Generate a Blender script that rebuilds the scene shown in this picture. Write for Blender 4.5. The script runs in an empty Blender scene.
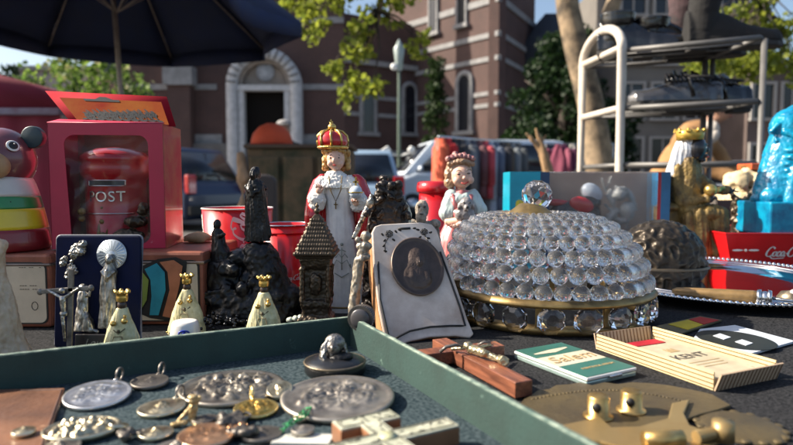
import bpy, bmesh, math, random
from mathutils import Vector, Matrix, Euler, noise
from math import sin, cos, pi, radians, atan2, sqrt, exp
random.seed(11)
S = bpy.context.scene
COL = S.collection
# ---------------------------------------------------------------- camera
F = 595.0; TH = math.atan(40.5/595); CZ = 0.89; TZ = 0.75
cam = bpy.data.cameras.new('camera'); CAM = bpy.data.objects.new('camera', cam); COL.objects.link(CAM)
CAM.location = (0, 0, CZ); CAM.rotation_euler = (pi/2 - TH, 0, 0)
cam.sensor_width = 36; cam.lens = F/793*36; cam.clip_start = .02; cam.clip_end = 2000
cam.dof.use_dof = True; cam.dof.focus_distance = .57; cam.dof.aperture_fstop = 7.2
S.camera = CAM
# ---------------------------------------------------------------- light
SUN = Vector((-.82, .06, .60)).normalized()
w = bpy.data.worlds.new('World'); S.world = w; w.use_nodes = True
nt = w.node_tree; nt.nodes.clear()
wo = nt.nodes.new('ShaderNodeOutputWorld'); bg = nt.nodes.new('ShaderNodeBackground'); sk = nt.nodes.new('ShaderNodeTexSky')
sk.sky_type = 'NISHITA'; sk.sun_disc = False
sk.sun_elevation = math.asin(SUN.z); sk.sun_rotation = atan2(SUN.x, SUN.y); sk.dust_density = 2.5; sk.ozone_density = 1.0
bg.inputs[1].default_value = .092
nt.links.new(sk.outputs[0], bg.inputs[0]); nt.links.new(bg.outputs[0], wo.inputs[0])
sl = bpy.data.lights.new('sun', 'SUN'); sl.energy = 5.0; sl.angle = radians(.5); sl.color = (1, .90, .75)
so = bpy.data.objects.new('sun', sl); COL.objects.link(so); so.rotation_euler = SUN.to_track_quat('Z', 'Y').to_euler()
S.view_settings.view_transform = 'Standard'; S.view_settings.look = 'None'
S.view_settings.exposure = 1.1; S.view_settings.gamma = 1; S.view_settings.use_curve_mapping = False
S.cycles.use_denoising = True
S.cycles.max_bounces = 12; S.cycles.transparent_max_bounces = 12; S.cycles.sample_clamp_indirect = 6
# ---------------------------------------------------------------- geometry of the picture
def P(px, py, Y):
    x = (px-396.5)/F; v = (222.5-py)/F
    d = Vector((x, cos(TH)+v*sin(TH), -sin(TH)+v*cos(TH)))
    return Vector((0, 0, CZ)) + d*(Y/d.y)
def T(px, py, z=TZ):
    x = (px-396.5)/F; v = (222.5-py)/F
    d = Vector((x, cos(TH)+v*sin(TH), -sin(TH)+v*cos(TH)))
    return Vector((0, 0, CZ)) + d*((z-CZ)/d.z)
# ---------------------------------------------------------------- materials
MATS = {}
def mat(name, col, rough=.5, metal=0, var=.15, vs=30, bump=0, bs=200, col2=None, coat=0, trans=0, ior=1.5,
        wear=None, sheen=0, stretch=(1, 1, 1), emit=None, alpha=1, sub=0, spec=.5, scuff=None):
    if name in MATS: return MATS[name]
    m = bpy.data.materials.new(name); m.use_nodes = True; n = m.node_tree; N = n.nodes; Lk = n.links
    b = N['Principled BSDF']
    b.inputs['Roughness'].default_value = rough; b.inputs['Metallic'].default_value = metal
    b.inputs['Coat Weight'].default_value = coat; b.inputs['Coat Roughness'].default_value = .08
    b.inputs['Transmission Weight'].default_value = trans; b.inputs['IOR'].default_value = ior
    b.inputs['Sheen Weight'].default_value = sheen; b.inputs['Alpha'].default_value = alpha
    b.inputs['Specular IOR Level'].default_value = spec
    if sub:
        b.inputs['Subsurface Weight'].default_value = sub; b.inputs['Subsurface Scale'].default_value = .004
    tc = N.new('ShaderNodeTexCoord'); mp = N.new('ShaderNodeMapping'); mp.inputs['Scale'].default_value = stretch
    Lk.new(tc.outputs['Object'], mp.inputs[0])
    c2 = col2 if col2 else tuple(max(0, c*(1-var*2)) for c in col)
    no = N.new('ShaderNodeTexNoise'); no.inputs['Scale'].default_value = vs; no.inputs['Detail'].default_value = 5
    no.inputs['Roughness'].default_value = .6
    Lk.new(mp.outputs[0], no.inputs['Vector'])
    r = N.new('ShaderNodeValToRGB'); r.color_ramp.elements[0].position = .36; r.color_ramp.elements[1].position = .62
    r.color_ramp.elements[0].color = (*c2, 1); r.color_ramp.elements[1].color = (*col, 1)
    Lk.new(no.outputs[0], r.inputs[0]); last = r.outputs[0]
    if wear:
        g = N.new('ShaderNodeNewGeometry'); wr = N.new('ShaderNodeValToRGB')
        wr.color_ramp.elements[0].position = wear[1]; wr.color_ramp.elements[1].position = wear[2]
        Lk.new(g.outputs['Pointiness'], wr.inputs[0])
        mx = N.new('ShaderNodeMix'); mx.data_type = 'RGBA'
        Lk.new(wr.outputs[0], mx.inputs[0]); mx.inputs[7].default_value = (*wear[0], 1) ; Lk.new(last, mx.inputs[6])
        last = mx.outputs[2]
    if scuff:
        sn = N.new('ShaderNodeTexNoise'); sn.inputs['Scale'].default_value = scuff[1]; sn.inputs['Detail'].default_value = 8; sn.inputs['Roughness'].default_value = .72
        Lk.new(mp.outputs[0], sn.inputs['Vector']); sr = N.new('ShaderNodeValToRGB'); sr.color_ramp.elements[0].position = scuff[2]; sr.color_ramp.elements[1].position = scuff[2]+.06
        Lk.new(sn.outputs[0], sr.inputs[0]); sx = N.new('ShaderNodeMix'); sx.data_type = 'RGBA'; Lk.new(sr.outputs[0], sx.inputs[0]); Lk.new(last, sx.inputs[6]); sx.inputs[7].default_value = (*scuff[0], 1)
        last = sx.outputs[2]
    Lk.new(last, b.inputs['Base Color'])
    if rough > .08:
        rr = N.new('ShaderNodeMapRange'); rr.inputs[3].default_value = rough*.8; rr.inputs[4].default_value = min(1, rough*1.25)
        Lk.new(no.outputs[0], rr.inputs[0]); Lk.new(rr.outputs[0], b.inputs['Roughness'])
    if bump:
        n2 = N.new('ShaderNodeTexNoise'); n2.inputs['Scale'].default_value = bs; n2.inputs['Detail'].default_value = 4
        Lk.new(mp.outputs[0], n2.inputs['Vector'])
        bp = N.new('ShaderNodeBump'); bp.inputs['Strength'].default_value = bump; bp.inputs['Distance'].default_value = .3/bs
        Lk.new(n2.outputs[0], bp.inputs['Height']); Lk.new(bp.outputs[0], b.inputs['Normal'])
    if emit:
        b.inputs['Emission Color'].default_value = (*emit, 1); b.inputs['Emission Strength'].default_value = 1
    MATS[name] = m
    return m
def leafmat(name, col, tr, col2=None):
    if name in MATS: return MATS[name]
    m = bpy.data.materials.new(name); m.use_nodes = True; N = m.node_tree.nodes; Lk = m.node_tree.links; N.clear()
    out = N.new('ShaderNodeOutputMaterial'); d = N.new('ShaderNodeBsdfDiffuse'); t = N.new('ShaderNodeBsdfTranslucent'); mx = N.new('ShaderNodeMixShader')
    gl = N.new('ShaderNodeBsdfGlossy'); gl.inputs['Roughness'].default_value = .55; m2 = N.new('ShaderNodeMixShader'); m2.inputs[0].default_value = .02
    g = N.new('ShaderNodeNewGeometry'); r = N.new('ShaderNodeValToRGB')
    r.color_ramp.elements[0].color = (*(col2 or tuple(c*.5 for c in col)), 1); r.color_ramp.elements[1].color = (*col, 1)
    Lk.new(g.outputs['Random Per Island'], r.inputs[0]); Lk.new(r.outputs[0], d.inputs[0]); Lk.new(r.outputs[0], t.inputs[0])
    mx.inputs[0].default_value = tr
    Lk.new(d.outputs[0], mx.inputs[1]); Lk.new(t.outputs[0], mx.inputs[2]); Lk.new(mx.outputs[0], m2.inputs[1]); Lk.new(gl.outputs[0], m2.inputs[2])
    Lk.new(m2.outputs[0], out.inputs[0]); MATS[name] = m
    return m
def voronoi_mat(name, c1, c2, scale, rough=.8, bump=.5):
    m = mat(name, c1, rough); N = m.node_tree.nodes; Lk = m.node_tree.links
    v = N.new('ShaderNodeTexVoronoi'); v.inputs['Scale'].default_value = scale
    tc = N.new('ShaderNodeTexCoord'); Lk.new(tc.outputs['Object'], v.inputs['Vector'])
    r = N.new('ShaderNodeValToRGB'); r.color_ramp.elements[0].color = (*c1, 1); r.color_ramp.elements[1].color = (*c2, 1)
    r.color_ramp.elements[0].position = .15; r.color_ramp.elements[1].position = .75
    Lk.new(v.outputs['Color'], r.inputs[0]); Lk.new(r.outputs[0], N['Principled BSDF'].inputs['Base Color'])
    b = N.new('ShaderNodeBump'); b.inputs['Strength'].default_value = bump; b.inputs['Distance'].default_value = .3/scale
    Lk.new(v.outputs['Distance'], b.inputs['Height']); Lk.new(b.outputs[0], N['Principled BSDF'].inputs['Normal'])
    return m
def brick_mat(name, c1, c2, mortar, scale):
    m = mat(name, c1, .85); N = m.node_tree.nodes; Lk = m.node_tree.links
    bt = N.new('ShaderNodeTexBrick'); bt.inputs['Scale'].default_value = scale
    bt.inputs['Color1'].default_value = (*c1, 1); bt.inputs['Color2'].default_value = (*c2, 1); bt.inputs['Mortar'].default_value = (*mortar, 1)
    bt.inputs['Mortar Size'].default_value = .012
    tc = N.new('ShaderNodeTexCoord'); sp = N.new('ShaderNodeSeparateXYZ'); cb = N.new('ShaderNodeCombineXYZ'); ad = N.new('ShaderNodeMath')
    Lk.new(tc.outputs['Object'], sp.inputs[0]); Lk.new(sp.outputs[0], ad.inputs[0]); Lk.new(sp.outputs[1], ad.inputs[1])
    Lk.new(ad.outputs[0], cb.inputs[0]); Lk.new(sp.outputs[2], cb.inputs[1]); Lk.new(cb.outputs[0], bt.inputs['Vector'])
    no = N.new('ShaderNodeTexNoise'); no.inputs['Scale'].default_value = .7; no.inputs['Detail'].default_value = 6; Lk.new(tc.outputs['Object'], no.inputs['Vector'])
    mx = N.new('ShaderNodeMix'); mx.data_type = 'RGBA'; mx.blend_type = 'MULTIPLY'; mx.inputs[0].default_value = .6
    r = N.new('ShaderNodeValToRGB'); r.color_ramp.elements[0].position = .3; r.color_ramp.elements[0].color = (.45, .45, .45, 1); r.color_ramp.elements[1].position = .65
    Lk.new(no.outputs[0], r.inputs[0]); Lk.new(bt.outputs[0], mx.inputs[6]); Lk.new(r.outputs[0], mx.inputs[7])
    Lk.new(mx.outputs[2], N['Principled BSDF'].inputs['Base Color'])
    return m
# ---------------------------------------------------------------- objects
def tag(o, label=None, cat=None, group=None, kind=None):
    if label: o['label'] = label
    if cat: o['category'] = cat
    if group: o['group'] = group
    if kind: o['kind'] = kind
    return o
def thing(name, label, cat, loc=(0, 0, 0), rz=0, group=None, rot=None):
    o = bpy.data.objects.new(name, None); COL.objects.link(o); o.empty_display_size = .05
    o.location = loc; o.rotation_euler = rot if rot else (0, 0, rz)
    return tag(o, label, cat, group)
def mk(name, me, mats=None, parent=None, loc=(0, 0, 0), rot=(0, 0, 0), world=False, bevel=0, label=None):
    if isinstance(me, B): me = me.mesh(name)
    o = bpy.data.objects.new(name, me); COL.objects.link(o)
    if mats is not None:
        me.materials.clear()
        for m in (mats if isinstance(mats, (list, tuple)) else [mats]): me.materials.append(m)
    o.location = loc; o.rotation_euler = rot
    if parent:
        o.parent = parent
        if world: o.matrix_parent_inverse = Matrix.Translation(-Vector(parent.location))
    if bevel:
        bv = o.modifiers.new('bevel', 'BEVEL'); bv.width = bevel; bv.segments = 2; bv.limit_method = 'ANGLE'; bv.angle_limit = radians(40)
    if label: o['label'] = label
    return o
def copy_tree(o, parent=None):
    c = o.copy(); COL.objects.link(c)
    if parent: c.parent = parent
    for ch in list(o.children): copy_tree(ch, c)
    return c
def xf(c, rot=(0, 0, 0), s=(1, 1, 1)):
    return Matrix.Translation(Vector(c)) @ Euler(rot).to_matrix().to_4x4() @ Matrix.Diagonal((*s, 1))
class B:
    def __init__(s): s.bm = bmesh.new(); s.m = 0; s.sm = True; s.M = Matrix.Identity(4)
    def _b(s): return (len(s.bm.verts), len(s.bm.faces))
    def _e(s, st):
        s.bm.verts.ensure_lookup_table(); s.bm.faces.ensure_lookup_table()
        if s.M != Matrix.Identity(4):
            for v in s.bm.verts[st[0]:]: v.co = s.M @ v.co
        for f in s.bm.faces[st[1]:]: f.material_index = s.m; f.smooth = s.sm
        return s
    def box(s, c, size, rot=(0, 0, 0), sm=False):
        st = s._b(); o = s.sm; s.sm = sm; bmesh.ops.create_cube(s.bm, size=1, matrix=xf(c, rot, size)); s._e(st); s.sm = o; return s
    def ell(s, c, r, rot=(0, 0, 0), u=20, v=12):
        if not isinstance(r, (tuple, list)): r = (r, r, r)
        st = s._b(); bmesh.ops.create_uvsphere(s.bm, u_segments=u, v_segments=v, radius=1, matrix=xf(c, rot, r)); return s._e(st)
    def ico(s, c, r, sub=1, rot=(0, 0, 0)):
        st = s._b(); o = s.sm; s.sm = False; bmesh.ops.create_icosphere(s.bm, subdivisions=sub, radius=r, matrix=xf(c, rot)); s._e(st); s.sm = o; return s
    def cyl(s, p0, p1, r0, r1=None, seg=16, caps=True):
        r1 = r0 if r1 is None else r1; p0 = Vector(p0); p1 = Vector(p1); d = p1-p0
        st = s._b(); q = d.to_track_quat('Z', 'Y').to_matrix().to_4x4()
        bmesh.ops.create_cone(s.bm, cap_ends=caps, segments=seg, radius1=max(r0, 1e-5), radius2=max(r1, 1e-5), depth=d.length, matrix=Matrix.Translation((p0+p1)/2) @ q)
        return s._e(st)
    def cap(s, p0, p1, r0, r1=None, seg=14):
        r1 = r0 if r1 is None else r1
        s.cyl(p0, p1, r0, r1, seg); s.ell(p0, r0, u=seg, v=8); s.ell(p1, r1, u=seg, v=8); return s
    def loft(s, rings, closed=True, caps=True):
        st = s._b(); V = [[s.bm.verts.new(Vector(p)) for p in r] for r in rings]; n = len(V[0])
        for a, b in zip(V, V[1:]):
            for i in range(n if closed else n-1):
                j = (i+1) % n; s.bm.faces.new((a[i], a[j], b[j], b[i]))
        if caps and closed:
            s.bm.faces.new(V[0][::-1]); s.bm.faces.new(V[-1])
        return s._e(st)
    def rings(s, lst, seg=24, caps=True, ph=0):
        # lst of (cx,cy,cz,rx,ry)
        R = [[(c[0]+c[3]*cos(ph+2*pi*i/seg), c[1]+c[4]*sin(ph+2*pi*i/seg), c[2]) for i in range(seg)] for c in lst]
        return s.loft(R, True, caps)
    def lathe(s, prof, seg=32, c=(0, 0, 0), caps=False):
        return s.rings([(c[0], c[1], c[2]+z, max(r, 1e-5), max(r, 1e-5)) for r, z in prof], seg, caps)
    def tube(s, pts, r, seg=8, closed=False):
        pts = [Vector(p) for p in pts]; n = len(pts); R = []; up = Vector((0, 0, 1))
        for i, p in enumerate(pts):
            if closed: d = pts[(i+1) % n]-pts[i-1]
            else: d = pts[min(i+1, n-1)]-pts[max(i-1, 0)]
            d.normalize()
            a = d.cross(up)
            if a.length < 1e-3: a = d.cross(Vector((1, 0, 0)))
            a.normalize(); b = d.cross(a); up = -b if False else up
            rr = r[i] if isinstance(r, (list, tuple)) else r
            R.append([p + a*rr*cos(2*pi*k/seg) + b*rr*sin(2*pi*k/seg) for k in range(seg)])
        if closed: R.append(R[0])
        return s.loft(R, True, not closed)
    def prism(s, poly, y0, y1, axis='y', sm=False):
        # poly in (x,z) extruded along y ; axis 'z': poly in (x,y) extruded along z
        st = s._b(); f = (lambda p, t: (p[0], t, p[1])) if axis == 'y' else ((lambda p, t: (p[0], p[1], t)) if axis == 'z' else (lambda p, t: (t, p[0], p[1])))
        a = [s.bm.verts.new(f(p, y0)) for p in poly]; b = [s.bm.verts.new(f(p, y1)) for p in poly]; n = len(poly)
        s.bm.faces.new(a); s.bm.faces.new(b[::-1])
        for i in range(n): s.bm.faces.new((a[i], b[i], b[(i+1) % n], a[(i+1) % n]))
        o = s.sm; s.sm = sm; s._e(st); s.sm = o; return s
    def add(s, me, M=Matrix.Identity(4)):
        st = s._b(); t = me.copy(); t.transform(M); s.bm.from_mesh(t); bpy.data.meshes.remove(t)
        s.bm.verts.ensure_lookup_table(); s.bm.faces.ensure_lookup_table()
        for f in s.bm.faces[st[1]:]: f.material_index = s.m
        return s
    def mesh(s, name='mesh'):
        bmesh.ops.recalc_face_normals(s.bm, faces=s.bm.faces[:])
        me = bpy.data.meshes.new(name); s.bm.to_mesh(me); s.bm.free(); return me
def evalmesh(me, mods):
    o = bpy.data.objects.new('tmp', me); COL.objects.link(o)
    for t, kw in mods:
        m = o.modifiers.new('m', t)
        for k, v in kw.items(): setattr(m, k, v)
    dg = bpy.context.evaluated_depsgraph_get(); dg.update()
    r = bpy.data.meshes.new_from_object(o.evaluated_get(dg)); bpy.data.objects.remove(o); return r
def sculpt(b, voxel=.001, sm=4, folds=(), smooth=True):
    """fuse the shapes into one continuous skin, then carve it. folds: (amp, fx, fy, fz)"""
    me = evalmesh(b.mesh('s'), [('REMESH', dict(mode='VOXEL', voxel_size=voxel)), ('SMOOTH', dict(factor=.5, iterations=sm))])
    for f in folds:
        amp = f[0]; sc = Vector(f[1:4]); off = Vector((random.random()*50, 3, 7)); ridged = len(f) > 4
        me.update(); ns = [v.normal.copy() for v in me.vertices]
        for v, n in zip(me.vertices, ns):
            q = Vector((v.co.x*sc.x, v.co.y*sc.y, v.co.z*sc.z))+off
            h = noise.noise(q) + .5*noise.noise(q*2.1)
            if ridged: h = 1-abs(h)*2.2
            v.co += n*amp*h
    for p in me.polygons: p.use_smooth = smooth
    return me
def text_mesh(body, size, extrude=.0003, align='CENTER', shear=0, bold=0, space=1):
    cu = bpy.data.curves.new('t', 'FONT'); cu.body = body; cu.size = size; cu.extrude = extrude; cu.align_x = align; cu.align_y = 'CENTER'; cu.shear = shear; cu.offset = bold; cu.space_character = space
    o = bpy.data.objects.new('t', cu); COL.objects.link(o); dg = bpy.context.evaluated_depsgraph_get(); dg.update()
    me = bpy.data.meshes.new_from_object(o.evaluated_get(dg)); bpy.data.objects.remove(o); return me
def catmull(pts, k=6):
    out = []; n = len(pts)
    for i in range(n-1):
        p0 = pts[max(i-1, 0)]; p1 = pts[i]; p2 = pts[i+1]; p3 = pts[min(i+2, n-1)]
        for j in range(k):
            t = j/k
            out.append(tuple(.5*((2*b)+(-a+c)*t+(2*a-5*b+4*c-d)*t*t+(-a+3*b-3*c+d)*t**3) for a, b, c, d in zip(p0, p1, p2, p3)))
    out.append(tuple(pts[-1])); return out
def ribbon(bld, pts, wd, fn, th=.0003):
    """flat brush stroke through 2-d points; fn maps (x,y) on the surface to 3-d"""
    pts = catmull(pts); n = len(pts); L = []; R = []
    for i, p in enumerate(pts):
        a = pts[max(i-1, 0)]; b = pts[min(i+1, n-1)]; dx, dy = b[0]-a[0], b[1]-a[1]; l = math.hypot(dx, dy) or 1
        ang = abs(dx/l); ww = wd*(.45+.75*(1-ang))*(.5+.5*min(1, min(i, n-1-i)/2.5)) if n > 3 else wd
        L.append((p[0]-dy/l*ww/2, p[1]+dx/l*ww/2)); R.append((p[0]+dy/l*ww/2, p[1]-dx/l*ww/2))
    st = bld._b()
    a = [bld.bm.verts.new(fn(*q)) for q in L]; b = [bld.bm.verts.new(fn(*q)) for q in R]
    for i in range(n-1): bld.bm.faces.new((a[i], b[i], b[i+1], a[i+1]))
    bld._e(st)
# flowing two-word script lettering C o c a - C o l a, unit height about 1, width about 3.3
def _script():
    C = [(.75, .78), (.62, .98), (.32, .92), (.08, .5), (.12, .12), (.42, .0), (.72, .22)]
    o = [(.25, .5), (.05, .42), (.0, .18), (.15, .02), (.34, .14), (.36, .38), (.25, .5), (.42, .44)]
    c = [(.34, .42), (.2, .52), (.03, .3), (.08, .05), (.25, .03), (.4, .18)]
    a = [(.34, .44), (.18, .52), (.02, .28), (.08, .04), (.24, .1), (.35, .46), (.32, .12), (.4, .03), (.52, .14)]
    l = [(.0, .12), (.2, .55), (.26, .95), (.14, .95), (.1, .4), (.14, .06), (.28, .05), (.38, .2)]
    out = []
    def put(s, x): out.append([(p[0]+x+p[1]*.18, p[1]) for p in s])
    put(C, 0); put(o, .72); put(c, 1.14); put(a, 1.52); put([(2.03, .3), (2.2, .34)], 0); put(C, 2.2); put(o, 2.92); put(l, 3.3); put(a, 3.62)
    out.append([(.5, .02), (.8, -.22), (1.4, -.2), (2.0, -.14)])
    out.append([(2.9, .95), (3.2, 1.12), (3.8, 1.0)])
    return out
SCRIPT = _script()
def script_logo(fn, h):
    b = B()
    for s in SCRIPT: ribbon(b, [(x*h, y*h) for x, y in s], h*.19, fn)
    return b
class Fig:
    """a figurine drawn in its own vertical plane at distance D; p() gives points local to its base"""
    def __init__(s, D, cx, z=TZ):
        s.D = D; s.s = D/F; s.loc = P(cx, 200, D); s.loc.z = z
    def p(s, px, py, dy=0):
        return P(px, py if py else 222.5, s.D) - s.loc + Vector((0, dy*s.s, 0))
    def r(s, *a): return tuple(x*s.s for x in a) if len(a) > 1 else a[0]*s.s
    def rg(s, lst):  # (px,py,rx,ry[,dy])
        o = []
        for q in lst:
            c = s.p(q[0], q[1], q[4] if len(q) > 4 else 0); o.append((c.x, c.y, c.z, q[2]*s.s, q[3]*s.s))
        return o
# ================================================================ MATERIAL LIST
m_asph = mat('asphalt', (.075, .07, .066), .9, var=.2, vs=3, bump=.3, bs=60)
m_brick = brick_mat('church_brick', (.10, .050, .042), (.078, .041, .036), (.09, .072, .064), 5)
m_stone = mat('pale_stone', (.28, .275, .275), .85, vs=3, var=.15)
m_stoneb = mat('portal_stone', (.52, .52, .53), .85, vs=4, var=.12)
m_dkstone = mat('dark_stone', (.15, .14, .135), .9, vs=2)
m_glassdk = mat('dark_window_glass', (.012, .014, .02), .12, spec=.5)
m_slate = mat('slate_roof', (.035, .042, .06), .6, vs=2)
m_door = mat('dark_doorway', (.006, .004, .003), .8, spec=.2)
m_plaster = mat('grey_plaster', (.16, .145, .13), .9, vs=1, var=.08)
m_plaster2 = mat('pale_plaster', (.34, .32, .30), .9, vs=1, var=.08)
m_pink = mat('pink_render', (.42, .24, .18), .9, vs=1, var=.08)
m_navy = mat('navy_canvas', (.012, .022, .07), .8, vs=8, var=.1, bump=.2, bs=600)
m_pole = mat('parasol_pole', (.36, .30, .26), .5)
m_white = mat('white_paint', (.7, .7, .68), .45, var=.04)
m_rack = mat('beige_tube', (.62, .55, .47), .35, var=.06)
m_rackg = mat('grey_shelf', (.13, .125, .12), .45, metal=.1, var=.08)
m_bark = mat('mottled_bark', (.33, .24, .15), .9, vs=4.2, col2=(.07, .052, .035), bump=.5, bs=25)
m_bark2 = mat('dark_bark', (.06, .045, .035), .9, vs=8, bump=.5, bs=20)
m_leafy = leafmat('yellow_green_leaf', (.36, .40, .05), .6, (.14, .19, .03))
m_leafd = leafmat('dark_leaf', (.02, .045, .012), .3, (.008, .02, .008))
m_leafi = leafmat('ivy_leaf', (.035, .065, .016), .3, (.012, .028, .008))
m_leafp = leafmat('fresh_leaf', (.22, .32, .06), .5, (.07, .13, .03))
m_blossom = leafmat('cream_leaf', (.55, .5, .35), .4, (.3, .3, .12))
m_maroon = mat('maroon_canvas', (.24, .018, .042), .75, vs=3, var=.1, bump=.15, bs=300)
m_tyre = mat('tyre_rubber', (.02, .02, .02), .8)
m_chrome = mat('chrome', (.7, .7, .7), .2, 1, var=.05)
m_redlamp = mat('red_lamp_glass', (.5, .01, .02), .2, coat=1)
m_lampw = mat('clear_lamp_glass', (.6, .6, .6), .15, coat=1)
m_green = mat('lamp_post_green', (.10, .14, .11), .5)
# ================================================================ GROUND
b = B(); b.box((0, 100, -.05), (600, 600, .1)); tag(mk('ground', b, m_asph), kind='structure')
b = B(); b.box((-2, 23.5, .065), (60, 7, .13)); tag(mk('pavement', b, mat('paving', (.2, .18, .165), .9, vs=2), bevel=.01), kind='structure')
# ================================================================ CHURCH
ch = thing('church', 'dark red brick church with pale stone bands and an arched portal', 'church', (0, 30, 0))
def arch_poly(w, h, n=16, inner=0):
    return [(-w/2+inner, 0)] + [((w/2-inner)*cos(pi-pi*i/n), h-w/2+(w/2-inner)*sin(pi-pi*i/n)) for i in range(n+1)] + [(w/2-inner, 0)]
class Wall:
    def __init__(s, p0, p1, z0, z1, t=.5, name='wall', m=None):
        s.p0 = Vector((p0[0], p0[1], 0)); s.p1 = Vector((p1[0], p1[1], 0)); d = s.p1-s.p0; s.L = d.length; d.normalize(); s.ang = atan2(d.y, d.x)
        s.n = Vector((d.y, -d.x, 0))   # outward: to the right of travel p0->p1
        b = B(); b.box((s.L/2, t/2, (z0+z1)/2), (s.L, t, z1-z0)); s.put(name, b, m or m_brick)
    def put(s, name, b, m, at=(0, 0, 0), parent=None):
        q = Vector((cos(s.ang)*at[0]-sin(s.ang)*at[1], sin(s.ang)*at[0]+cos(s.ang)*at[1], at[2]))
        if parent: return mk(name, b, m, parent, loc=at)
        o = mk(name, b, m, s.parent if hasattr(s, 'parent') else ch, world=False)
        base = (s.parent if hasattr(s, 'parent') else ch).location
        o.location = s.p0+q-base; o.rotation_euler = (0, 0, s.ang); return o
    def band(s, z, h=.28, x0=None, x1=None, d=.07):
        x0 = 0 if x0 is None else x0; x1 = s.L if x1 is None else x1
        b = B(); b.box(((x0+x1)/2, -d/2+.001, z), (x1-x0, d, h)); s.put('stone_band', b, m_stone)
    def window(s, x, z, w, h, fr=.28):
        b = B(); o = arch_poly(w+2*fr, h+fr); i = arch_poly(w, h)
        # surround as loft between outlines
        b.loft([[(p[0], 0, p[1]) for p in o], [(p[0], -.12, p[1]) for p in o], [(p[0], -.12, p[1]) for p in i], [(p[0], .12, p[1]) for p in i]], closed=False)
        b.box((0, -.1, -.1), (w+2*fr+.2, .22, .2)); b.sm = False
        f = s.put('window_surround', b, m_stone, (x, -.01, z))
        b = B(); b.prism(i, -.10, -.085); mk('window_glass', b, m_glassdk, f)
        return f
def zz(py, Y): return P(0, py, Y).z
def xx(px, Y): return P(px, 200, Y).x
YA = 30.0
A = Wall((xx(128, YA), YA), (xx(345, YA), YA), 0, 14)
for py in (87,): A.band(zz(py, YA), .27, 0, A.L*.42); A.band(zz(py, YA), .27, A.L*.80, A.L)
for py in (140,): A.band(zz(py, YA), .55, 0, A.L*.44); A.band(zz(py, YA), .55, A.L*.78, A.L)
A.band(zz(20, YA), .3)
b = B(); b.box((A.L/2, -.2, 1.4), (A.L, .4, 2.8)); A.put('plinth', b, m_dkstone)
# buttress left
b = B(); b.box((xx(186, YA)-A.p0.x, -.35, 6), (1.1, .68, 12)); A.put('buttress', b, m_brick)
b = B(); b.box((xx(186, YA)-A.p0.x, -.4, zz(78, YA)), (1.4, .9, .9)); A.put('buttress_cap', b, m_stone)
# portal
pc = xx(268, YA)-A.p0.x; W = (xx(304, YA)-xx(232, YA)); zt = zz(50, YA); zs = zt-W/2
b = B(); o_ = arch_poly(W, zt); i_ = arch_poly(W*.72, zt-W*.14)
b.loft([[(p[0], 0, p[1]) for p in o_], [(p[0], -.7, p[1]) for p in o_], [(p[0], -.7, p[1]) for p in i_], [(p[0], -.1, p[1]) for p in i_]], closed=False)
portal = A.put('portal', b, m_stoneb, (pc, -.02, 0))
b = B(); i2 = arch_poly(W*.72, zt-W*.14); i3 = arch_poly(W*.62, zt-W*.19)
b.loft([[(p[0], -.1, p[1]) for p in i2], [(p[0], -.45, p[1]) for p in i2], [(p[0], -.45, p[1]) for p in i3], [(p[0], -.08, p[1]) for p in i3]], closed=False); b.m = 0
mk('inner_arch', b, mat('warm_stone', (.33, .28, .24), .85, vs=3), portal)
for k in range(15):
    a = pi*(k+.5)/15; b = B() if k == 0 else b
    b.box((W*.43*cos(a), -.72, zs+W*.43*sin(a)), (.07, .06, W*.13), (0, pi/2-a, 0))
mk('arch_joint', b, m_dkstone, portal)
b = B(); b.prism([((W*.30)*cos(pi*i/16), zs+(W*.30)*sin(pi*i/16)) for i in range(17)], -.12, -.09); mk('tympanum', b, mat('tympanum_stone', (.30, .25, .21), .85, vs=2), portal)
b = B(); b.cyl((0, -.12, zs+.72), (0, -.2, zs+.72), .45, seg=24); mk('roundel', b, mat('roundel_pale', (.5, .52, .56), .7, vs=3), portal)
b = B(); b.box((0, -.4, zs-.12), (W*.74, .5, .26)); mk('lintel', b, m_stoneb, portal)
dw = (xx(289, YA)-xx(250, YA))
b = B(); b.box((0, -.06, (zs-.25)/2), (dw, .06, zs-.25)); mk('door', b, m_door, portal)
for sx in (-1, 1):
    b = B(); b.box((sx*(dw/2+.14), -.35, (zs-.25)/2), (.26, .5, zs-.25)); mk('door_jamb', b, m_stoneb, portal)
# lower apse facing slightly to the right
pB0 = Vector((xx(345, 30), 30, 0)); pB1 = Vector((xx(446, 33.5), 33.5, 0))
Bw = Wall(pB0, pB1, 0, zz(58, 30)); 
for z in (zz(95, 30), zz(113, 30)): Bw.band(z, .2)
Bw.band(zz(60, 30), .25, d=.2); Bw.band(zz(152, 30), .3)
Bw.window(1.35, zz(132, 30.6), .62, 2.5, .2); Bw.window(3.9, zz(132, 31.6), .62, 2.5, .2)
b = B(); b.prism([(0, zz(58, 30)), (Bw.L, zz(58, 30)), (Bw.L-.2, zz(58, 30)+2.3), (.2, zz(58, 30)+2.3)], .3, .5); Bw.put('apse_wall_upper', b, m_brick)
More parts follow.
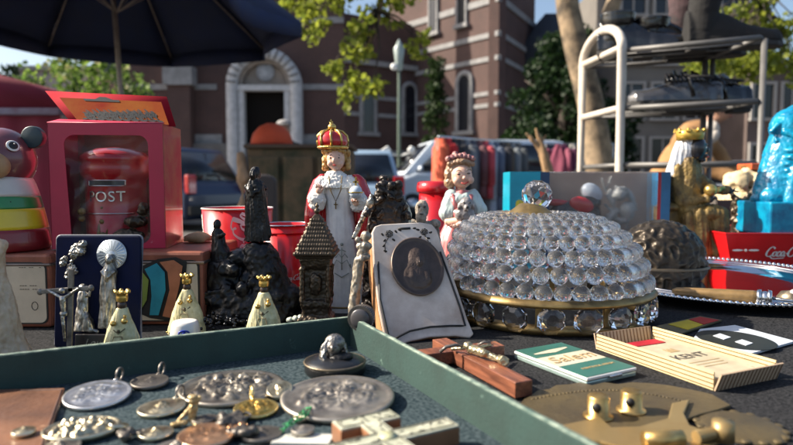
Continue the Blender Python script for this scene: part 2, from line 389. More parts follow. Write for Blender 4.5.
# tall cross block with its corner at px 497
cD = 28.0; C0 = Vector((xx(497, cD), cD, 0)); C1 = Vector((xx(428, 31.6), 31.6, 0)); C1 = C0+(C1-C0)*1.7; C2 = Vector((xx(532, 33), 33, 0))
Cl = Wall(C1, C0, 0, 16, name='wall'); Cr = Wall(C0, C2, 0, 16)
for py, h in ((33, .24), (57, .22), (92, .19), (104, .19)):
    Cl.band(zz(py, cD), h); Cr.band(zz(py, cD), h)
Cl.band(zz(0, cD)+.1, .3); Cr.band(zz(0, cD)+.1, .3); Cl.band(zz(150, cD), .4)
t_ = 1-((P(470, 100, 29.6)-C0).xy.length/Cl.L)
Cl.window(Cl.L-2.1, zz(130, 29), .68, 2.7, .24)
Cl.window(Cl.L-2.3, zz(20, 29), .5, 1.9, .1)
Cl.window(Cl.L-4.3, zz(20, 29), .5, 1.9, .1)
# side aisle roof on the right
b = B(); zt2 = zz(48, 32); b.loft([[(xx(505, 32), 31.5, zz(68, 32)), (xx(540, 32), 31.5, zz(16, 32)), (xx(556, 32), 31.5, zz(16, 32)), (xx(590, 32), 31.5, zz(75, 32))],
                                      [(xx(505, 32), 38, zz(68, 32)), (xx(540, 32), 38, zz(16, 32)), (xx(556, 32), 38, zz(16, 32)), (xx(590, 32), 38, zz(75, 32))]]); b.sm = False
mk('roof', b, m_slate, ch, world=True)
b = B(); b.box((xx(560, 34), 35, 3.4), (4.6, 5, 6.8)); mk('wall', b, m_brick, ch, world=True)
# ================================================================ OTHER BUILDINGS
def building(name, label, x0, x1, Y, h, m, rows, dep=8, wcol=m_glassdk, cornice=True):
    r = thing(name, label, 'building', ((x0+x1)/2, Y, 0)); W_ = x1-x0
    b = B(); b.box((0, dep/2, h/2), (W_, dep, h)); mk('wall', b, m, r)
    if cornice:
        b = B(); b.box((0, -.1, h+.12), (W_+.4, .5, .3)); mk('cornice', b, m_stone, r)
    for z, n, ww, hh in rows:
        for i in range(n):
            x = -W_/2+W_*(i+.5)/n
            b = B()
            for q, sx in ((-1, 0), (1, 0)): b.box((q*(ww/2+.06), -.05, 0), (.12, .14, hh+.24))
            b.box((0, -.05, hh/2+.06), (ww, .14, .12)); b.box((0, -.08, -hh/2-.06), (ww+.3, .2, .12)); b.box((0, -.02, 0), (.07, .06, hh))
            f = mk('window_frame', b, m_plaster2, r, (x, 0, z)); b = B(); b.box((0, -.004, 0), (ww, .008, hh)); mk('window_glass', b, wcol, f)
    return r
building('town_house', 'grey rendered building with dark windows behind the shoe rack', xx(612, 30), xx(742, 30), 30, 11.5, m_plaster, [(z, 4, 1.15, 1.7) for z in (2.2, 4.9, 7.6, 10)])
building('brick_house', 'brown house beside the grey rendered building at the far right', xx(744, 27), xx(860, 27), 27, 6.0, mat('brown_render', (.13, .095, .085), .9, vs=1), [(z, 4, .9, 1.5) for z in (1.8, 4.5)])
building('tower_block', 'pale building with a pink side seen behind the leafy tree', xx(20, 45), xx(98, 45), 45, zz(70, 45), m_plaster2, [(z, 5, .9, 1.5) for z in (3, 6)])
building('pink_house', 'narrow salmon pink building between leafy tree and church', xx(99, 42), xx(150, 42), 42, zz(50, 42), m_pink, [(z, 2, .9, 1.5) for z in (3, 6, 9)])
# ================================================================ TREES
def leaf(bm_, p, s, R, droop=0):
    # five-cornered leaf, folded along the middle
    q = Euler((R.uniform(-1.3, 1.3), R.uniform(-1.3, 1.3), R.uniform(0, 6.3))).to_matrix()
    o = [(0, -.5, 0), (.42, -.2, .08), (.5, .15, .1), (0, .55, 0), (-.5, .15, .1), (-.42, -.2, .08)]
    v = [bm_.verts.new(p + q @ (Vector(c)*s)) for c in o]
    bm_.faces.new((v[0], v[1], v[2], v[3])); bm_.faces.new((v[0], v[3], v[4], v[5]))
def crown(clumps, n, size, R, spread=1.0):
    bm_ = bmesh.new()
    for c, r in clumps:
        for k in range(max(4, int(n*r*r))):
            d = Vector((R.gauss(0, 1), R.gauss(0, 1), R.gauss(0, .8))); d.normalize(); d *= r*(R.random()**.4)*spread
            leaf(bm_, Vector(c)+d, size*R.uniform(.6, 1.3), R)
    me = bpy.data.meshes.new('crown'); bm_.to_mesh(me); bm_.free(); return me
R = random.Random(5)
# big dark tree
r = thing('broadleaf_tree', 'dense dark green tree beside the church corner', 'tree', (xx(565, 20), 20, 0))
b = B(); b.tube([(0, 0, -.2), (.1, 0, 1.5), (-.1, .1, 3), (.1, 0, 4.6)], [.25, .2, .16, .06])
for a in range(7): b.tube([(0, 0, 1.6+a*.35), (cos(a*2.2)*.8, sin(a*2.2)*.8, 2.3+a*.4), (cos(a*2.2)*1.5, sin(a*2.2)*1.5, 2.8+a*.4)], [.09, .05, .02], 6)
mk('trunk', b, m_bark2, r)
cl = []
for k in range(150):
    t = R.random(); z = .7+t*4.9; w_ = 2.15*(1-max(0, (t-.45))*1.35)*(.75+.25*min(1, t*4)); a = R.uniform(0, 6.28); q = R.random()**.5
    cl.append(((cos(a)*w_*q, sin(a)*w_*q, z), R.uniform(.28, .55)))
mk('crown', crown(cl, 560, .15, R), m_leafd, r)
# ivy / cypress column before the church
def column_tree(label, px, Y, ztop, wid, m, n, name='columnar_tree', z0=.2):
    r = thing(name, label, 'tree', (xx(px, Y), Y, 0)); b = B(); b.tube([(0, 0, -.1), (0, 0, ztop*.9)], [.12, .03]); mk('trunk', b, m_bark2, r)
    cl = [((R.uniform(-1, 1)*wid*(1.15-t), R.uniform(-.5, .5)*wid, z0+(ztop-z0)*t), R.uniform(.2, .42)) for t in [R.random() for _ in range(n)]]
    mk('crown', crown(cl, 420, .13, R), m, r)
column_tree('tall slim dark green tree between the church windows', 435, 25, zz(62, 25), .62, m_leafi, 80)
# leafy tree at far left behind the red package
r = thing('leafy_tree', 'bright green tree with cream blossom behind the red package', 'tree', (xx(92, 14), 14, 0))
b = B(); b.tube([(0, 0, -.1), (.05, 0, 1.2), (0, 0, 2.2)], [.12, .09, .04])
for a in range(9): b.tube([(0, 0, 1.3), (cos(a*.7)*.6, sin(a*.7)*.5, 2.2), (cos(a*.7)*1.1, sin(a*.7)*.9, 3.1)], [.05, .03, .01], 5)
mk('trunk', b, m_bark2, r)
cl = [((R.uniform(-1.35, 1.3), R.uniform(-1, 1), 1.5+2.4*R.random()), R.uniform(.2, .42)) for _ in range(130)]
cl = [c for c in cl if c[0][2] < 3.85-abs(c[0][0])*.55]
mk('crown', crown(cl, 300, .12, R), m_leafp, r); mk('blossom', crown(cl[::2], 40, .13, R, 1.2), m_blossom, r)
# hillside trees far left, low
column_tree('low dark round tree behind maroon tent', 14, 30, zz(68, 30), 1.2, m_leafd, 40, 'distant_tree')
# plane tree: trunk on the right, with boughs reaching over the market
Yp = 7.5
r = thing('plane_tree', 'plane tree with mottled tan trunk rising behind the shoe rack', 'tree', (xx(592, Yp), Yp, 0)); L0 = r.location
def pl(px, py, Y): return P(px, py, Y)-L0
b = B(); b.tube([pl(612, 262, Yp)*Vector((1, 1, 0)).length*0+Vector((.1, 0, -.1)), pl(600, 165, Yp), pl(590, 100, Yp), pl(577, 50, Yp), pl(568, 10, Yp), pl(563, -40, Yp), pl(560, -110, Yp)], [.21, .175, .16, .15, .14, .13, .1], 14)
b.tube([pl(583, 75, Yp), pl(600, 40, Yp), pl(618, -10, Yp+.2), pl(650, -80, Yp)], [.12, .1, .09, .05], 10)
b.tube([pl(563, -20, Yp), pl(500, -80, Yp-.5), pl(430, -70, Yp-.8), pl(385, -30, Yp-.9), pl(376, 30, Yp-1), pl(362, 60, Yp-1)], [.1, .09, .07, .05, .03, .012], 8)
b.tube([pl(650, -80, Yp), pl(720, -70, Yp-.5), pl(760, 0, Yp-.8), pl(745, 55, Yp-.8)], [.05, .05, .03, .012], 8)
mk('trunk', b, m_bark, r)
tw = []
bw = B()
anch = [(385, -30, Yp-.9), (376, 10, Yp-1), (400, -60, Yp-.8), (350, -40, Yp-.9), (440, -70, Yp-.8), (330, -50, Yp-.9)]
ends = [(352, 92), (338, 105), (372, 95), (331, 70), (318, 40), (345, 50), (299, 30), (308, 12), (290, 8), (331, 15), (360, 20), (405, 5), (423, 35), (428, 48), (392, 22), (368, 55), (350, 70), (356, 35), (300, 42), (378, 8), (322, 28), (345, 5)]
for ex, ey in ends:
    a = min(anch, key=lambda q: (q[0]-ex)**2+(q[1]-ey)**2*.3); Yt = Yp-1+R.uniform(-.3, .4)
    mid = pl((a[0]+ex)/2+R.uniform(-8, 8), (a[1]+ey)/2-6, (a[2]+Yt)/2)
    e = pl(ex, ey, Yt); bw.tube([pl(*a), mid, e], [.018, .011, .004], 5)
    for k in range(R.randint(2, 4)):
        t_ = R.uniform(.7, 1.0); q = mid.lerp(e, t_)+Vector((R.uniform(-.09, .09), R.uniform(-.1, .1), R.uniform(-.09, .05))); tw.append((q, R.uniform(.05, .10)))
for k in range(70):
    ex, ey = R.choice(((R.uniform(700, 800), R.uniform(-8, 50)), (R.uniform(735, 800), R.uniform(20, 88)), (R.uniform(690, 760), R.uniform(45, 72))))
    Yt = Yp-.9+R.uniform(-.4, .4); e = pl(ex, ey, Yt); bw.tube([pl(760, 0, Yp-.8), pl((760+ex)/2, ey/2-8, Yt), e], [.012, .008, .003], 5); tw.append((e, R.uniform(.06, .13)))
for k in range(60):
    e = pl(R.uniform(285, 425), R.uniform(-60, -4), Yp-1+R.uniform(-.6, .6)); tw.append((e, R.uniform(.08, .16)))
mk('twigs', bw, m_bark2, r)
mk('leaves', crown(tw, 2600, .062, R, 1.25), m_leafy, r)
cl = [((R.uniform(-3.6, 3), R.uniform(-2, 2.4), 3.9+R.random()*3), R.uniform(.3, .6)) for _ in range(60)]
mk('crown', crown(cl, 60, .13, R), m_leafy, r)
# ================================================================ STREET LAMP
r = thing('street_lamp', 'slim grey green street lamp with a pale lantern before the church', 'lamp', (xx(399, 17), 17, 0))
zt = zz(62, 17); b = B(); b.cyl((0, 0, 0), (0, 0, .9), .1, .08); b.cyl((0, 0, .9), (0, 0, zt-.1), .055, .04); b.ell((0, 0, .95), (.1, .1, .06)); mk('pole', b, m_green, r)
b = B(); b.lathe([(.05, 0), (.1, .05), (.12, .35), (.16, .62), (.1, .72), (.03, .85), (0, .9)], 12, (0, 0, zt-.25)); mk('lantern', b, mat('lantern_glass', (.32, .38, .36), .3), r)
b = B(); b.ell((-.14, -.1, zt-.15), .1); mk('lamp_globe', b, m_white, r)
b = B()
for sx in (-1, 1): b.box((sx*.42, -.2, zz(152, 17)), (.34, .16, .16), (0, sx*.6, .3)); b.cyl((0, 0, zz(156, 17)), (sx*.42, -.15, zz(152, 17)), .025)
mk('spotlights', b, m_white, r)
# ================================================================ VEHICLES
def car(name, label, cat, body, loc, rz, L=4.3, Wd=1.75, H=1.45, nose=.28, roofx=(-.9, .55), van=False):
    r = thing(name, label, cat, loc, rz, None); mb = mat('car_'+body, {'navy': (.008, .02, .06), 'pale blue': (.30, .42, .55), 'white': (.62, .68, .75), 'silver': (.35, .36, .38)}[body], .38, .1, coat=.25, var=.03)
    hb = H*.56; x0, x1 = -L/2, L/2
    prof = [(x0, .25), (x0-.02, hb*.75), (x0+.1, hb), (roofx[1]*L*.5+.45, hb+.02), (x1-.35, hb-.12 if not van else hb-.2), (x1-.03, hb-.32), (x1, .3), (x1-.1, .22), (x0+.1, .2)]
    b = B(); b.prism(prof, -Wd/2, Wd/2); mk('body', b, mb, r, bevel=.06)
    rx0, rx1 = x0+.12+(.0 if van else .35), roofx[1]*L*.5
    gp = [(x0+.12, hb-.02), (rx0+.05, H-.04), (rx0+.3, H), (rx1-.35, H), (rx1, H-.05), (roofx[1]*L*.5+.75, hb-.02)]
    b = B(); b.loft([[(x, -Wd/2+.06+.16*(z-hb)/(H-hb), z) for x, z in gp], [(x, Wd/2-.06-.16*(z-hb)/(H-hb), z) for x, z in gp]]); b.sm = False; mk('cabin', b, mb, r, bevel=.03)
    for sy in (-1, 1):
        b = B(); y = lambda z: sy*(Wd/2-.045-.16*(z-hb)/(H-hb))
        q = [(rx0+.15, hb+.05), (rx0+.25, H-.12), (rx1-.3, H-.12), (roofx[1]*L*.5+.45, hb+.05)]
        b.loft([[(x, y(z), z) for x, z in q], [(x, y(z)+sy*.008, z) for x, z in q]]); b.sm = False; mk('side_window', b, m_glassdk, r)
    def pane(nm, a, c, i0, i1, sgn):
        b = B(); A_ = Vector((a[0], 0, a[1])); C_ = Vector((c[0], 0, c[1])); n = Vector((sgn*abs(C_.z-A_.z), 0, abs(C_.x-A_.x)+.01)).normalized()*.02
        v = [(A_.lerp(C_, .1)+n), (A_.lerp(C_, .9)+n)]
        b.loft([[(v[0].x, -Wd/2+.16, v[0].z), (v[0].x, Wd/2-.16, v[0].z), (v[1].x, Wd/2-.28, v[1].z), (v[1].x, -Wd/2+.28, v[1].z)],
                [(v[0].x-n.x, -Wd/2+.16, v[0].z-n.z), (v[0].x-n.x, Wd/2-.16, v[0].z-n.z), (v[1].x-n.x, Wd/2-.28, v[1].z-n.z), (v[1].x-n.x, -Wd/2+.28, v[1].z-n.z)]]); b.sm = False; mk(nm, b, m_glassdk, r)
    pane('windscreen', gp[5], gp[4], 0, 0, 1); pane('rear_window', gp[0], gp[1], 0, 0, -1)
    for x in (x0+.8, x1-.85):
        for sy in (-1, 1):
            b = B(); b.cyl((0, -.1, 0), (0, .1, 0), .31, seg=20); wh = mk('wheel', b, m_tyre, r, (x, sy*(Wd/2-.08), .31))
            b = B(); b.cyl((0, -.104, 0), (0, .104, 0), .19, seg=14); mk('rim', b, m_chrome, wh)
    for sy in (-1, 1):
        b = B(); b.ell((x1-.07, sy*(Wd/2-.25), hb-.3), (.1, .2, .09)); mk('headlight', b, m_lampw, r)
        b = B(); b.box((x0-.005, sy*(Wd/2-.12), hb-.02), (.1, .2, .34)); mk('tail_light', b, m_redlamp, r, bevel=.02)
        b = B(); b.ell((rx1+.35, sy*(Wd/2+.08), hb+.12), (.06, .1, .07)); mk('wing_mirror', b, mb, r)
    b = B(); b.box((x0-.03, 0, .38), (.12, Wd*.96, .18)); mk('bumper', b, m_tyre, r, bevel=.03); b = B(); b.box((x1+.0, 0, .36), (.12, Wd*.94, .18)); mk('bumper', b, m_tyre, r, bevel=.03)
    return r
car('parked_car', 'dark blue parked car with red tail light behind the red package', 'car', 'navy', (xx(138, 12.2), 12.2, 0), radians(155), H=1.55)
car('parked_car', 'pale blue parked estate car behind the crowned figurine', 'car', 'pale blue', (xx(352, 12), 12.8, 0), radians(95), H=1.5)
car('parked_van', 'white blue van with sloping windscreen left of the clothes rail', 'van', 'white', (xx(470, 15), 15.6, 0), radians(190), L=5, H=1.95, Wd=1.9, van=True, roofx=(-.9, .45))
car('parked_car', 'silver parked car seen through the lower shoe rack', 'car', 'silver', (xx(735, 15), 16.5, 0), radians(175))
# ================================================================ NAVY PARASOL
r = thing('market_parasol', 'navy blue market parasol seen from below at upper left', 'parasol', (xx(126, 3.45), 3.45, 0)); Zr = 1.82; Ro = 1.02; n = 8
top = Vector((-.06, 0, 2.35)); ri = [Vector((cos(2*pi*(i+.12)/n)*Ro, sin(2*pi*(i+.12)/n)*Ro, Zr)) for i in range(n)]
b = B()
for i in range(n):
    a, c = ri[i], ri[(i+1) % n]; rows = []
    for t in range(7):
        u = t/6; row = []
        for k in range(7):
            w_ = k/6; p = a.lerp(c, w_); sag = -.10*4*w_*(1-w_)*u*u
            inn = 1-.10*4*w_*(1-w_)*u
            q = top.lerp(p, u); q = Vector((q.x*inn, q.y*inn, q.z+.10*sin(pi*u)+sag*0)); row.append(q)
        rows.append(row)
    b.loft(rows, closed=False)
    # valance panel with rounded lower edge
    rows = [[Vector((rows[-1][k].x, rows[-1][k].y, rows[-1][k].z-dz*(.75+.25*4*(k/6)*(1-k/6)))) for k in range(7)] for dz in (0, .05, .11)]
    b.loft(rows, closed=False)
o = mk('canopy', b, m_navy, r); sm_ = o.modifiers.new('s', 'SOLIDIFY'); sm_.thickness = .002
b = B(); b.tube([(.06, 0, 0), (0, 0, 1.2), (-.06, 0, 2.42)], .014, 12); mk('pole', b, m_pole, r)
for i in range(n):
    b = B(); b.tube([top+Vector((0, 0, -.03)), top.lerp(ri[i], .5)+Vector((0, 0, .075)), ri[i]+Vector((0, 0, -.012))], .005, 6); mk('rib', b, m_pole, r)
    b = B(); b.tube([Vector((-.02, 0, 1.85)), top.lerp(ri[i], .45)+Vector((0, 0, .06))], .004, 6); mk('strut', b, m_pole, r)
b = B(); b.cyl((0, 0, 0), (0, 0, .06), .25, .22, 24); mk('foot', b, m_dkstone, r)
# ================================================================ MAROON TENT
Yt = 4.2
r = thing('market_tent', 'maroon market tent with sloping roof at the left edge', 'tent', (xx(-60, Yt), Yt, 0))
o_ = r.location; b = B(); pr = [(xx(62, Yt)-o_.x, zz(112, Yt)), (xx(57, Yt)-o_.x, zz(97, Yt)), (xx(30, Yt)-o_.x, zz(82, Yt)), (xx(0, Yt)-o_.x, zz(73, Yt)), (xx(-60, Yt)-o_.x, zz(62, Yt)), (xx(-190, Yt)-o_.x, zz(112, Yt))]
b.loft([[(x, 0, z) for x, z in pr], [(x, 1.6, z) for x, z in pr]]); b.sm = True; mk('roof', b, m_maroon, r)
b = B(); b.box(((pr[0][0]+pr[-1][0])/2, .8, zz(110, Yt)-.01), (pr[0][0]-pr[-1][0]+.03, 1.63, .05)); mk('trim', b, mat('tent_trim', (.22, .20, .27), .4, vs=4, col2=(.12, .03, .06)), r, bevel=.01)
b = B(); x0, x1 = pr[-1][0], pr[0][0]; nn = 60
b.loft([[(x0+(x1-x0)*i/nn, .03+.012*sin(i*.9)+.01*noise.noise(Vector((i*.3, z, 0))), z) for i in range(nn+1)] for z in [0.02+k*(zz(113, Yt))/8 for k in range(9)]], closed=False)
mk('side_wall', b, m_maroon, r)
# ================================================================ SHOE RACK
r = thing('shoe_rack', 'beige metal tube shoe rack with arched ends and three shelves', 'shoe rack', (.72, 2.05, 0)); L0 = r.location
def rp(px, py, Y): return P(px, py, Y)-L0
Yn, Yf = 1.86, 2.14
Xn = rp(621, 100, Yn).x; Xf = rp(582, 100, Yf).x; tz = zz(48, Yn)
def rackend(Xa, Xb, Ya, Yb, m, name, z1, ht=.1):
    ya, yb = Ya-L0.y, Yb-L0.y; pts = [(Xa, ya, 0), (Xa, ya, z1*.5), (Xa, ya, z1)]
    for k in range(1, 12):
        a = pi*k/12; pts.append((Xa+(Xb-Xa)*(1-cos(a))/2, ya+(yb-ya)*(1-cos(a))/2, z1+ht*sin(a)))
    pts += [(Xb, yb, z1), (Xb, yb, z1*.5), (Xb, yb, 0)]
    b = B(); b.tube(pts, .0145, 12); return mk(name, b, m, r)
rackend(Xn, Xf, Yn, Yf, m_rack, 'end_frame', tz, .085)
Xn2 = rp(762, 100, Yn-.16).x; Xf2 = rp(704, 100, Yf-.14).x
b = B(); b.tube([(Xn2, Yn-.16-L0.y, 0), (Xn2, Yn-.16-L0.y, tz-.01)], .0085, 10); b.tube([(Xf2, Yf-.14-L0.y, 0), (Xf2, Yf-.14-L0.y, tz)], .010, 10); b.tube([(Xf2+.024, Yf-.14-L0.y, 0), (Xf2+.024, Yf-.14-L0.y, tz)], .008, 10); mk('end_frame', b, m_rackg, r)
for py in (50, 108, 165):
    z = zz(py, Yn)
    fl, fr = Vector((Xn+.01, Yn-L0.y, z)), Vector((Xn2-.01, Yn-.16-L0.y, z)); bl, br = Vector((Xf+.01, Yf-L0.y, z+.0)), Vector((Xf2, Yf-.14-L0.y, z))
    b = B(); b.tube([fl, fr], .008, 8); b.tube([bl, br], .007, 8); b.tube([fl.lerp(bl, 0), bl], .0105 if py < 160 else .008, 8); b.tube([fr, br], .007, 8)
    for k in range(1, 4): b.tube([fl.lerp(bl, k/4), fr.lerp(br, k/4)], .003, 6)
    mk('shelf', b, m_rackg, r)
for py in (57, 118):   # beige cross bars of the arched end
    b = B(); b.tube([(Xn, Yn-L0.y, zz(py-10, Yn)), (Xf, Yf-L0.y, zz(py-10, Yn))], .011, 10); mk('cross_bar', b, m_rack, r)
# ================================================================ SHOES
m_leather = mat('black_leather', (.005, .005, .006), .25, coat=.6, vs=20, bump=.3, bs=60)
m_greyleather = mat('grey_black_leather', (.05, .05, .054), .22, coat=1, vs=15)
m_suede = mat('charcoal_suede', (.013, .012, .012), .95, vs=30, bump=.4, bs=150)
m_mauve = mat('mauve_suede', (.075, .04, .045), .95, vs=12, col2=(.014, .011, .012), bump=.3, bs=150)
m_sole = mat('rubber_sole', (.03, .028, .028), .7)
def shoe(name, label, loc, rz, L=.28, boot=0, m=m_leather, cat='shoe', strap=False):
    r = thing(name, label, cat, loc, rz, 'shoes set out on the rack')
    b = B(); out = [(0, .030), (.03, .036), (.09, .033), (.15, .036), (.21, .045), (.25, .038), (.275, .02), (.28, .004)]
    pol = [(x/.28*L, y) for x, y in out]+[(x/.28*L, -y) for x, y in out[::-1]]
    b.prism(pol, 0, .018, 'z'); b.box((.035, 0, .0), (.06, .055, .022)); mk('sole', b, m_sole, r, bevel=.004)
    b = B(); rg = []
    for t in [i/14 for i in range(15)]:
        x = t*L; wd = [.03, .036, .038, .036, .037, .042, .044, .036, .012][int(t*8)] if t < 1 else .01
        hh = .062+.03*exp(-((t-.36)/.16)**2)-.028*max(0, t-.5)/.5 if t < .9 else (.042 if t < .96 else .024)
        if t < .35 and boot: hh = .10
        rg.append([(x, wd*cos(a)*(1-.15*max(0, sin(a))), .016+hh*max(0, sin(a))**.8 if sin(a) > 0 else .016) for a in [2*pi*k/20 for k in range(20)]])
    b.loft(rg)
    if boot: b.rings([(.05+.01*0, 0, .05, .045, .036), (.052, 0, .10, .044, .036), (.06, 0, boot*.7, .05, .042), (.06, 0, boot, .058, .046)], 20)
    me = sculpt(b, .003, 5, [(.0012, 22, 22, 40)]); mk('upper', me, m, r)
    b = B()
    if not boot: b.ell((.07, 0, .093), (.052, .026, .008)); 
    else: b.ell((.06, 0, boot+.001), (.05, .04, .004))
    mk('opening', b, m_sole, r)
    b = B()
    for k in range(4): b.tube([(.12+k*.018, -.022, .083-k*.007), (.13+k*.018, 0, .092-k*.008), (.12+k*.018, .022, .083-k*.007)], .0022, 5)
    if strap: b.tube([(.09, -.04, .03), (.1, -.034, .085), (.11, 0, .10), (.1, .034, .085), (.09, .04, .03)], .006, 6)
    if strap:
        for k in range(9): b.tube([(.06+.012*k, -.03+.004*(k % 3), .075), (.07+.011*k, -.01, .108+.008*sin(k*2.3)), (.06+.013*k, .03, .08)], .0055, 6)
    mk('laces' if not strap else 'straps', b, m_sole if not strap else m_leather, r)
    return r
def onr(px, py, Y): 
    return P(px, py, Y)
def at_shelf(px, Y, py): return Vector((xx(px, Y), Y, zz(py, Yn)+.008))
shoe('leather_boot', 'shiny black leather ankle boot nearest the arched end, top shelf', at_shelf(594, 2.02, 50), radians(-22), .28, .14, m_leather, 'boot')
shoe('leather_boot', 'second black leather ankle boot on the top shelf', at_shelf(628, 2.0, 50), radians(-14), .28, .12, m_leather, 'boot')
shoe('suede_boot', 'mauve grey suede boot behind others on the top shelf', at_shelf(660, 2.04, 50), radians(-12), .25, .24, m_mauve, 'boot')
shoe('suede_boot', 'large charcoal suede boot pointing right on top shelf', at_shelf(680, 1.88, 50), radians(-3), .29, .24, m_suede, 'boot')
shoe('strap_shoe', 'grey black strapped leather shoe on the middle shelf', at_shelf(716, 1.90, 108), radians(172), .28, 0, m_greyleather, 'shoe', True)
shoe('strap_shoe', 'black leather shoe behind the strapped shoe on middle shelf', at_shelf(745, 1.97, 108), radians(176), .28, 0, m_leather, 'shoe', True)
# ================================================================ CLOTHES RAIL
Yr = 6.6
r = thing('clothes_rail', 'long metal clothes rail behind the girl figurine', 'clothes rail', (xx(490, Yr), Yr, 0)); L0 = r.location
z0 = zz(137, Yr); x0 = xx(438, Yr)-L0.x; x1 = xx(538, Yr)-L0.x; yb = 1.0
b = B(); b.tube([(x0, 0, z0), (x1, yb, z0)], .018, 8); b.tube([(x0, 0, z0+.0), (x0, 0, 0)], .018, 8); b.tube([(x1, yb, z0), (x1, yb, 0)], .018, 8)
b.tube([(x0, -.25, .03), (x0, .25, .03)], .018, 8); b.tube([(x1, yb-.25, .03), (x1, yb+.25, .03)], .018, 8); mk('frame', b, m_chrome, r)
cols = [((.55, .05, .02), 'bright orange red jacket with yellow collar at the rail end'), ((.35, .01, .012), 'red jacket hanging second on the rail'), ((.012, .012, .014), 'black coat next to the red jacket on the rail'), ((.02, .02, .024), 'long black coat in the left half of the rail'),
        ((.10, .105, .115), 'grey jacket with white stripe on the rail'), ((.03, .035, .05), 'dark slate coat in the middle of the rail'), ((.08, .03, .035), 'dull burgundy shirt in the middle of the rail'), ((.25, .03, .04), 'crimson dress hanging low in middle of rail'),
        ((.16, .19, .24), 'pale grey blue jacket right of the crimson dress'), ((.05, .065, .10), 'dusty blue jacket in the right half of rail'), ((.015, .015, .02), 'black jacket in the right half of rail'), ((.05, .04, .03), 'dark brown coat near the right end of rail'), ((.09, .10, .11), 'faded grey shirt near the right end of rail'), ((.04, .045, .05), 'dark grey hanging jacket at the far right rail end')]
def garment(name, label, loc, rz, wd, ln, m, group, cat='jacket'):
    b = B(); rg = []; R2 = random.Random(hash(label) % 999 if False else len(label)*7)
    for i in range(9):
        t = i/8; w_ = wd*(.16 if t == 0 else (.9+.1*t)); th = .05+.05*t
        if i == 1: w_ = wd*.55
        rg.append([(cos(a)*th*(1+.25*sin(5*a+t*3+R2.random())), sin(a)*w_/2*(1+.04*sin(9*a)), -t*ln - (0 if i else -.02)) for a in [2*pi*k/26 for k in range(26)]])
    for s_ in (-1, 1): b.cap((0, s_*wd*.42, -.10), (0, s_*wd*.5, -ln*.72), .055, .045, 10)
    b.loft(rg)
    o = mk(name, b, m, loc=loc, rot=(0, 0, rz)); return tag(o, label, cat, group)
for i, (c, lab) in enumerate(cols):
    t = (i+.35)/len(cols); p = Vector((x0+(x1-x0)*t, yb*t, z0-.03))+L0
    garment('hanging_jacket', lab, p, .15+.12*sin(i*2.1), .46, .75+.15*sin(i*1.7), mat('cloth_%d' % i, tuple(min(.6, q*1.9+.008) for q in c), .9, vs=6, bump=.2, bs=40), 'clothes hanging on the rail')
# ================================================================ SECOND RAIL
Y2 = 9
r = thing('clothes_rail', 'short rail of pink and pale clothes beside the tree trunk', 'clothes rail', (xx(575, Y2), Y2, 0)); b = B(); x0 = xx(545, Y2)-r.location.x; x1 = xx(612, Y2)-r.location.x; z0 = zz(144, Y2)
b.tube([(x0, 0, 0), (x0, 0, z0), (x1, 0, z0), (x1, 0, 0)], .018, 8); mk('frame', b, m_chrome, r)
for i, (c, lab, px) in enumerate((((.30, .07, .12), 'pink top hanging on the short rail', 557), ((.08, .01, .05), 'plum garment beside the pink top', 563), ((.42, .40, .36), 'cream coat hanging behind the bare branch', 571), ((.35, .33, .32), 'pale grey garment next to the cream coat', 580), ((.10, .04, .06), 'dark wine garment by the tree trunk', 588))):
    garment('hanging_shirt', lab, (xx(px, Y2), Y2, z0-.02), 1.2+.3*sin(i*3), .36, .8, mat('cloth_b%d' % i, c, .9, vs=6), 'clothes on the short rail', 'garment')
# bare branch standing upright
r = thing('driftwood_branch', 'bare forked tan branch standing upright behind the toy box', 'branch', (xx(550, 4.2), 4.2, 0)); L0 = r.location
b = B(); b.tube([(0, 0, 0), P(549, 175, 4.2)-L0, P(544, 155, 4.2)-L0, P(540, 142, 4.2)-L0, P(536, 128, 4.2)-L0], [.045, .04, .035, .022, .01], 8)
b.tube([P(544, 157, 4.2)-L0, P(536, 144, 4.2)-L0, P(526, 133, 4.2)-L0], [.022, .016, .008], 7); b.tube([P(541, 143, 4.2)-L0, P(546, 135, 4.2)-L0], [.014, .006], 6)
me = sculpt(b, .006, 2, [(.006, 20, 20, 6)]); mk('wood', me, mat('driftwood', (.36, .22, .11), .8, vs=10, bump=.4, bs=30), r)
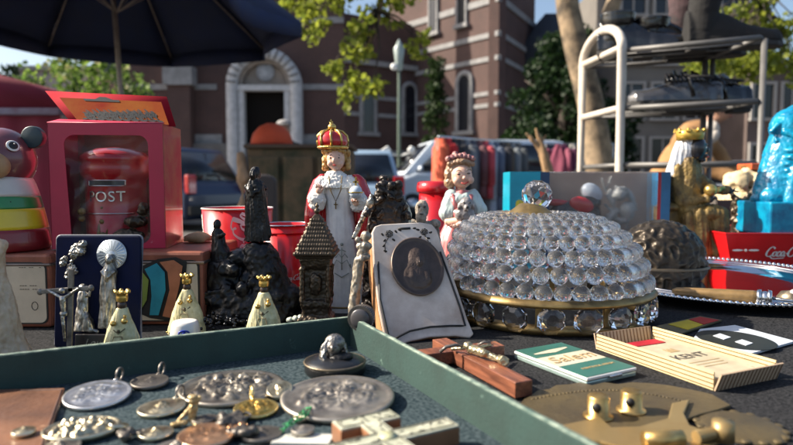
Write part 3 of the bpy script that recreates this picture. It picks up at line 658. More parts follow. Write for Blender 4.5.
# ================================================================ PEOPLE AND FURNITURE BEHIND
m_skin = mat('skin', (.42, .24, .17), .5, var=.05, sub=.1)
m_tan = mat('tan_coat', (.36, .19, .075), .9, vs=5, var=.15, bump=.3, bs=25)
m_dktr = mat('dark_trousers', (.03, .03, .035), .9)
def person(label, loc, rz, lean, coat, hairm, capm=None, h=1.72, reach=True):
    r = thing('person', label, 'person', loc, rz); k = h/1.72
    hip = Vector((0, 0, .92)); ax = Vector((sin(lean), 0, cos(lean))); ch_ = hip+ax*.42; nk = hip+ax*.56; hd = nk+Vector((sin(lean*1.1), 0, cos(lean*1.1)))*.16
    def arms(b, e):
        for s_ in (-1, 1):
            sh = ch_+Vector((0, s_*.19, .05)); el = sh+Vector((.12+.1*sin(lean), s_*.05, -.27)); ha = el+Vector((.2, -s_*.04, -.10))
            b.cap(sh, el, .055+e, .045+e, 10); b.cap(el, ha, .042+e, .03+e, 10)
            if e == 0:
                b.ell(ha+Vector((.05, 0, -.02)), (.05, .02, .035))
                for f in range(4): b.cap(ha+Vector((.07, (f-1.5)*.017, -.02)), ha+Vector((.13-.01*abs(f-1.2), (f-1.5)*.02, -.05)), .0085, .007, 6)
                b.cap(ha+Vector((.03, -s_*.03, -.02)), ha+Vector((.08, -s_*.05, -.04)), .010, .008, 6)
    b = B(); b.ell(hip, (.13, .16, .14)); b.ell(hip.lerp(ch_, .5), (.115, .145, .2), (0, lean, 0)); b.ell(ch_, (.12, .19, .17), (0, lean, 0)); b.cap(ch_, hd, .055)
    b.ell(hd+ax*.03, (.095, .075, .12), (0, lean*.8, 0)); b.ell(hd+ax*.01+Vector((.1, 0, -.01)), (.018, .014, .02))
    for s_ in (-1, 1):
        b.ell(hd+Vector((0, s_*.078, 0)), (.022, .01, .03))
        b.cap(hip+Vector((0, s_*.09, -.03)), (.02, s_*.11, .48), .085, .055, 12); b.cap((.02, s_*.11, .48), (-.02, s_*.12, .09), .055, .04, 12); b.cap((-.03, s_*.12, .05), (.14, s_*.13, .035), .042, .035, 10)
    arms(b, 0)
    mk('body', sculpt(b, .012, 2), m_skin, r)
    b = B(); b.ell(hip, (.17, .20, .2)); b.ell(hip.lerp(ch_, .5)+Vector((-.02, 0, 0)), (.16, .19, .26), (0, lean, 0)); b.ell(ch_+Vector((-.03, 0, 0)), (.16, .22, .2), (0, lean, 0)); arms(b, .025)
    me = sculpt(b, .014, 3, [(.012, 6, 6, 9)]); mk('coat', me, coat, r)
    b = B()
    for s_ in (-1, 1): b.cap(hip+Vector((0, s_*.09, -.03)), (.02, s_*.11, .48), .10, .075, 12); b.cap((.02, s_*.11, .48), (-.02, s_*.12, .1), .075, .07, 12)
    mk('trousers', sculpt(b, .016, 2), m_dktr, r)
    b = B()
    for s_ in (-1, 1): b.cap((-.04, s_*.12, .045), (.16, s_*.13, .04), .05, .042, 10)
    mk('shoes', b, m_tyre, r)
    b = B(); b.ell(hd+ax*.05-Vector((.02, 0, 0)), (.105, .086, .115), (0, lean*.8, 0)); mk('hair', b, hairm, r)
    b = B()
    for s_ in (-1, 1): b.ell(hd+Vector((.088, s_*.03, .03)), (.01, .012, .007))
    mk('eyes', b, m_tyre, r)
    b = B(); b.ell(hd+Vector((.086, 0, -.05)), (.01, .025, .006)); mk('mouth', b, mat('lips', (.35, .1, .08), .5), r)
    if capm:
        b = B(); b.ell(hd+Vector((0, 0, .10)), (.125, .11, .06)); b.ell(hd+Vector((.11, 0, .075)), (.09, .08, .012)); mk('cap', b, capm, r)
    r.scale = (k, k, k); return r
person('person in a tan brown coat bending over behind the shoe rack', (xx(667, 5.0), 5.0, 0), radians(-45), .58, m_tan, mat('dark_hair', (.03, .022, .018), .8), h=1.64)
# pale scarf on that person is a garment part
b = B(); b.ell((0, 0, 0), (.075, .055, .09), (.3, .8, 0)); b.ell((.03, -.02, -.05), (.05, .04, .07), (0, .5, 0)); o = mk('scarf', b, mat('pale_fur', (.55, .5, .44), .9, bump=.5, bs=60), [q for q in S.objects if q.name.startswith('person')][0], (.34, -.04, 1.36))
person('person in a grey flat cap standing before the church portal', (xx(284, 9), 9, 0), radians(-70), .12, mat('dark_jacket', (.05, .045, .04), .9), mat('grey_hair', (.25, .24, .23), .9), mat('grey_cap', (.30, .29, .29), .9, vs=20), h=1.74)
# old cabinet with worn upholstery panels
Yc = 3.1
r = thing('upholstered_screen', 'brown worn fabric panelled cabinet behind the black grotto statue', 'cabinet', (xx(300, Yc), Yc, 0), radians(0)); x0 = xx(247, Yc)-r.location.x; x1 = xx(350, Yc)-r.location.x; z1 = zz(148, Yc)
m_uph = mat('brown_upholstery', (.15, .095, .05), .9, vs=9, col2=(.045, .045, .02), bump=.5, bs=40)
b = B(); b.box(((x0+x1)/2, .2, z1/2), (x1-x0, .36, z1)); mk('carcass', b, m_uph, r, bevel=.01)
b = B(); b.box(((x0+x1)/2, .2, z1+.01), (x1-x0+.03, .4, .02)); mk('top', b, mat('cabinet_wood', (.10, .06, .035), .7, vs=6), r, bevel=.004)
for k in range(3):
    xm = x0+(x1-x0)*(k+.5)/3; b = B(); b.box((xm, .012, z1*.66), ((x1-x0)/3.4, .03, z1*.6)); mk('panel', b, m_uph, r, bevel=.012)
b = B(); zs_ = [.05, .3, .55, .75, .9, z1-.02]; b.tube([(x0-.03+.012*sin(i*2), .02, z) for i, z in enumerate(zs_)], [.035, .03, .04, .03, .035, .02], 10); me = sculpt(b, .008, 2, [(.012, 25, 25, 12)]); mk('fur_trim', me, mat('tan_fur', (.42, .26, .15), .95, vs=15, bump=.8, bs=60), r)
r = thing('dome_cushion', 'round orange red dome cushion on top of the brown cabinet', 'cushion', P(272, 148, 3.3)); r.location.z = z1+.02; b = B()
b.lathe([(.0, .128), (.03, .125), (.07, .105), (.10, .07), (.113, .03), (.112, .0), (0, 0)], 28); mk('cover', b, mat('orange_cloth', (.62, .075, .02), .75, vs=8, var=.1, bump=.2, bs=80), r)
b = B(); b.tube([(.114*cos(a), .114*sin(a), .012) for a in [2*pi*k/30 for k in range(30)]], .004, 6, True); mk('piping', b, mat('orange_pipe', (.45, .05, .02), .8), r)
# dark round-backed chair
Yh = 2.3
r = thing('round_back_chair', 'dark chair with rounded top behind the red cup', 'chair', (xx(264, Yh), Yh, 0)); zt = zz(174, Yh); m_ch = mat('dark_brown_vinyl', (.045, .033, .03), .5, vs=12)
b = B(); w_ = .05; b.prism([(-w_, .5), (w_, .5), (w_, zt-.03)]+[(w_*cos(a), zt-.03+.03*sin(a)) for a in [pi*k/10 for k in range(1, 10)]]+[(-w_, zt-.03)], -.02, .02); mk('backrest', b, m_ch, r, bevel=.008)
b = B(); b.box((0, .12, .46), (.34, .34, .06)); mk('seat', b, m_ch, r, bevel=.02)
for sx in (-1, 1):
    for y in (-.02, .26): b = B(); b.cyl((sx*.14, y, .44), (sx*.16, y, 0), .014, .011, 10); mk('leg', b, m_chrome, r)
# ================================================================ MARKET TABLE
r = thing('market_table', 'folding stall table under the dark cloth', 'table', (.05, .62, 0))
b = B(); b.box((0, 0, .725), (2.3, 1.36, .03)); mk('tabletop', b, mat('table_board', (.3, .2, .12), .7), r)
for sx in (-1, 1):
    for sy in (-1, 1): b = B(); b.cyl((sx*1.0, sy*.6, 0), (sx*1.0, sy*.6, .71), .015, seg=10); mk('leg', b, m_chrome, r)
m_cloth = mat('charcoal_felt', (.038, .038, .041), .95, vs=520, col2=(.004, .005, .006), bump=.8, bs=900, spec=.1)
b = B(); n = 60; g = []
bm_ = b.bm; X0, X1, Y0, Y1 = -1.14, 1.24, -.08, 1.32
# cloth: a sheet laid over the table, with edges falling over the sides
V = {}
for i in range(n+1):
    for j in range(n+1):
        x = X0+(X1-X0)*i/n; y = Y0+(Y1-Y0)*j/n; z = .0; ex = max(0, -1.10-x, x-1.20); ey = max(0, -.06-y, y-1.30)
        z = TZ-.0005+.0005*noise.noise(Vector((x*3, y*3, 0)))
        V[i, j] = bm_.verts.new((x, y, z))
for i in range(n):
    for j in range(n): bm_.faces.new((V[i, j], V[i+1, j], V[i+1, j+1], V[i, j+1]))
edge = [V[i, 0] for i in range(n+1)]+[V[n, j] for j in range(1, n+1)]+[V[i, n] for i in range(n-1, -1, -1)]+[V[0, j] for j in range(n-1, 0, -1)]
low = []
for k, v in enumerate(edge):
    c = Vector((.05, .62, 0)); d = (v.co-c); d.z = 0; d.normalize(); low.append(bm_.verts.new(v.co+d*(.015+.012*sin(k*.8))+Vector((0, 0, -.28))))
for k in range(len(edge)): bm_.faces.new((edge[k], edge[(k+1) % len(edge)], low[(k+1) % len(edge)], low[k]))
for f in bm_.faces: f.smooth = True
tag(mk('tablecloth', b, m_cloth), 'dark charcoal speckled felt cloth covering the stall table', 'tablecloth')
# ================================================================ TABLE MATERIALS
m_black = mat('blackened_metal', (.010, .010, .011), .38, .3, wear=((.20, .185, .17), .54, .68), scuff=((.10, .09, .08), 60, .62), vs=60, bump=.2, bs=300)
m_bronze = mat('dark_bronze', (.075, .058, .042), .42, .75, wear=((.36, .29, .2), .53, .65), vs=60, bump=.3, bs=400)
m_silver = mat('aged_silver', (.50, .48, .44), .34, .9, vs=120, col2=(.16, .15, .13), bump=.25, bs=500)
m_silver2 = mat('bright_silver', (.72, .73, .75), .22, 1, vs=80, col2=(.45, .46, .48), bump=.1, bs=500)
m_pewter = mat('grey_pewter', (.30, .275, .24), .45, .6, vs=90, col2=(.13, .115, .10), bump=.3, bs=500)
m_brass = mat('brass', (.60, .40, .15), .33, .85, vs=60, col2=(.36, .22, .07), bump=.06, bs=300)
m_dbrass = mat('tarnished_brass', (.13, .096, .045), .5, .45, vs=24, col2=(.085, .065, .038), scuff=((.07, .05, .03), 55, .60), bump=.35, bs=200)
m_gold = mat('gold_paint', (.24, .16, .05), .5, .3, vs=60, col2=(.09, .06, .025), bump=.1, bs=300)
m_goldm = mat('gilt', (.75, .50, .15), .3, .9, vs=90)
m_ivory = mat('ivory_resin', (.62, .58, .44), .42, vs=90, col2=(.42, .38, .24), coat=.2, sub=.1, bump=.1, bs=300)
m_porc = mat('white_porcelain', (.78, .76, .72), .28, var=.04, coat=.5, sub=.05, scuff=((.35, .28, .2), 70, .67))
m_porcb = mat('grey_white_glaze', (.70, .70, .71), .3, coat=.4, vs=60, var=.1, scuff=((.35, .3, .25), 60, .66))
m_redglz = mat('red_glaze', (.50, .012, .018), .22, coat=.6, var=.08)
m_crimson = mat('crimson_card', (.46, .018, .058), .45, coat=.15, scuff=((.6, .35, .35), 45, .68), var=.06, vs=20)
m_coke = mat('cola_red', (.58, .008, .012), .3, coat=.5, var=.05)
m_inkw = mat('white_ink', (.78, .76, .72), .5, var=.02)
m_inkk = mat('black_ink', (.015, .015, .015), .5, var=0)
m_face = mat('painted_skin', (.70, .44, .33), .4, coat=.3, var=.05, sub=.15)
m_blond = mat('blond_glaze', (.55, .32, .10), .4, vs=150, col2=(.3, .16, .04), coat=.2)
m_lip = mat('painted_lips', (.55, .08, .07), .4)
m_eye = mat('painted_eyes', (.05, .035, .03), .3)
m_navyv = mat('navy_velvet', (.006, .010, .042), .8, spec=.2, vs=50, bump=.2, bs=900)
m_cream = mat('cream_card', (.55, .48, .36), .6, vs=30, var=.08)
m_copperb = mat('copper_red_frame', (.30, .10, .06), .45, .2, vs=50, var=.15)
m_turq = mat('turquoise_glaze', (.0, .24, .40), .3, coat=.4, vs=50, col2=(.0, .12, .25), bump=.2, bs=160)
def box_card(r, name, c, size, m, bevel=.0008): b = B(); b.box(c, size); return mk(name, b, m, r, bevel=bevel)
# ================================================================ TIN BOXES (left)
def tin(label, px0, px1, pytop, D, right, depth=.14):
    z1 = P(0, pytop, D).z-TZ; x0 = P(px0, pytop, D).x; x1 = P(px1, pytop, D).x
    r = thing('game_tin', label, 'tin box', ((x0+x1)/2, D, TZ), 0, 'flat tin boxes under the toys'); W_ = x1-x0; h = z1
    b = B(); b.box((0, depth/2, h/2), (W_, depth, h)); mk('tin_body', b, m_copperb, r, bevel=.003)
    b = B(); b.box((0, depth/2, h-.0105), (W_+.003, depth+.003, .003)); mk('rim', b, mat('tin_rim', (.25, .2, .17), .3, .8), r, bevel=.001)
    def rr(w_, hh, rad, n=6): 
        o = []
        for cx, cz, a0 in ((w_/2-rad, hh/2-rad, 0), (-w_/2+rad, hh/2-rad, pi/2), (-w_/2+rad, -hh/2+rad, pi), (w_/2-rad, -hh/2+rad, 1.5*pi)):
            for k in range(n+1): a = a0+pi/2*k/n; o.append((cx+rad*cos(a), h*.47+cz+rad*sin(a)))
        return o
    b = B(); b.prism(rr(W_*.95, h*.84, .007), -.0007, 0); mk('printed_border', b, m_inkk, r)
    b = B(); b.prism(rr(W_*.925, h*.80, .006), -.0012, -.0006); mk('front_panel', b, m_cream, r)
    return r, W_, h
tA, wA, hA = tin('copper red tin box with cream panel under the toy bear', -62, 49, 254, .565, False)
tB, wB, hB = tin('tin box with coloured segment picture under the red package', 52, 203, 252, .575, True)
# small print rows on left tin, coloured segments on right tin
b = B()
for i in range(7):
    for k in range(9):
        if random.random() < .75 and (i == 0 or i > 4): b.box((wA*.24+k*.0024, -.0014, hA*.82-.0035*i), (.0016, .0004, .0005))
b.tube([(wA*.36+.003*cos(a), -.0014, hA*.30+.004*sin(a)) for a in [2*pi*k/14 for k in range(14)]], .0003, 4, True)
mk('small_print', b, m_inkk, tA)
fg = Fig(.5735, 127.5); fg.loc = tB.location.copy(); fg.loc.y = .5735
def seg(name, pts, col, dy=-.0022):
    q = [fg.p(x, y) for x, y in pts]; b = B(); b.prism([(v.x, v.z) for v in q], dy-.0005, dy); mk(name, b, mat('ink_'+name, col, .5, var=.12, vs=60), tB)
seg('blade_outline', [(134, 275), (142, 266), (158, 259), (176, 257), (187, 262), (186, 275), (180, 300), (176, 322), (150, 318), (134, 311)], (.015, .015, .015), -.0014)
seg('green_segment', [(135, 277), (142, 271), (149, 280), (147, 300), (140, 312), (135, 309)], (.19, .26, .05))
seg('blue_segment', [(145, 269), (157, 263), (165, 272), (166, 290), (159, 315), (150, 315), (152, 296), (151, 280)], (.02, .26, .36))
seg('orange_segment', [(160, 262), (174, 260), (183, 266), (180, 284), (172, 318), (163, 316), (170, 290), (168, 272)], (.42, .16, .08))
# ================================================================ TOY BEAR
D = .60; f = Fig(D, 2, TZ+hA+.0005)
r = thing('toy_bear', 'round headed wooden toy bear with striped white green yellow red body', 'toy', f.loc)
m_bear = mat('plum_lacquer', (.17, .045, .055), .3, coat=.5, vs=30, var=.15)
zs = lambda py: f.p(2, py).z
def stripe(y0, y1, n=6):
    prof = []
    for i in range(n+1):
        y = y0+(y1-y0)*i/n; t = max(0, (y-178)/(250-178)); prof.append((f.r(27+17*t**.7-max(0, (t-.9))*35), max(.0003, zs(y))))
    return prof
for nm, y0, y1, c in (('white_band', 177, 196, (.6, .58, .54)), ('green_band', 196, 208, (.02, .22, .06)), ('yellow_band', 208, 228, (.65, .50, .02)), ('red_band', 228, 251, (.20, .012, .015))):
    b = B(); b.lathe(stripe(y0, y1), 40, caps=True); mk(nm, b, mat('bear_'+nm, c, .35, coat=.4, var=.06), r)
hc = f.p(1, 160)
b = B(); b.ell(hc, (f.r(32), f.r(30), f.r(32)), u=40, v=24); mk('head', b, m_bear, r)
for sx in (-1, 1):
    b = B(); e = hc+Vector((f.r(33)*sx, 0, f.r(22.5))); b.cyl(e+Vector((0, -.003, 0)), e+Vector((0, .005, 0)), f.r(11), seg=32); b.sm = False; mk('ear', b, mat('dark_teal_ear', (.012, .035, .045), .45, coat=.2), r, bevel=.001)
    RZ = Euler((0, 0, radians(22))).to_matrix(); e = hc+RZ @ Vector((f.r(15.5)*sx, -f.r(25.5), f.r(13))); nrm = RZ @ Vector((.5*sx, -.8, .45)).normalized(); q = nrm.to_track_quat('Z', 'Y').to_euler()
    b = B(); b.ell(e, (f.r(6), f.r(6), .0012), q); ey = mk('eye', b, m_inkw, r)
    b = B(); b.ell(e+nrm*.0008, (f.r(4.2), f.r(4.2), .0012), q); mk('pupil', b, m_inkk, ey)
    b = B(); b.ell(e+nrm*.0018+Vector((.0008, 0, .0012)), .0007); mk('glint', b, m_inkw, ey)
b = B(); b.ell(hc+RZ @ Vector((0, -f.r(28), -f.r(6))), (f.r(14), f.r(8), f.r(13)), (0, 0, radians(33))); mk('muzzle', b, mat('tan_wood', (.42, .26, .13), .5, vs=40), r)
b = B(); b.ell(hc+RZ @ Vector((0, -f.r(36), f.r(0))), (f.r(4), f.r(2), f.r(3))); 
for k in range(3): b.box(hc+RZ @ Vector((f.r(-4+4*k), -f.r(35.6), -f.r(8))), (.0008, .001, .004), (0, .5, 0))
mk('nose', b, m_inkk, r)
b = B(); b.box(f.p(-4, 214, -36), (f.r(26), .004, f.r(24)), (0, .12, 0)); mk('sash', b, mat('toy_black', (.02, .02, .022), .5), r, bevel=.001)
b = B()
for i in range(2):
    for k in range(6): b.box(f.p(13+k*2.6, 201+i*4, -32+k*1.5), (.0017, .0006, .0012))
mk('chest_lettering', b, m_inkk, r)
# ================================================================ RED PACKAGE WITH POST BOX
D = .60; f = Fig(D, 114, TZ+hB+.0005)
r = thing('boxed_toy', 'open topped crimson window box holding a red post box money bank', 'boxed toy', f.loc, .10)
X0, X1 = f.p(54, 0).x, f.p(164, 0).x; Zt = f.p(0, 123).z; dp = .068
fw = X1-X0; t = .0009
def rrp(x0, x1, z0, z1, rad, n=6):
    o = []
    for cx, cz, a0 in ((x1-rad, z1-rad, 0), (x0+rad, z1-rad, pi/2), (x0+rad, z0+rad, pi), (x1-rad, z0+rad, 1.5*pi)):
        for k in range(n+1): a = a0+pi/2*k/n; o.append((cx+rad*cos(a), cz+rad*sin(a)))
    return o
wx0, wx1, wz0, wz1 = f.p(69, 0).x, f.p(149, 0).x, f.p(0, 244).z, f.p(0, 135).z
win = rrp(wx0, wx1, wz0, wz1, .010); win = [(x+(.004 if (x < 0 and z < wz1-.03) else 0), z) for x, z in win]
def outer_pts(win):
    o = []
    for k, (x, z) in enumerate(win):
        q = k//7; a = (0, pi/2, pi, 1.5*pi)[q]+pi/2*(k % 7)/6
        cx, cz = ((X1, Zt), (X0, Zt), (X0, 0), (X1, 0))[q]; j = k % 7
        mx, mz = (wx0+wx1)/2, (wz0+wz1)/2
        if q in (0, 2): o.append((cx, cz if j >= 3 else cz-(Zt*.12 if q == 0 else -Zt*.12)*(3-j)/3) if j < 3 else (cx-(X1-X0)*.12*(1 if q == 0 else -1)*(j-3)/3, cz))
        else: o.append((cx+(X1-X0)*.12*(1 if q == 1 else -1)*(3-j)/3, cz) if j < 3 else (cx, cz-(Zt*.12 if q == 1 else -Zt*.12)*(j-3)/3))
    return o
ou = outer_pts(win); b = B(); b.sm = False
b.loft([[(x, 0, z) for x, z in ou], [(x, 0, z) for x, z in win], [(x, t, z) for x, z in win], [(x, t, z) for x, z in ou]], caps=False); mk('front_panel', b, m_crimson, r)
b = B(); b.box((X1-t/2, dp/2, Zt/2), (t, dp, Zt)); mk('side_panel', b, mat('crimson_gold_side', (.36, .02, .045), .35, coat=.5, vs=45, col2=(.36, .12, .06)), r)
b = B(); b.box((X0+t/2, dp/2, Zt/2), (t, dp, Zt)); mk('side_panel', b, m_crimson, r)
xm_ = (X0+X1)/2; b = B(); b.box((xm_, dp, Zt/2), (fw, t, Zt)); mk('back_panel', b, mat('card_inner', (.16, .12, .09), .8), r)
b = B(); b.box((xm_, dp/2, t/2), (fw-.002, dp-.002, t)); mk('base_panel', b, m_crimson, r)
b = B(); b.loft([[(X0, 0, Zt-.0004), (X1, .0, Zt-.0004), (X1-.003, .016, Zt+.002), (X0+.006, .013, Zt+.004)], [(X0, 0, Zt+.0004), (X1, .0, Zt+.0004), (X1-.003, .016, Zt+.0028), (X0+.006, .013, Zt+.0048)]]); b.sm = False; mk('tuck_flap', b, m_crimson, r)
# window film
m_film = mat('clear_film', (.85, .82, .8), .10, trans=.93, ior=1.25, var=0, alpha=.33, coat=1)
b = B(); V = []
nx, nz = 26, 34
for j in range(nz+1):
    V.append([(wx0-.002+(wx1-wx0+.004)*i/nx, .0040+.0026*(1-abs(noise.noise(Vector((i*.22, j*.16, 3))))*2)*(1 if 0 < i < nx and 0 < j < nz else 0), wz0-.002+(wz1-wz0+.004)*j/nz) for i in range(nx+1)])
b.loft(V, closed=False); wf = mk('window_film', b, m_film, r)
# header flap, leaning back
fl = [P(54, 92, D+.05)-f.loc, P(170, 96, D+.05)-f.loc, P(176, 126, D+.02)-f.loc, P(76, 124, D+.02)-f.loc]
b = B(); b.loft([[fl[0], fl[1], fl[2], fl[3]], [q+Vector((0, .001, 0)) for q in (fl[0], fl[1], fl[2], fl[3])]]); b.sm = False; fo = mk('header_flap', b, mat('crimson_flap', (.30, .008, .018), .8, spec=.1, var=.05), r)
def onfl(u, v, o=-.0008): a = fl[0].lerp(fl[1], u); c = fl[3].lerp(fl[2], u); return a.lerp(c, v)+Vector((0, o, 0))
b = B(); b.loft([[onfl(.08+.86*i/10, .2+.75*j/4) for i in range(11)] for j in range(5)], closed=False); mo = mat('orange_print', (.22, .016, .006), .8, spec=.1, vs=14, col2=(.27, .075, .008)); mk('orange_print', b, mo, fo)
b = B()
for u0, u1, v0, v1 in ((.28, .58, .2, .27),): b.loft([[onfl(u0+(u1-u0)*i/6, v0+(v1-v0)*j-(.08 if 2 < i < 5 and j == 0 else 0), -.0014) for i in range(7)] for j in range(2)], closed=False)
R3 = random.Random(3)
for k in range(46):
    u = .2+.66*k/46; vv = .72-.1*(u-.2)+.04*sin(k*1.7); h_ = R3.uniform(.07, .16)
    ribbon(b, [(u-.008, vv-h_), (u+.006, vv-h_*.4), (u-.005, vv+h_*.3), (u+.01, vv+h_)], .017, lambda x, y: onfl(x, y, -.0014))
for k in range(9): ribbon(b, [(.15+.08*k, .86), (.2+.08*k, .82), (.25+.08*k, .88)], .06, lambda x, y: onfl(x, y, -.0014))
mk('blackletter_print', b, m_inkk, fo)
# post box money bank inside
b = B(); pc_ = Vector((f.p(117, 0).x-.0125, .036, 0)); q = lambda py: max(.001, f.p(0, py).z)
b.lathe([(.035, q(249)), (.035, q(238)), (.030, q(236)), (.030, q(181)), (.032, q(178)), (.034, q(173)), (.0345, q(167)), (.033, q(162)), (.0345, q(160)), (.0345, q(156)), (.029, q(151)), (.018, q(147)), (.0, q(145))], 40, pc_, True)
mk('post_box', b, mat('postbox_red', (.34, .006, .012), .3, coat=.5, var=.05), r)
pbx = r
def cylmap(R_, zc, cx=pc_): return lambda x, y: Vector((cx.x+R_*sin(x/R_), cx.y-R_*cos(x/R_), zc+y))
b = B(); fn = cylmap(.0305, q(183)); 
fr_ = [(-.019, -.0028), (.019, -.0028), (.019, .0028), (-.019, .0028), (-.019, -.0028)]
pts = []
for a_, c_ in zip(fr_, fr_[1:]):
    for k in range(8): pts.append(fn(a_[0]+(c_[0]-a_[0])*k/8, a_[1]+(c_[1]-a_[1])*k/8))
b.tube(pts, .0006, 5, True); mk('slot_frame', b, m_silver2, r); b = B(); b.tube([cylmap(.0312, q(214))(x*.002, 0) for x in range(-14, 15)], .0006, 5)
mk('base_line', b, m_silver2, r)
b = B(); b.loft([[fn(-.018+.036*k/12, y) for k in range(13)] for y in (-.002, .002)], closed=False); mk('slot', b, m_inkk, r)
me = text_mesh('POST', .0150, .0002, bold=.0001, space=1.1)
for v in me.vertices: c = cylmap(.0308-v.co.z, q(197))(v.co.x, v.co.y); v.co = c
mk('lettering', me, m_silver2, r)
b = B()
for k, (px, py, rr_) in enumerate(((80, 212, 4), (80, 219, 3.4), (100, 222, 3), (101, 236, 4), (100, 208, 2.2))): b.ell(f.p(px, py, 8), f.r(rr_))
b.cap(f.p(103, 244, 6), f.p(110, 204, 10), .0018, .001); b.cap(f.p(96, 244, 6), f.p(98, 214, 10), .002, .0016)
mk('gold_trim', b, m_gold, r)
b = B(); b.ell(f.p(133, 222, 6), (.012, .008, .006)); b.ell(f.p(126, 236, 6), (.016, .006, .007)); b.ell(f.p(140, 210, 8), (.006, .006, .008)); mk('dark_trim', sculpt(b, .001, 2, [(.0015, 200, 200, 200)]), m_bronze, r)
# ================================================================ IVORY ROBED FIGURE left edge
D = .47; f = Fig(D, 0)
r = thing('robed_figurine', 'ivory robed figurine with pleated gown cut off at left edge', 'figurine', f.loc)
b = B(); b.rings(f.rg([(-3, 372, 36, 22), (-2, 352, 32, 21), (-4, 335, 27, 18), (-6, 315, 23, 16), (-8, 295, 19, 14), (-10, 275, 15, 12), (-11, 262, 14, 11), (-12, 245, 17, 10), (-12, 235, 8, 6)]), 28)
b.cap(f.p(-26, 245), f.p(-8, 268, -10), f.r(6), f.r(5)); b.cap(f.p(2, 245), f.p(-4, 268, -10), f.r(6), f.r(5)); b.ell(f.p(22, 372), f.r(20, 18, 6) if False else (f.r(22), f.r(16), f.r(7)))
mk('robe', sculpt(b, .0009, 3, [(.0022, 130, 130, 18), (.0006, 400, 400, 200)]), mat('old_ivory', (.60, .47, .33), .45, coat=.2, vs=60, col2=(.40, .27, .16), sub=.1), r)
b = B(); b.ell(f.p(-12, 224), (f.r(9), f.r(9), f.r(11))); b.ell(f.p(-12, 225, -9), f.r(1.6)); b.ell(f.p(-15, 222, -8), f.r(1)); b.ell(f.p(-9, 222, -8), f.r(1)); b.cap(f.p(-15, 266, -12), f.p(-12, 262, -13), f.r(3)); mk('head', sculpt(b, .0008, 2), m_face, r)
# ================================================================ NAVY PLAQUE WITH SILVER FIGURES
D = .495; f = Fig(D, 92)
r = thing('lourdes_plaque', 'navy velvet plaque with silver praying Madonna and crystal halo', 'plaque', f.loc, rot=(-.10, 0, 0))
b = B(); X0, X1 = f.p(49, 0).x, f.p(135, 0).x; Zt = f.p(0, 238).z+.001
b.prism(rrp(X0, X1, 0, Zt, .003), 0, .004); mk('board', b, m_navyv, r, bevel=.0006)
b = B(); pr = rrp(X0-.0006, X1+.0006, -.0002, Zt+.0008, .0035); b.tube([(x, .003, z) for x, z in pr], .0009, 6, True); mk('edge_binding', b, mat('edge_grey', (.22, .23, .27), .5), r)
b = B(); b.cyl(f.p(108, 255, -1), f.p(108, 255, -2.2), f.r(15.2), seg=40); hl = mk('halo', b, mat('iridescent_disc', (.62, .68, .74), .25, .3, vs=200), r)
b = B()
for k in range(24):
    a = 2*pi*k/24; c = f.p(108, 255, -2.6); b.box(c+Vector((cos(a)*f.r(9), 0, sin(a)*f.r(9))), (f.r(10), .0005, .0005), (0, -a, 0))
mk('halo_rays', b, m_silver2, hl)
b = B()
b.rings(f.rg([(108, 328, 9, 5, -5), (108, 315, 8.5, 5, -5), (108, 300, 8, 5, -5), (108, 285, 8, 5, -5), (108, 272, 8, 5, -5), (108, 264, 5, 4, -5)]), 16); b.ell(f.p(108, 260, -5), (f.r(5), f.r(4), f.r(6))); b.ell(f.p(108, 261, -8), (f.r(3), f.r(2.4), f.r(4)))
b.cap(f.p(102, 272, -7), f.p(107, 278, -10), f.r(2), f.r(1.5)); b.cap(f.p(114, 272, -7), f.p(109, 278, -10), f.r(2), f.r(1.5)); b.cap(f.p(108, 280, -10), f.p(108, 271, -11), f.r(1.6), f.r(1))
mk('praying_madonna', sculpt(b, .00055, 2, [(.0011, 330, 330, 50)]), m_silver, r)
b = B()
b.rings(f.rg([(86, 331, 11, 5, -5), (86, 322, 9, 5, -5), (83, 312, 6, 5, -5), (83, 300, 6, 4.5, -5), (83, 292, 4, 3.5, -5)]), 14); b.ell(f.p(83, 288, -5), f.r(4.2)); b.cap(f.p(85, 298, -6), f.p(91, 293, -8), f.r(1.8), f.r(1.2)); b.cap(f.p(91, 296, -8), f.p(92, 288, -8), f.r(1.4), f.r(1)); b.cap(f.p(86, 328, -6), f.p(99, 331, -6), f.r(3), f.r(2))
mk('kneeling_girl', sculpt(b, .00055, 2, [(.0009, 350, 350, 120)]), m_silver, r)
b = B(); b.ell(f.p(76, 250, -5), (f.r(8), f.r(4), f.r(7))); b.ell(f.p(80, 245, -6), (f.r(5), f.r(3), f.r(4))); b.ell(f.p(72, 254, -7), (f.r(4.5), f.r(3), f.r(5))); b.ell(f.p(79, 252, -8), (f.r(4), f.r(2.5), f.r(4)))
b.cap(f.p(66, 268, -3), f.p(72, 256, -4), f.r(1.8)); b.cap(f.p(66, 268, -3), f.p(64, 278, -3), f.r(1.6)); b.ell(f.p(61, 262, -4), (f.r(4), f.r(1.6), f.r(6.5)), (0, .5, 0)); b.ell(f.p(71, 270, -4), (f.r(4.5), f.r(1.6), f.r(6)), (0, -.6, 0))
mk('silver_rose', sculpt(b, .0005, 1, [(.0012, 500, 500, 500)]), m_silver, r)
b = B(); X = f.p(77, 0).x, f.p(135, 0).x; b.box(((X[0]+X[1])/2, -.006, f.p(0, 340).z), (X[1]-X[0], .010, f.r(15))); ba = mk('base_block', b, mat('plaque_base', (.02, .017, .018), .35, coat=.4), r, bevel=.0006)
me = text_mesh('Lourdes', .0085, .0002, shear=.35); mk('lettering', me, m_silver, ba, loc=((X[0]+X[1])/2-.002, -.0113, f.p(0, 341).z), rot=(pi/2, 0, 0))
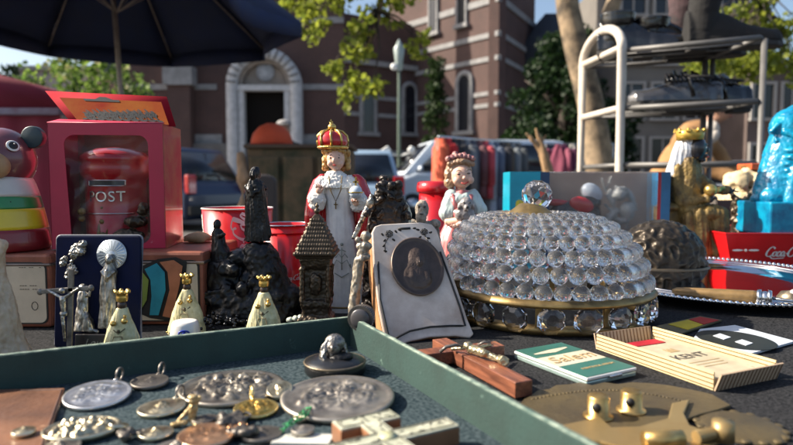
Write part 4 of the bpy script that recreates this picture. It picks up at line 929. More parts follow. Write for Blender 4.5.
# ================================================================ SILVER CRUCIFIX leaning
D = .475; f = Fig(D, 66)
r = thing('silver_crucifix', 'grey metal crucifix with small corpus leaning before the navy plaque', 'crucifix', f.loc)
b = B(); b.box((f.p(67, 0).x, 0, f.p(0, 312).z), (f.r(5.5), .0022, f.p(0, 270).z-f.p(0, 356).z), (0, .06, 0)); b.box(f.p(65, 290, 0), (f.r(54), .0022, f.r(4.6)), (0, -.07, 0))
for px, py in ((40, 292), (91, 288)): b.ell(f.p(px, py), (f.r(3), .0018, f.r(3.4)))
mk('cross', b, m_pewter, r, bevel=.0005)
b = B(); b.cap(f.p(65, 298, -4), f.p(66, 312, -4), f.r(3.2), f.r(2.2)); b.ell(f.p(65, 290, -5), f.r(3.2)); b.cap(f.p(64, 297, -4), f.p(50, 290, -3), f.r(1.6), f.r(1.1)); b.cap(f.p(66, 297, -4), f.p(80, 288, -3), f.r(1.6), f.r(1.1)); b.cap(f.p(65, 313, -5), f.p(67, 326, -6), f.r(2), f.r(1.6)); b.cap(f.p(67, 326, -6), f.p(67, 340, -4), f.r(1.6), f.r(1.2)); b.ell(f.p(66, 313, -4), f.r(4, 3, 3) if False else (f.r(4), f.r(2.6), f.r(3)))
mk('corpus', sculpt(b, .0005, 1, [(.0003, 600, 600, 600)]), m_silver, r)
# ================================================================ FATIMA FIGURES (three)
m_fat = mat('pale_gold_cream', (.64, .60, .36), .42, vs=140, col2=(.42, .38, .18), coat=.3, bump=.2, bs=400)
def fatima(D, cx, ptop, pbot, label, w_=20):
    f = Fig(D, cx); k = (pbot-ptop)/55.0; r = thing('cone_madonna', label, 'figurine', f.loc, 0, 'small cream cone shaped madonna figures')
    y = lambda v: ptop+v*k; W = lambda v: v*k*w_/20
    b = B(); b.rings(f.rg([(cx, pbot, W(20), W(10)), (cx, y(48), W(19), W(9.5)), (cx, y(36), W(15.5), W(8)), (cx, y(26), W(11), W(6.5)), (cx, y(18), W(7), W(5)), (cx, y(14), W(4.8), W(4))]), 24)
    robe = mk('robe', sculpt(b, .0006, 2, [(.0007, 300, 300, 60)]), m_fat, r)
    b = B(); b.ell(f.p(cx, y(12)), (f.r(3.6*k), f.r(3*k), f.r(4.4*k))); mk('face', b, mat('dark_brown_face', (.05, .025, .015), .4, coat=.3), r)
    b = B(); b.rings(f.rg([(cx, y(9), 4.2*k, 3.8*k), (cx, y(6), 4.6*k, 4.2*k), (cx, y(4), 4.2*k, 4*k), (cx, y(1.5), 6*k, 5.5*k)]), 16, caps=True)
    for a in range(6): b.ell(f.p(cx+5.2*k*cos(a*pi/3), y(1), 5*k*sin(a*pi/3)), f.r(1.6*k))
    b.ell(f.p(cx, y(3)), f.r(3*k)); mk('crown', sculpt(b, .0005, 1), m_goldm, r)
    b = B(); b.ell(f.p(cx+5*k, y(23), -7*k), f.r(2.4*k)); b.ell(f.p(cx-4*k, y(25), -6.5*k), f.r(2.2*k)); b.ell(f.p(cx+5*k, y(19.5), -6*k), f.r(1.3*k))
    for a in range(9): b.ell(f.p(cx+(-16+4*a)*k, y(52)-abs(a-4)*.25*k*0, -9.3*k*sqrt(max(0, 1-((-16+4*a)/20)**2))), f.r(.9*k))
    mk('gold_detail', b, m_goldm, r)
    b = B(); c = lambda px, py: f.p(cx+px*k, y(py), -(9.8*k*min(1, py/48)))
    b.tube([c(-4, 30), c(0, 33), c(5, 29)], f.r(.45), 5); b.tube([c(-3, 35), c(-5, 42), c(0, 46), c(5, 42), c(3, 35)], f.r(.45), 5, True); b.tube([c(-9, 38), c(-8, 44), c(-11, 49)], f.r(.45), 5); b.ell(c(0, 31), f.r(1.2*k))
    mk('robe_drawing', b, mat('umber_line', (.10, .07, .03), .6), r)
fatima(.515, 264, 276, 340, 'cream cone madonna nearest the dark grotto, behind tray wall', 17.5)
fatima(.478, 122, 290, 360, 'cream cone madonna standing before the navy plaque', 17)
fatima(.545, 187, 274, 334, 'cream cone madonna in front of coloured tin picture', 18)
# white porcelain thimble with blue mark
D = .515; f = Fig(D, 182); r = thing('porcelain_thimble', 'tiny white porcelain pot with a blue flower mark', 'thimble', f.loc)
b = B(); zt = f.p(0, 321).z; b.lathe([(f.r(15), 0), (f.r(15), zt*.4), (f.r(13.5), zt*.85), (f.r(12), zt), (f.r(10), zt+.0005), (0, zt-.001)], 28, caps=True); mk('pot', b, m_porc, r)
b = B(); b.tube([Vector((f.r(14.6)*sin(a), -f.r(14.6)*cos(a), zt*.55+.0022*sin(t_))) for t_, a in [(2*pi*k/16, .25+.35*cos(2*pi*k/16)) for k in range(16)]], .0008, 5, True); b.ell((f.r(14)*sin(.25), -f.r(14.3)*cos(.25), zt*.55), .0018); mk('blue_mark', b, mat('cobalt', (.01, .03, .35), .3), r)
# ================================================================ BLACK BEADS AND WHITE BEADS
def beads(name, label, pts, rad, m, jit=.0, cat='beads'):
    b = B(); R4 = random.Random(4)
    for p in pts: b.ell(p+Vector((R4.uniform(-jit, jit), R4.uniform(-jit, jit), R4.uniform(0, jit))), rad, u=10, v=7)
    return tag(mk(name, b, m), label, cat)
pp = []
for k in range(150):
    a = k*.32; pp.append(T(222+26*sin(a*.61)+14*sin(a*1.7), 325+9*cos(a*.83))+Vector((0, 0, .0025+.008*abs(sin(a*.37)))))
beads('black_rosary', 'heap of small shiny black beads between two cream madonnas', pp, .0017, mat('jet', (.01, .01, .011), .15, coat=.5), .002)
pp = [T(290+14*t*2.5+2*sin(t*9), 327-3*t+2*sin(t*7))+Vector((0, 0, .0065+.003*sin(t*8))) for t in [k/26 for k in range(27)]]
pp += [T(316+5*sin(k*1.3), 318+3*cos(k*1.9))+Vector((0, 0, .008+.0006*k)) for k in range(16)]
beads('pale_bead_string', 'string of pale grey green beads resting behind the tray wall', pp, .0026, mat('celadon_bead', (.50, .55, .48), .35, coat=.3), .0015)
# ================================================================ GROTTO
D = .60; f = Fig(D, 250)
r = thing('grotto_statue', 'black metal grotto with standing cloaked madonna and kneeling figure', 'statue', f.loc)
b = B(); b.rings(f.rg([(252, 318, 50, 30), (252, 308, 50, 30), (251, 300, 47, 28), (250, 290, 44, 26)]), 28)
b.rings(f.rg([(225, 300, 24, 20), (222, 275, 22, 18), (222, 262, 19, 15), (224, 258, 10, 9)]), 20)
b.rings(f.rg([(264, 305, 33, 24), (265, 285, 27, 20), (263, 265, 20, 16), (259, 250, 17, 14), (258, 243, 12, 10)]), 22)
b.ell(f.p(285, 300), (f.r(20), f.r(18), f.r(18))); b.ell(f.p(240, 258), (f.r(12), f.r(12), f.r(10)))
for k in range(14): R5 = random.Random(k); b.ell(f.p(210+R5.random()*85, 262+R5.random()*42, -8-R5.random()*16), (f.r(7), f.r(6), f.r(6+R5.random()*4)))
for k in range(6): b.box(f.p(212+k*3.5, 300-6*k*.4, -20), (f.r(30), .004, f.r(3)))
mk('rock_base', sculpt(b, .0012, 2, [(.0022, 90, 90, 90), (.0008, 300, 300, 300)]), m_black, r)
b = B(); b.rings(f.rg([(257, 241, 13, 9), (257, 236, 12, 9), (256, 222, 11.5, 8), (256, 208, 11.5, 8), (256, 196, 11, 7.5), (256, 186, 9.5, 7), (255, 179, 5.5, 5)]), 20)
b.ell(f.p(255, 174), (f.r(5.6), f.r(6), f.r(7.5))); b.ell(f.p(254, 175, -5), (f.r(3.2), f.r(3), f.r(4.6))); b.ell(f.p(254, 175.5, -8), f.r(1)); b.cap(f.p(247, 187), f.p(253, 192, -8), f.r(3), f.r(2.2)); b.cap(f.p(264, 188), f.p(257, 192, -8), f.r(3), f.r(2.2)); b.cap(f.p(254, 195, -9), f.p(253, 185, -10), f.r(2.4), f.r(1.3))
b.cap(f.p(264, 190), f.p(268, 235), f.r(2.2), f.r(3)); b.cap(f.p(248, 190, -2), f.p(247, 234, -2), f.r(2), f.r(2.6))
mk('standing_madonna', sculpt(b, .00065, 2, [(.0013, 260, 260, 30), (.0003, 700, 700, 400)]), m_black, r)
b = B(); b.rings(f.rg([(222, 262, 13, 9), (221, 252, 10, 8), (219, 242, 7, 6), (218, 234, 6.5, 5), (217, 229, 4, 4)]), 16); b.ell(f.p(217, 225), (f.r(4.6), f.r(4.6), f.r(5.4))); b.cap(f.p(220, 236, -4), f.p(226, 234, -7), f.r(2.6), f.r(2)); b.cap(f.p(224, 262), f.p(232, 263), f.r(4), f.r(3))
mk('kneeling_figure', sculpt(b, .0007, 2, [(.001, 260, 260, 100)]), m_black, r)
# ================================================================ COLA CUPS
def cup(label, D, px0, px1, ptop, taper, logo, h0=0, cat='cup', name='paper_cup'):
    f = Fig(D, (px0+px1)/2); R_ = f.r((px1-px0)/2); zt = f.p(0, ptop).z
    r = thing(name, label, cat, f.loc, 0); b = B(); b.lathe([(R_*taper, 0), (R_*taper, .002), (R_, zt), (R_-.0012, zt), (R_*taper-.0012, .004), (0, .004)], 44, caps=True); mk('wall', b, m_coke, r)
    b = B(); b.tube([(R_*cos(a), R_*sin(a), zt) for a in [2*pi*k/44 for k in range(44)]], .0009, 8, True); mk('rolled_rim', b, m_silver2 if name != 'paper_cup' else mat('paper_white', (.6, .58, .55), .6), r)
    def fnc(ang, zc, rot=0, hh=1):
        def g(x, y):
            if rot: x, y = -y, x
            z = zc+y; rr_ = R_*(taper+(1-taper)*z/zt)+.0005; a = ang+x/rr_; return Vector((rr_*sin(a), -rr_*cos(a), z))
        return g
    for ang, zc, hh, rot in logo: mk('script_logo', script_logo(fnc(ang, zc, rot), hh), m_inkw, r)
    return r
cup('red paper cup with white vertical script behind the grotto', .74, 203, 272, 208, .86, [(-1.05, .022, .019, 1), (.55, .03, .018, 1)])
r_ = cup('red tin bucket with small white script right of the grotto', .70, 258, 314, 224, .80, [(-.05, .028, .0062, 0)], cat='bucket', name='tin_bucket')
b = B()
Rb = (314-258)/2*.70/F; b.tube([(Rb*.985*cos(a), Rb*.985*sin(a), .082) for a in [2*pi*k/36 for k in range(36)]], .0011, 6, True); mk('bead_line', b, m_coke, r_)
b = B(); 
# ================================================================ SPONGE BEHIND
D = .65; f = Fig(D, 191, TZ+hB+.001); r = thing('tan_pouch', 'soft tan padded pouch lying on the tin box beside red package', 'pouch', f.loc); zt = f.p(0, 234).z
b = B(); b.ell((0, .02, zt*.5), (f.r(15), .02, zt*.5)); b.ell((0, .02, zt*.7), (f.r(11), .018, zt*.3)); b.box((0, .02, zt*.3), (f.r(24), .03, zt*.6)); mk('pouch', sculpt(b, .003, 4, [(.002, 60, 60, 60)]), mat('tan_suede', (.48, .33, .17), .9, vs=25, bump=.4, bs=200), r)
# ================================================================ CROWNED INFANT
D = .645; f = Fig(D, 338)
r = thing('crowned_infant_statue', 'porcelain crowned child in white robe and red mantle holding an orb', 'statue', f.loc)
b = B(); b.rings(f.rg([(345, 322, 22, 15), (345, 300, 21, 14.5), (344, 270, 18.5, 13), (342, 240, 16, 12), (340, 215, 14, 10.5), (338, 195, 14, 10), (337, 182, 14, 9), (337, 174, 9, 7)]), 30)
mk('robe', sculpt(b, .0009, 3, [(.0006, 220, 220, 20)]), m_porcb, r)
b = B()
for sx, cx in ((-1, 315), (1, 364)):
    b.rings(f.rg([(cx-sx*1, 258 if sx < 0 else 256, 5, 9, -1), (cx+sx*1, 238, 8, 10, -2), (cx+sx*2, 215, 8.5, 11, -2), (cx, 195, 8, 9, 1), (cx-sx*4, 180, 6, 8, 2), (cx-sx*9, 174, 4, 6, 1)]), 16)
b.rings(f.rg([(338, 318, 21, 6, 12), (338, 260, 24, 8, 9), (338, 215, 24, 9, 7), (338, 182, 17, 8, 4), (338, 174, 9, 5, 2)]), 20)
mk('mantle', sculpt(b, .001, 3, [(.0006, 150, 150, 30)]), m_redglz, r)
b = B()
b.rings(f.rg([(335, 188, 20, 13.5), (335, 184, 19.5, 13), (335, 178, 14, 10), (335, 171, 7, 6)]), 30)
for cx, cy in ((318, 199), (359, 200)): b.ell(f.p(cx, cy, -8), (f.r(9.5), f.r(8), f.r(8)), (0, .3, 0)); b.ell(f.p(cx, cy+6, -8), (f.r(8), f.r(6), f.r(6)))
b.cap(f.p(323, 182, -2), f.p(316, 198, -6), f.r(7), f.r(7)); b.cap(f.p(350, 182, -2), f.p(360, 198, -6), f.r(7), f.r(7))
mk('lace_collar_and_cuffs', sculpt(b, .0008, 2, [(.0009, 500, 500, 350)]), m_porc, r)
b = B(); b.ell(f.p(336, 159, -2), (f.r(9), f.r(9), f.r(11.5))); b.ell(f.p(335, 161, -10.4), (f.r(1.6), f.r(1.8), f.r(2.4))); b.ell(f.p(331, 164, -7), f.r(3.2)); b.ell(f.p(340.5, 164, -7), f.r(3.2)); b.ell(f.p(336, 168.5, -7), (f.r(3), f.r(2.6), f.r(2))); b.cap(f.p(336, 166, 0), f.p(336, 176, 0), f.r(4.4))
mk('head', sculpt(b, .0006, 2), m_face, r)
b = B()
for sx in (-1, 1):
    b.ell(f.p(335.5+sx*3.6, 158.2, -9.6), (f.r(1.5), f.r(.7), f.r(.9))); b.tube([f.p(335.5+sx*(1.8+k), 155.6-.5*sin(k), -9.9+k*.2) for k in (0, 1.7, 3.4)], f.r(.28), 5)
mk('eyes', b, m_eye, r)
b = B(); b.ell(f.p(335.5, 165.4, -9.9), (f.r(2), f.r(.8), f.r(.75))); mk('mouth', b, m_lip, r)
b = B(); R6 = random.Random(6); b.ell(f.p(336, 155, 3), (f.r(11.5), f.r(9), f.r(11)))
for k in range(46):
    a = R6.uniform(0, pi) if k > 16 else R6.choice((0, pi))+R6.uniform(-.3, .3); y = R6.uniform(148, 172) if k <= 16 else R6.uniform(148, 170)
    b.ell(f.p(336+12*cos(a), y, 2+9*sin(a)), f.r(R6.uniform(2.2, 3.3)))
for k in range(5): b.ell(f.p(327+k*4.4, 149.5+abs(k-2), -8+abs(k-2)*1.2), f.r(2.4))
mk('curly_hair', sculpt(b, .0006, 1), m_blond, r)
b = B(); b.rings(f.rg([(333, 146.5, 14, 12.5), (333, 142, 15, 13.5), (332.5, 137, 14.5, 13), (332, 133, 11, 10), (332, 130.5, 5, 5), (332, 129.5, 1, 1)]), 32); cr = mk('crown', b, m_redglz, r)
b = B()
b.tube([f.p(333+13.6*cos(a), 147+.6, 12.2*sin(a)) for a in [2*pi*k/30 for k in range(30)]], f.r(1.9), 8, True)
for a in (-pi/2, 0, pi, pi/2, -pi/2+.7, -pi/2-.75):
    b.tube([f.p(333-t_*1+15*cos(a)*q_, 146-t_*17, 13.5*sin(a)*q_) for t_, q_ in ((0, 1), (.3, 1.03), (.6, .98), (.85, .7), (1, .1))], f.r(1.25), 6)
b.ell(f.p(332, 127, 0), (f.r(4.2), f.r(4.2), f.r(3.6))); b.ell(f.p(331, 123.6), f.r(1.4)); b.box(f.p(331, 122), (f.r(1), f.r(1), f.r(5))); b.box(f.p(331, 122), (f.r(4), f.r(1), f.r(1)))
for k in range(14): a = 2*pi*k/14; b.ell(f.p(333+14.6*cos(a), 147.4, 13*sin(a)), f.r(1.2))
mk('gilt_crown_bands', b, m_goldm, cr)
# hands with fingers, orb, pendant, emblem
def tinyhand(b, c, up, s_, sx):
    b.ell(c, (s_*1.0, s_*.6, s_*1.1))
    for k in range(4):
        o = Vector(((k-1.5)*s_*.5, -s_*.1, 0)); L_ = s_*(1.3-.18*abs(k-1.3)); b.cap(c+o+up*s_*.7, c+o*1.15+up*(s_*.7+L_)+Vector((0, -s_*(.15 if k < 2 else .7), -(0 if k < 2 else s_*.4))), s_*.25, s_*.2, 8)
    b.cap(c+Vector((sx*s_*.8, -s_*.3, -s_*.1)), c+Vector((sx*s_*1.3, -s_*.6, s_*.9)), s_*.28, s_*.22, 8)
b = B(); tinyhand(b, f.p(321, 190, -15), Vector((0, 0, 1)), f.r(3.4), 1); mk('raised_hand', b, m_face, r)
b = B(); tinyhand(b, f.p(357, 202, -15), Vector((0, -.6, .5)), f.r(3.2), -1); mk('orb_hand', b, m_face, r)
b = B(); b.ell(f.p(357, 192, -18), f.r(6.6)); ob = mk('orb', b, mat('pale_blue_glaze', (.50, .58, .68), .2, coat=.6, var=.03), r)
b = B(); b.tube([f.p(357+6.7*cos(a), 192, -18+6.7*sin(a)) for a in [2*pi*k/20 for k in range(20)]], f.r(.7), 5, True); b.box(f.p(357, 181.5, -18), (f.r(1.6), f.r(1.6), f.r(9))); b.box(f.p(357, 182, -18), (f.r(5.5), f.r(1.6), f.r(1.6))); b.tube([f.p(357, 185, -18), f.p(363.5, 192, -18)], f.r(.7), 5); mk('orb_cross', b, m_goldm, ob)
b = B(); b.tube([f.p(330, 176, -10.5), f.p(332, 190, -13), f.p(337, 201, -12.5), f.p(342, 190, -13), f.p(343, 176, -10.5)], f.r(.6), 5); b.box(f.p(337, 205, -12.5), (f.r(1.1), f.r(.8), f.r(7))); b.box(f.p(337, 204, -12.5), (f.r(4), f.r(.8), f.r(1.1))); mk('gilt_pendant', b, m_gold, r); b = B()
b.tube([f.p(345+21*cos(a), 305, 14.5*sin(a)) for a in [2*pi*k/30 for k in range(30)]], f.r(1.0), 5, True)
b.tube([f.p(345+21.5*cos(a), 311, 15*sin(a)) for a in [2*pi*k/30 for k in range(30)]], f.r(.7), 5, True)
mk('gilt_hem', b, m_gold, r)
b = B()
g_ = lambda px, py: f.p(px, py, -14.2 if py > 245 else -13.2)
b.tube([g_(343, 246), g_(343, 268)], f.r(.5), 5); b.tube([g_(339, 250), g_(343, 248), g_(347, 250)], f.r(.45), 5); b.tube([g_(334, 266), g_(338, 258), g_(343, 262), g_(348, 258), g_(352, 266)], f.r(.5), 5); b.tube([g_(336, 271), g_(343, 275), g_(350, 271)], f.r(.5), 5); b.ell(g_(343, 243), f.r(1.6))
b.tube([g_(337, 256), g_(340, 252), g_(343, 256), g_(346, 252), g_(349, 256)], f.r(.5), 5); b.ell(g_(335, 263), f.r(1.2)); b.ell(g_(351, 263), f.r(1.2)); mk('robe_emblem', b, mat('grey_green_line', (.26, .30, .27), .5), r)
b = B(); b.rings(f.rg([(346, 332, 25, 18), (346, 318, 24, 17), (345, 311, 22.5, 16)]), 32); mk('plinth', b, m_porcb, r)
# ================================================================ DARK SHRINE TOWER
D = .565; f = Fig(D, 317)
r = thing('shrine_tower', 'dark cast metal shrine tower with pointed scaly roof', 'ornament', f.loc)
b = B(); zt = 4
def sq(lst): return [(c[0], c[1], c[2], c[3]*1.25, c[4]*1.25) for c in f.rg(lst)]
b.rings(sq([(317, 327, 20, 20), (317, 316, 19, 19), (317, 313, 15, 15), (317, 306, 15, 15), (317, 303, 17, 17), (317, 299, 16, 16), (317, 297, 12, 12), (317, 268, 12, 12), (317, 265, 16, 16), (317, 260, 17, 17), (317, 257, 18, 18)]), 4, ph=pi/4)
for sx in (-1, 1):
    for sy in (-1, 1): b.cap(f.p(317+sx*13, 298, sy*13), f.p(317+sx*13, 267, sy*13), f.r(2.4), f.r(2.4))
b.ell(f.p(317, 282, -12), (f.r(6), f.r(3), f.r(11))); 
mk('tower_body', sculpt(b, .0008, 1, [(.0008, 350, 350, 350)]), m_bronze, r)
b = B(); b.rings(sq([(317, 257, 20.5, 20.5), (317, 253, 22, 22), (317, 240, 17, 17), (317, 226, 9.5, 9.5), (317, 217, 5, 5), (317, 214, 2.5, 2.5)]), 4, ph=pi/4)
R7 = random.Random(8)
for row in range(9):
    y = 252-row*4; w_ = 19.8-row*1.75
    for k in range(int(w_*.8)):
        u = (k+.5+.5*(row % 2))/(w_*.8)*2-1
        for a, c in ((u*w_, -w_), (w_, u*w_), (-w_, u*w_)): b.ell(f.p(317+a, y, c), (f.r(1.5), f.r(1.3), f.r(2.1)), u=8, v=6)
mk('roof', sculpt(b, .00065, 0), m_bronze, r)
b = B(); b.ell(f.p(317, 211), f.r(3)); b.ell(f.p(317, 206), f.r(2)); b.cap(f.p(317, 211), f.p(317, 203), f.r(1), f.r(.6)); mk('finial', b, m_bronze, r)
# ================================================================ BAROQUE DARK PIECE
D = .59; f = Fig(D, 388)
r = thing('carved_altar_piece', 'dark carved baroque altar ornament with pale slanting edge', 'ornament', f.loc)
b = B(); b.rings(f.rg([(385, 320, 24, 14), (386, 260, 23, 13), (388, 225, 21, 12), (389, 205, 18, 11), (388, 192, 13, 10), (386, 184, 7, 8)]), 20)
R8 = random.Random(9)
for k in range(80):
    y = R8.uniform(184, 320); w_ = 12+min(11, (y-184)*.35); b.ell(f.p(387+R8.uniform(-1, 1)*w_, y, -10+R8.uniform(-3, 3)), (f.r(R8.uniform(2, 5)), f.r(4), f.r(R8.uniform(2, 4.5))), (0, R8.uniform(-1, 1), 0))
b.ell(f.p(384, 186, -6), (f.r(7), f.r(6), f.r(6))); b.ell(f.p(384, 178), (f.r(5), f.r(4), f.r(3))); b.ell(f.p(379, 193, -8), f.r(4)); b.ell(f.p(396, 193, -6), (f.r(7), f.r(5), f.r(7)))
mk('carving', sculpt(b, .0009, 1, [(.0012, 260, 260, 260)]), mat('dark_carving', (.04, .032, .028), .4, .5, wear=((.30, .25, .2), .54, .66), vs=60), r)
b = B(); b.loft([[f.p(352, 238, -12), f.p(357, 238, -12), f.p(375, 196, -10), f.p(371, 193, -10)], [f.p(352, 238, -6), f.p(357, 238, -6), f.p(375, 196, -4), f.p(371, 193, -4)]]); b.ell(f.p(365, 214, -12), (f.r(3), f.r(3), f.r(9)), (0, .4, 0)); b.ell(f.p(371, 202, -12), (f.r(4), f.r(3), f.r(6)), (0, .4, 0))
mk('silvered_edge', sculpt(b, .0008, 1, [(.0006, 300, 300, 300)]), m_silver, r)
# silver bone like stem in front
D = .535; f = Fig(D, 358)
r = thing('figural_ornament', 'worn silver figural stem standing left of the marble plaque', 'ornament', f.loc)
b = B(); b.cap(f.p(353, 318), f.p(356, 285), f.r(5.5), f.r(5)); b.cap(f.p(356, 285), f.p(359, 262), f.r(5), f.r(5.5)); b.ell(f.p(363, 258, -2), (f.r(8), f.r(5), f.r(4)), (0, -.4, 0)); b.cap(f.p(359, 262), f.p(364, 248), f.r(4), f.r(5)); b.ell(f.p(364, 246), (f.r(8), f.r(5), f.r(5))); b.ell(f.p(366, 236), (f.r(5.5), f.r(4.5), f.r(5))); b.ell(f.p(358, 240), f.r(3)); b.ell(f.p(354, 322), (f.r(9), f.r(8), f.r(4)))
mk('stem', sculpt(b, .0007, 2, [(.0009, 250, 250, 160)]), mat('worn_silver', (.40, .35, .28), .45, .5, wear=((.6, .55, .46), .52, .62), vs=100, col2=(.22, .18, .14)), r)
D = .475; f = Fig(D, 361)
r = thing('lens_loupe', 'small round black loupe with milled rim at the tray corner', 'loupe', f.loc, rz=-.2)
c = f.p(361, 318); b = B(); b.cyl(c+Vector((0, .012, 0)), c+Vector((0, -.003, -.0)), f.r(11), f.r(13), 36)
for k in range(40): a = 2*pi*k/40; b.box(c+Vector((f.r(12.8)*cos(a), 0, f.r(12.8)*sin(a))), (.0007, .006, .0007), (0, -a, 0))
b.cap(c+Vector((0, .01, 0)), Vector((c.x, .012, .002)), .004, .006); mk('barrel', b, m_black, r)
b = B(); b.ell(c+Vector((0, -.0035, 0)), (f.r(10), .002, f.r(10))); mk('lens', b, mat('lens_grey', (.07, .065, .07), .35, coat=.3), r)
# ================================================================ BEARDED BUST
D = .66; f = Fig(D, 423)
r = thing('bearded_figurine', 'small grey stone figurine of a bearded man behind the marble plaque', 'figurine', f.loc)
b = B(); b.rings(f.rg([(424, 312, 17, 12), (424, 270, 17, 12), (424, 240, 17, 11), (424, 228, 15, 10), (423, 221, 8, 7)]), 20); b.ell(f.p(422, 209), (f.r(7), f.r(7.5), f.r(9.5))); b.ell(f.p(421, 217, -6), (f.r(5.5), f.r(4), f.r(7.5))); b.ell(f.p(421, 209, -7.5), (f.r(1.6), f.r(2), f.r(2.6))); b.ell(f.p(421, 205, -6.4), (f.r(5), f.r(1.6), f.r(1.2))); b.ell(f.p(412, 224), (f.r(6), f.r(7), f.r(5))); b.ell(f.p(435, 224), (f.r(6), f.r(7), f.r(5)))
mk('bust', sculpt(b, .0009, 1, [(.0008, 300, 300, 200)]), mat('grey_stone_carved', (.36, .31, .25), .8, wear=((.5, .45, .38), .5, .6), vs=100, col2=(.16, .13, .10)), r)
b = B(); b.ell(f.p(418.5, 206.5, -7.2), f.r(1)); b.ell(f.p(424.5, 206.5, -7.2), f.r(1)); b.ell(f.p(421, 213.6, -9.5), (f.r(2.2), f.r(.8), f.r(.7))); mk('eyes_and_mouth', b, m_eye, r)
# pale gold small ornament beside
D = .62; f = Fig(D, 406); r = thing('gilt_bud', 'pale gilt pointed bud ornament left of the bearded figurine', 'ornament', f.loc)
b = B(); b.rings(f.rg([(406, 318, 8, 6), (406, 260, 5, 4), (406, 226, 5, 4), (406, 214, 6, 5), (405, 206, 4, 3), (404, 200, 1, 1)]), 14); mk('bud', b, m_ivory, r)
# ================================================================ RED LIDDED POT
D = .90; f = Fig(D, 436)
r = thing('red_canister', 'glossy red lidded canister behind the girl figurine', 'canister', f.loc)
zt = f.p(0, 190).z; b = B(); b.lathe([(f.r(17), 0), (f.r(17.5), .003), (f.r(17), zt), (f.r(15), zt)], 40, caps=True); mk('pot', b, m_redglz, r)
b = B(); z2 = f.p(0, 181).z; b.lathe([(f.r(18), zt-.004), (f.r(19.5), zt-.002), (f.r(19.5), zt+.004), (f.r(18.5), z2-.002), (f.r(15), z2), (f.r(14), z2-.001), (0, z2)], 40, caps=True); mk('lid', b, m_redglz, r)
# ================================================================ GIRL WITH DOG
D = .78; f = Fig(D, 463)
r = thing('girl_figurine', 'porcelain girl in pink dress hugging a small dog', 'figurine', f.loc)
m_pinkg = mat('pink_glaze', (.62, .20, .20), .3, coat=.5, vs=60, var=.12)
b = B(); b.rings(f.rg([(462, 290, 34, 26), (462, 262, 30, 24), (460, 240, 24, 20), (462, 226, 19, 14), (462, 214, 15, 11), (462, 200, 12, 9), (461, 190, 8, 7)]), 26); mk('dress', sculpt(b, .0013, 3, [(.0018, 110, 110, 20)]), m_pinkg, r)
b = B(); b.cap(f.p(452, 197), f.p(447, 213, -4), f.r(8), f.r(9)); b.cap(f.p(472, 197), f.p(479, 210, -4), f.r(8), f.r(8)); b.ell(f.p(462, 199, -3), (f.r(14), f.r(9), f.r(8))); b.cap(f.p(446, 213, -4), f.p(449, 221, -8), f.r(7), f.r(4)); mk('blouse', sculpt(b, .001, 3, [(.0014, 160, 160, 60)]), mat('pale_aqua_glaze', (.50, .60, .58), .3, coat=.5, vs=50, var=.08), r)
b = B(); b.cap(f.p(452, 196, -8), f.p(455, 212, -10), f.r(2.4)); b.cap(f.p(470, 196, -8), f.p(468, 212, -10), f.r(2.4)); b.ell(f.p(462, 214, -8), (f.r(12), f.r(8), f.r(9))); mk('pinafore', b, m_pinkg, r)
b = B(); b.ell(f.p(461, 176, -2), (f.r(11), f.r(11), f.r(12.5)), (0, -.15, 0)); b.ell(f.p(463, 178, -13), f.r(1.8)); b.ell(f.p(456, 181, -9), f.r(4)); b.ell(f.p(469, 180, -9), f.r(4)); b.cap(f.p(461, 184), f.p(461, 193), f.r(4.5)); mk('head', sculpt(b, .0008, 2), m_face, r)
b = B(); b.ell(f.p(457.5, 174.5, -12.2), (f.r(1.8), f.r(.7), f.r(.8))); b.ell(f.p(467, 173.5, -12.2), (f.r(1.8), f.r(.7), f.r(.8))); b.tube([f.p(455, 171.5, -11.8), f.p(457.5, 170.5, -12.2), f.p(460, 171.3, -12.6)], f.r(.4), 5); b.tube([f.p(465, 170.8, -12.6), f.p(467.5, 169.6, -12.2), f.p(470, 170.5, -11.6)], f.r(.4), 5); mk('eyes', b, m_eye, r)
b = B(); b.tube([f.p(459.5, 182.6, -12.3), f.p(463, 184, -12.8), f.p(467, 181.8, -12.2)], f.r(.8), 6); mk('mouth', b, m_lip, r)
b = B(); b.ell(f.p(459, 170, 3), (f.r(13), f.r(11.5), f.r(13))); b.ell(f.p(450, 182, 0), (f.r(6), f.r(6), f.r(7))); b.ell(f.p(449, 174, 0), (f.r(5), f.r(6), f.r(7)))
for k in range(9): b.ell(f.p(449+k*2.8, 166-2.5*sin(k*pi/8)-2, -8+abs(k-4)*.8), f.r(2.8))
mk('hair', sculpt(b, .0008, 1, [(.001, 350, 350, 350)]), mat('light_brown_glaze', (.40, .25, .15), .35, coat=.4, vs=80), r)
b = B()
for k in range(7): b.ell(f.p(448+k*4, 159-2.5*sin(k*pi/6), -4), (f.r(3), f.r(4), f.r(3.2)))
b.ell(f.p(455, 154), f.r(3)); b.ell(f.p(464, 155), f.r(3)); mk('flower_wreath', sculpt(b, .0008, 1, [(.0008, 500, 500, 500)]), mat('plum_wreath', (.22, .07, .08), .4, vs=200, col2=(.42, .22, .18), coat=.3), r)
b = B(); b.cap(f.p(447, 221, -10), f.p(474, 217, -20), f.r(3.6), f.r(3)); b.cap(f.p(481, 214, -8), f.p(456, 224, -20), f.r(3.6), f.r(3)); tinyhand(b, f.p(477, 216, -21), Vector((.6, 0, .3)), f.r(2.5), 1); tinyhand(b, f.p(453, 225, -21), Vector((-.6, 0, .2)), f.r(2.5), -1); mk('arms', b, m_face, r)
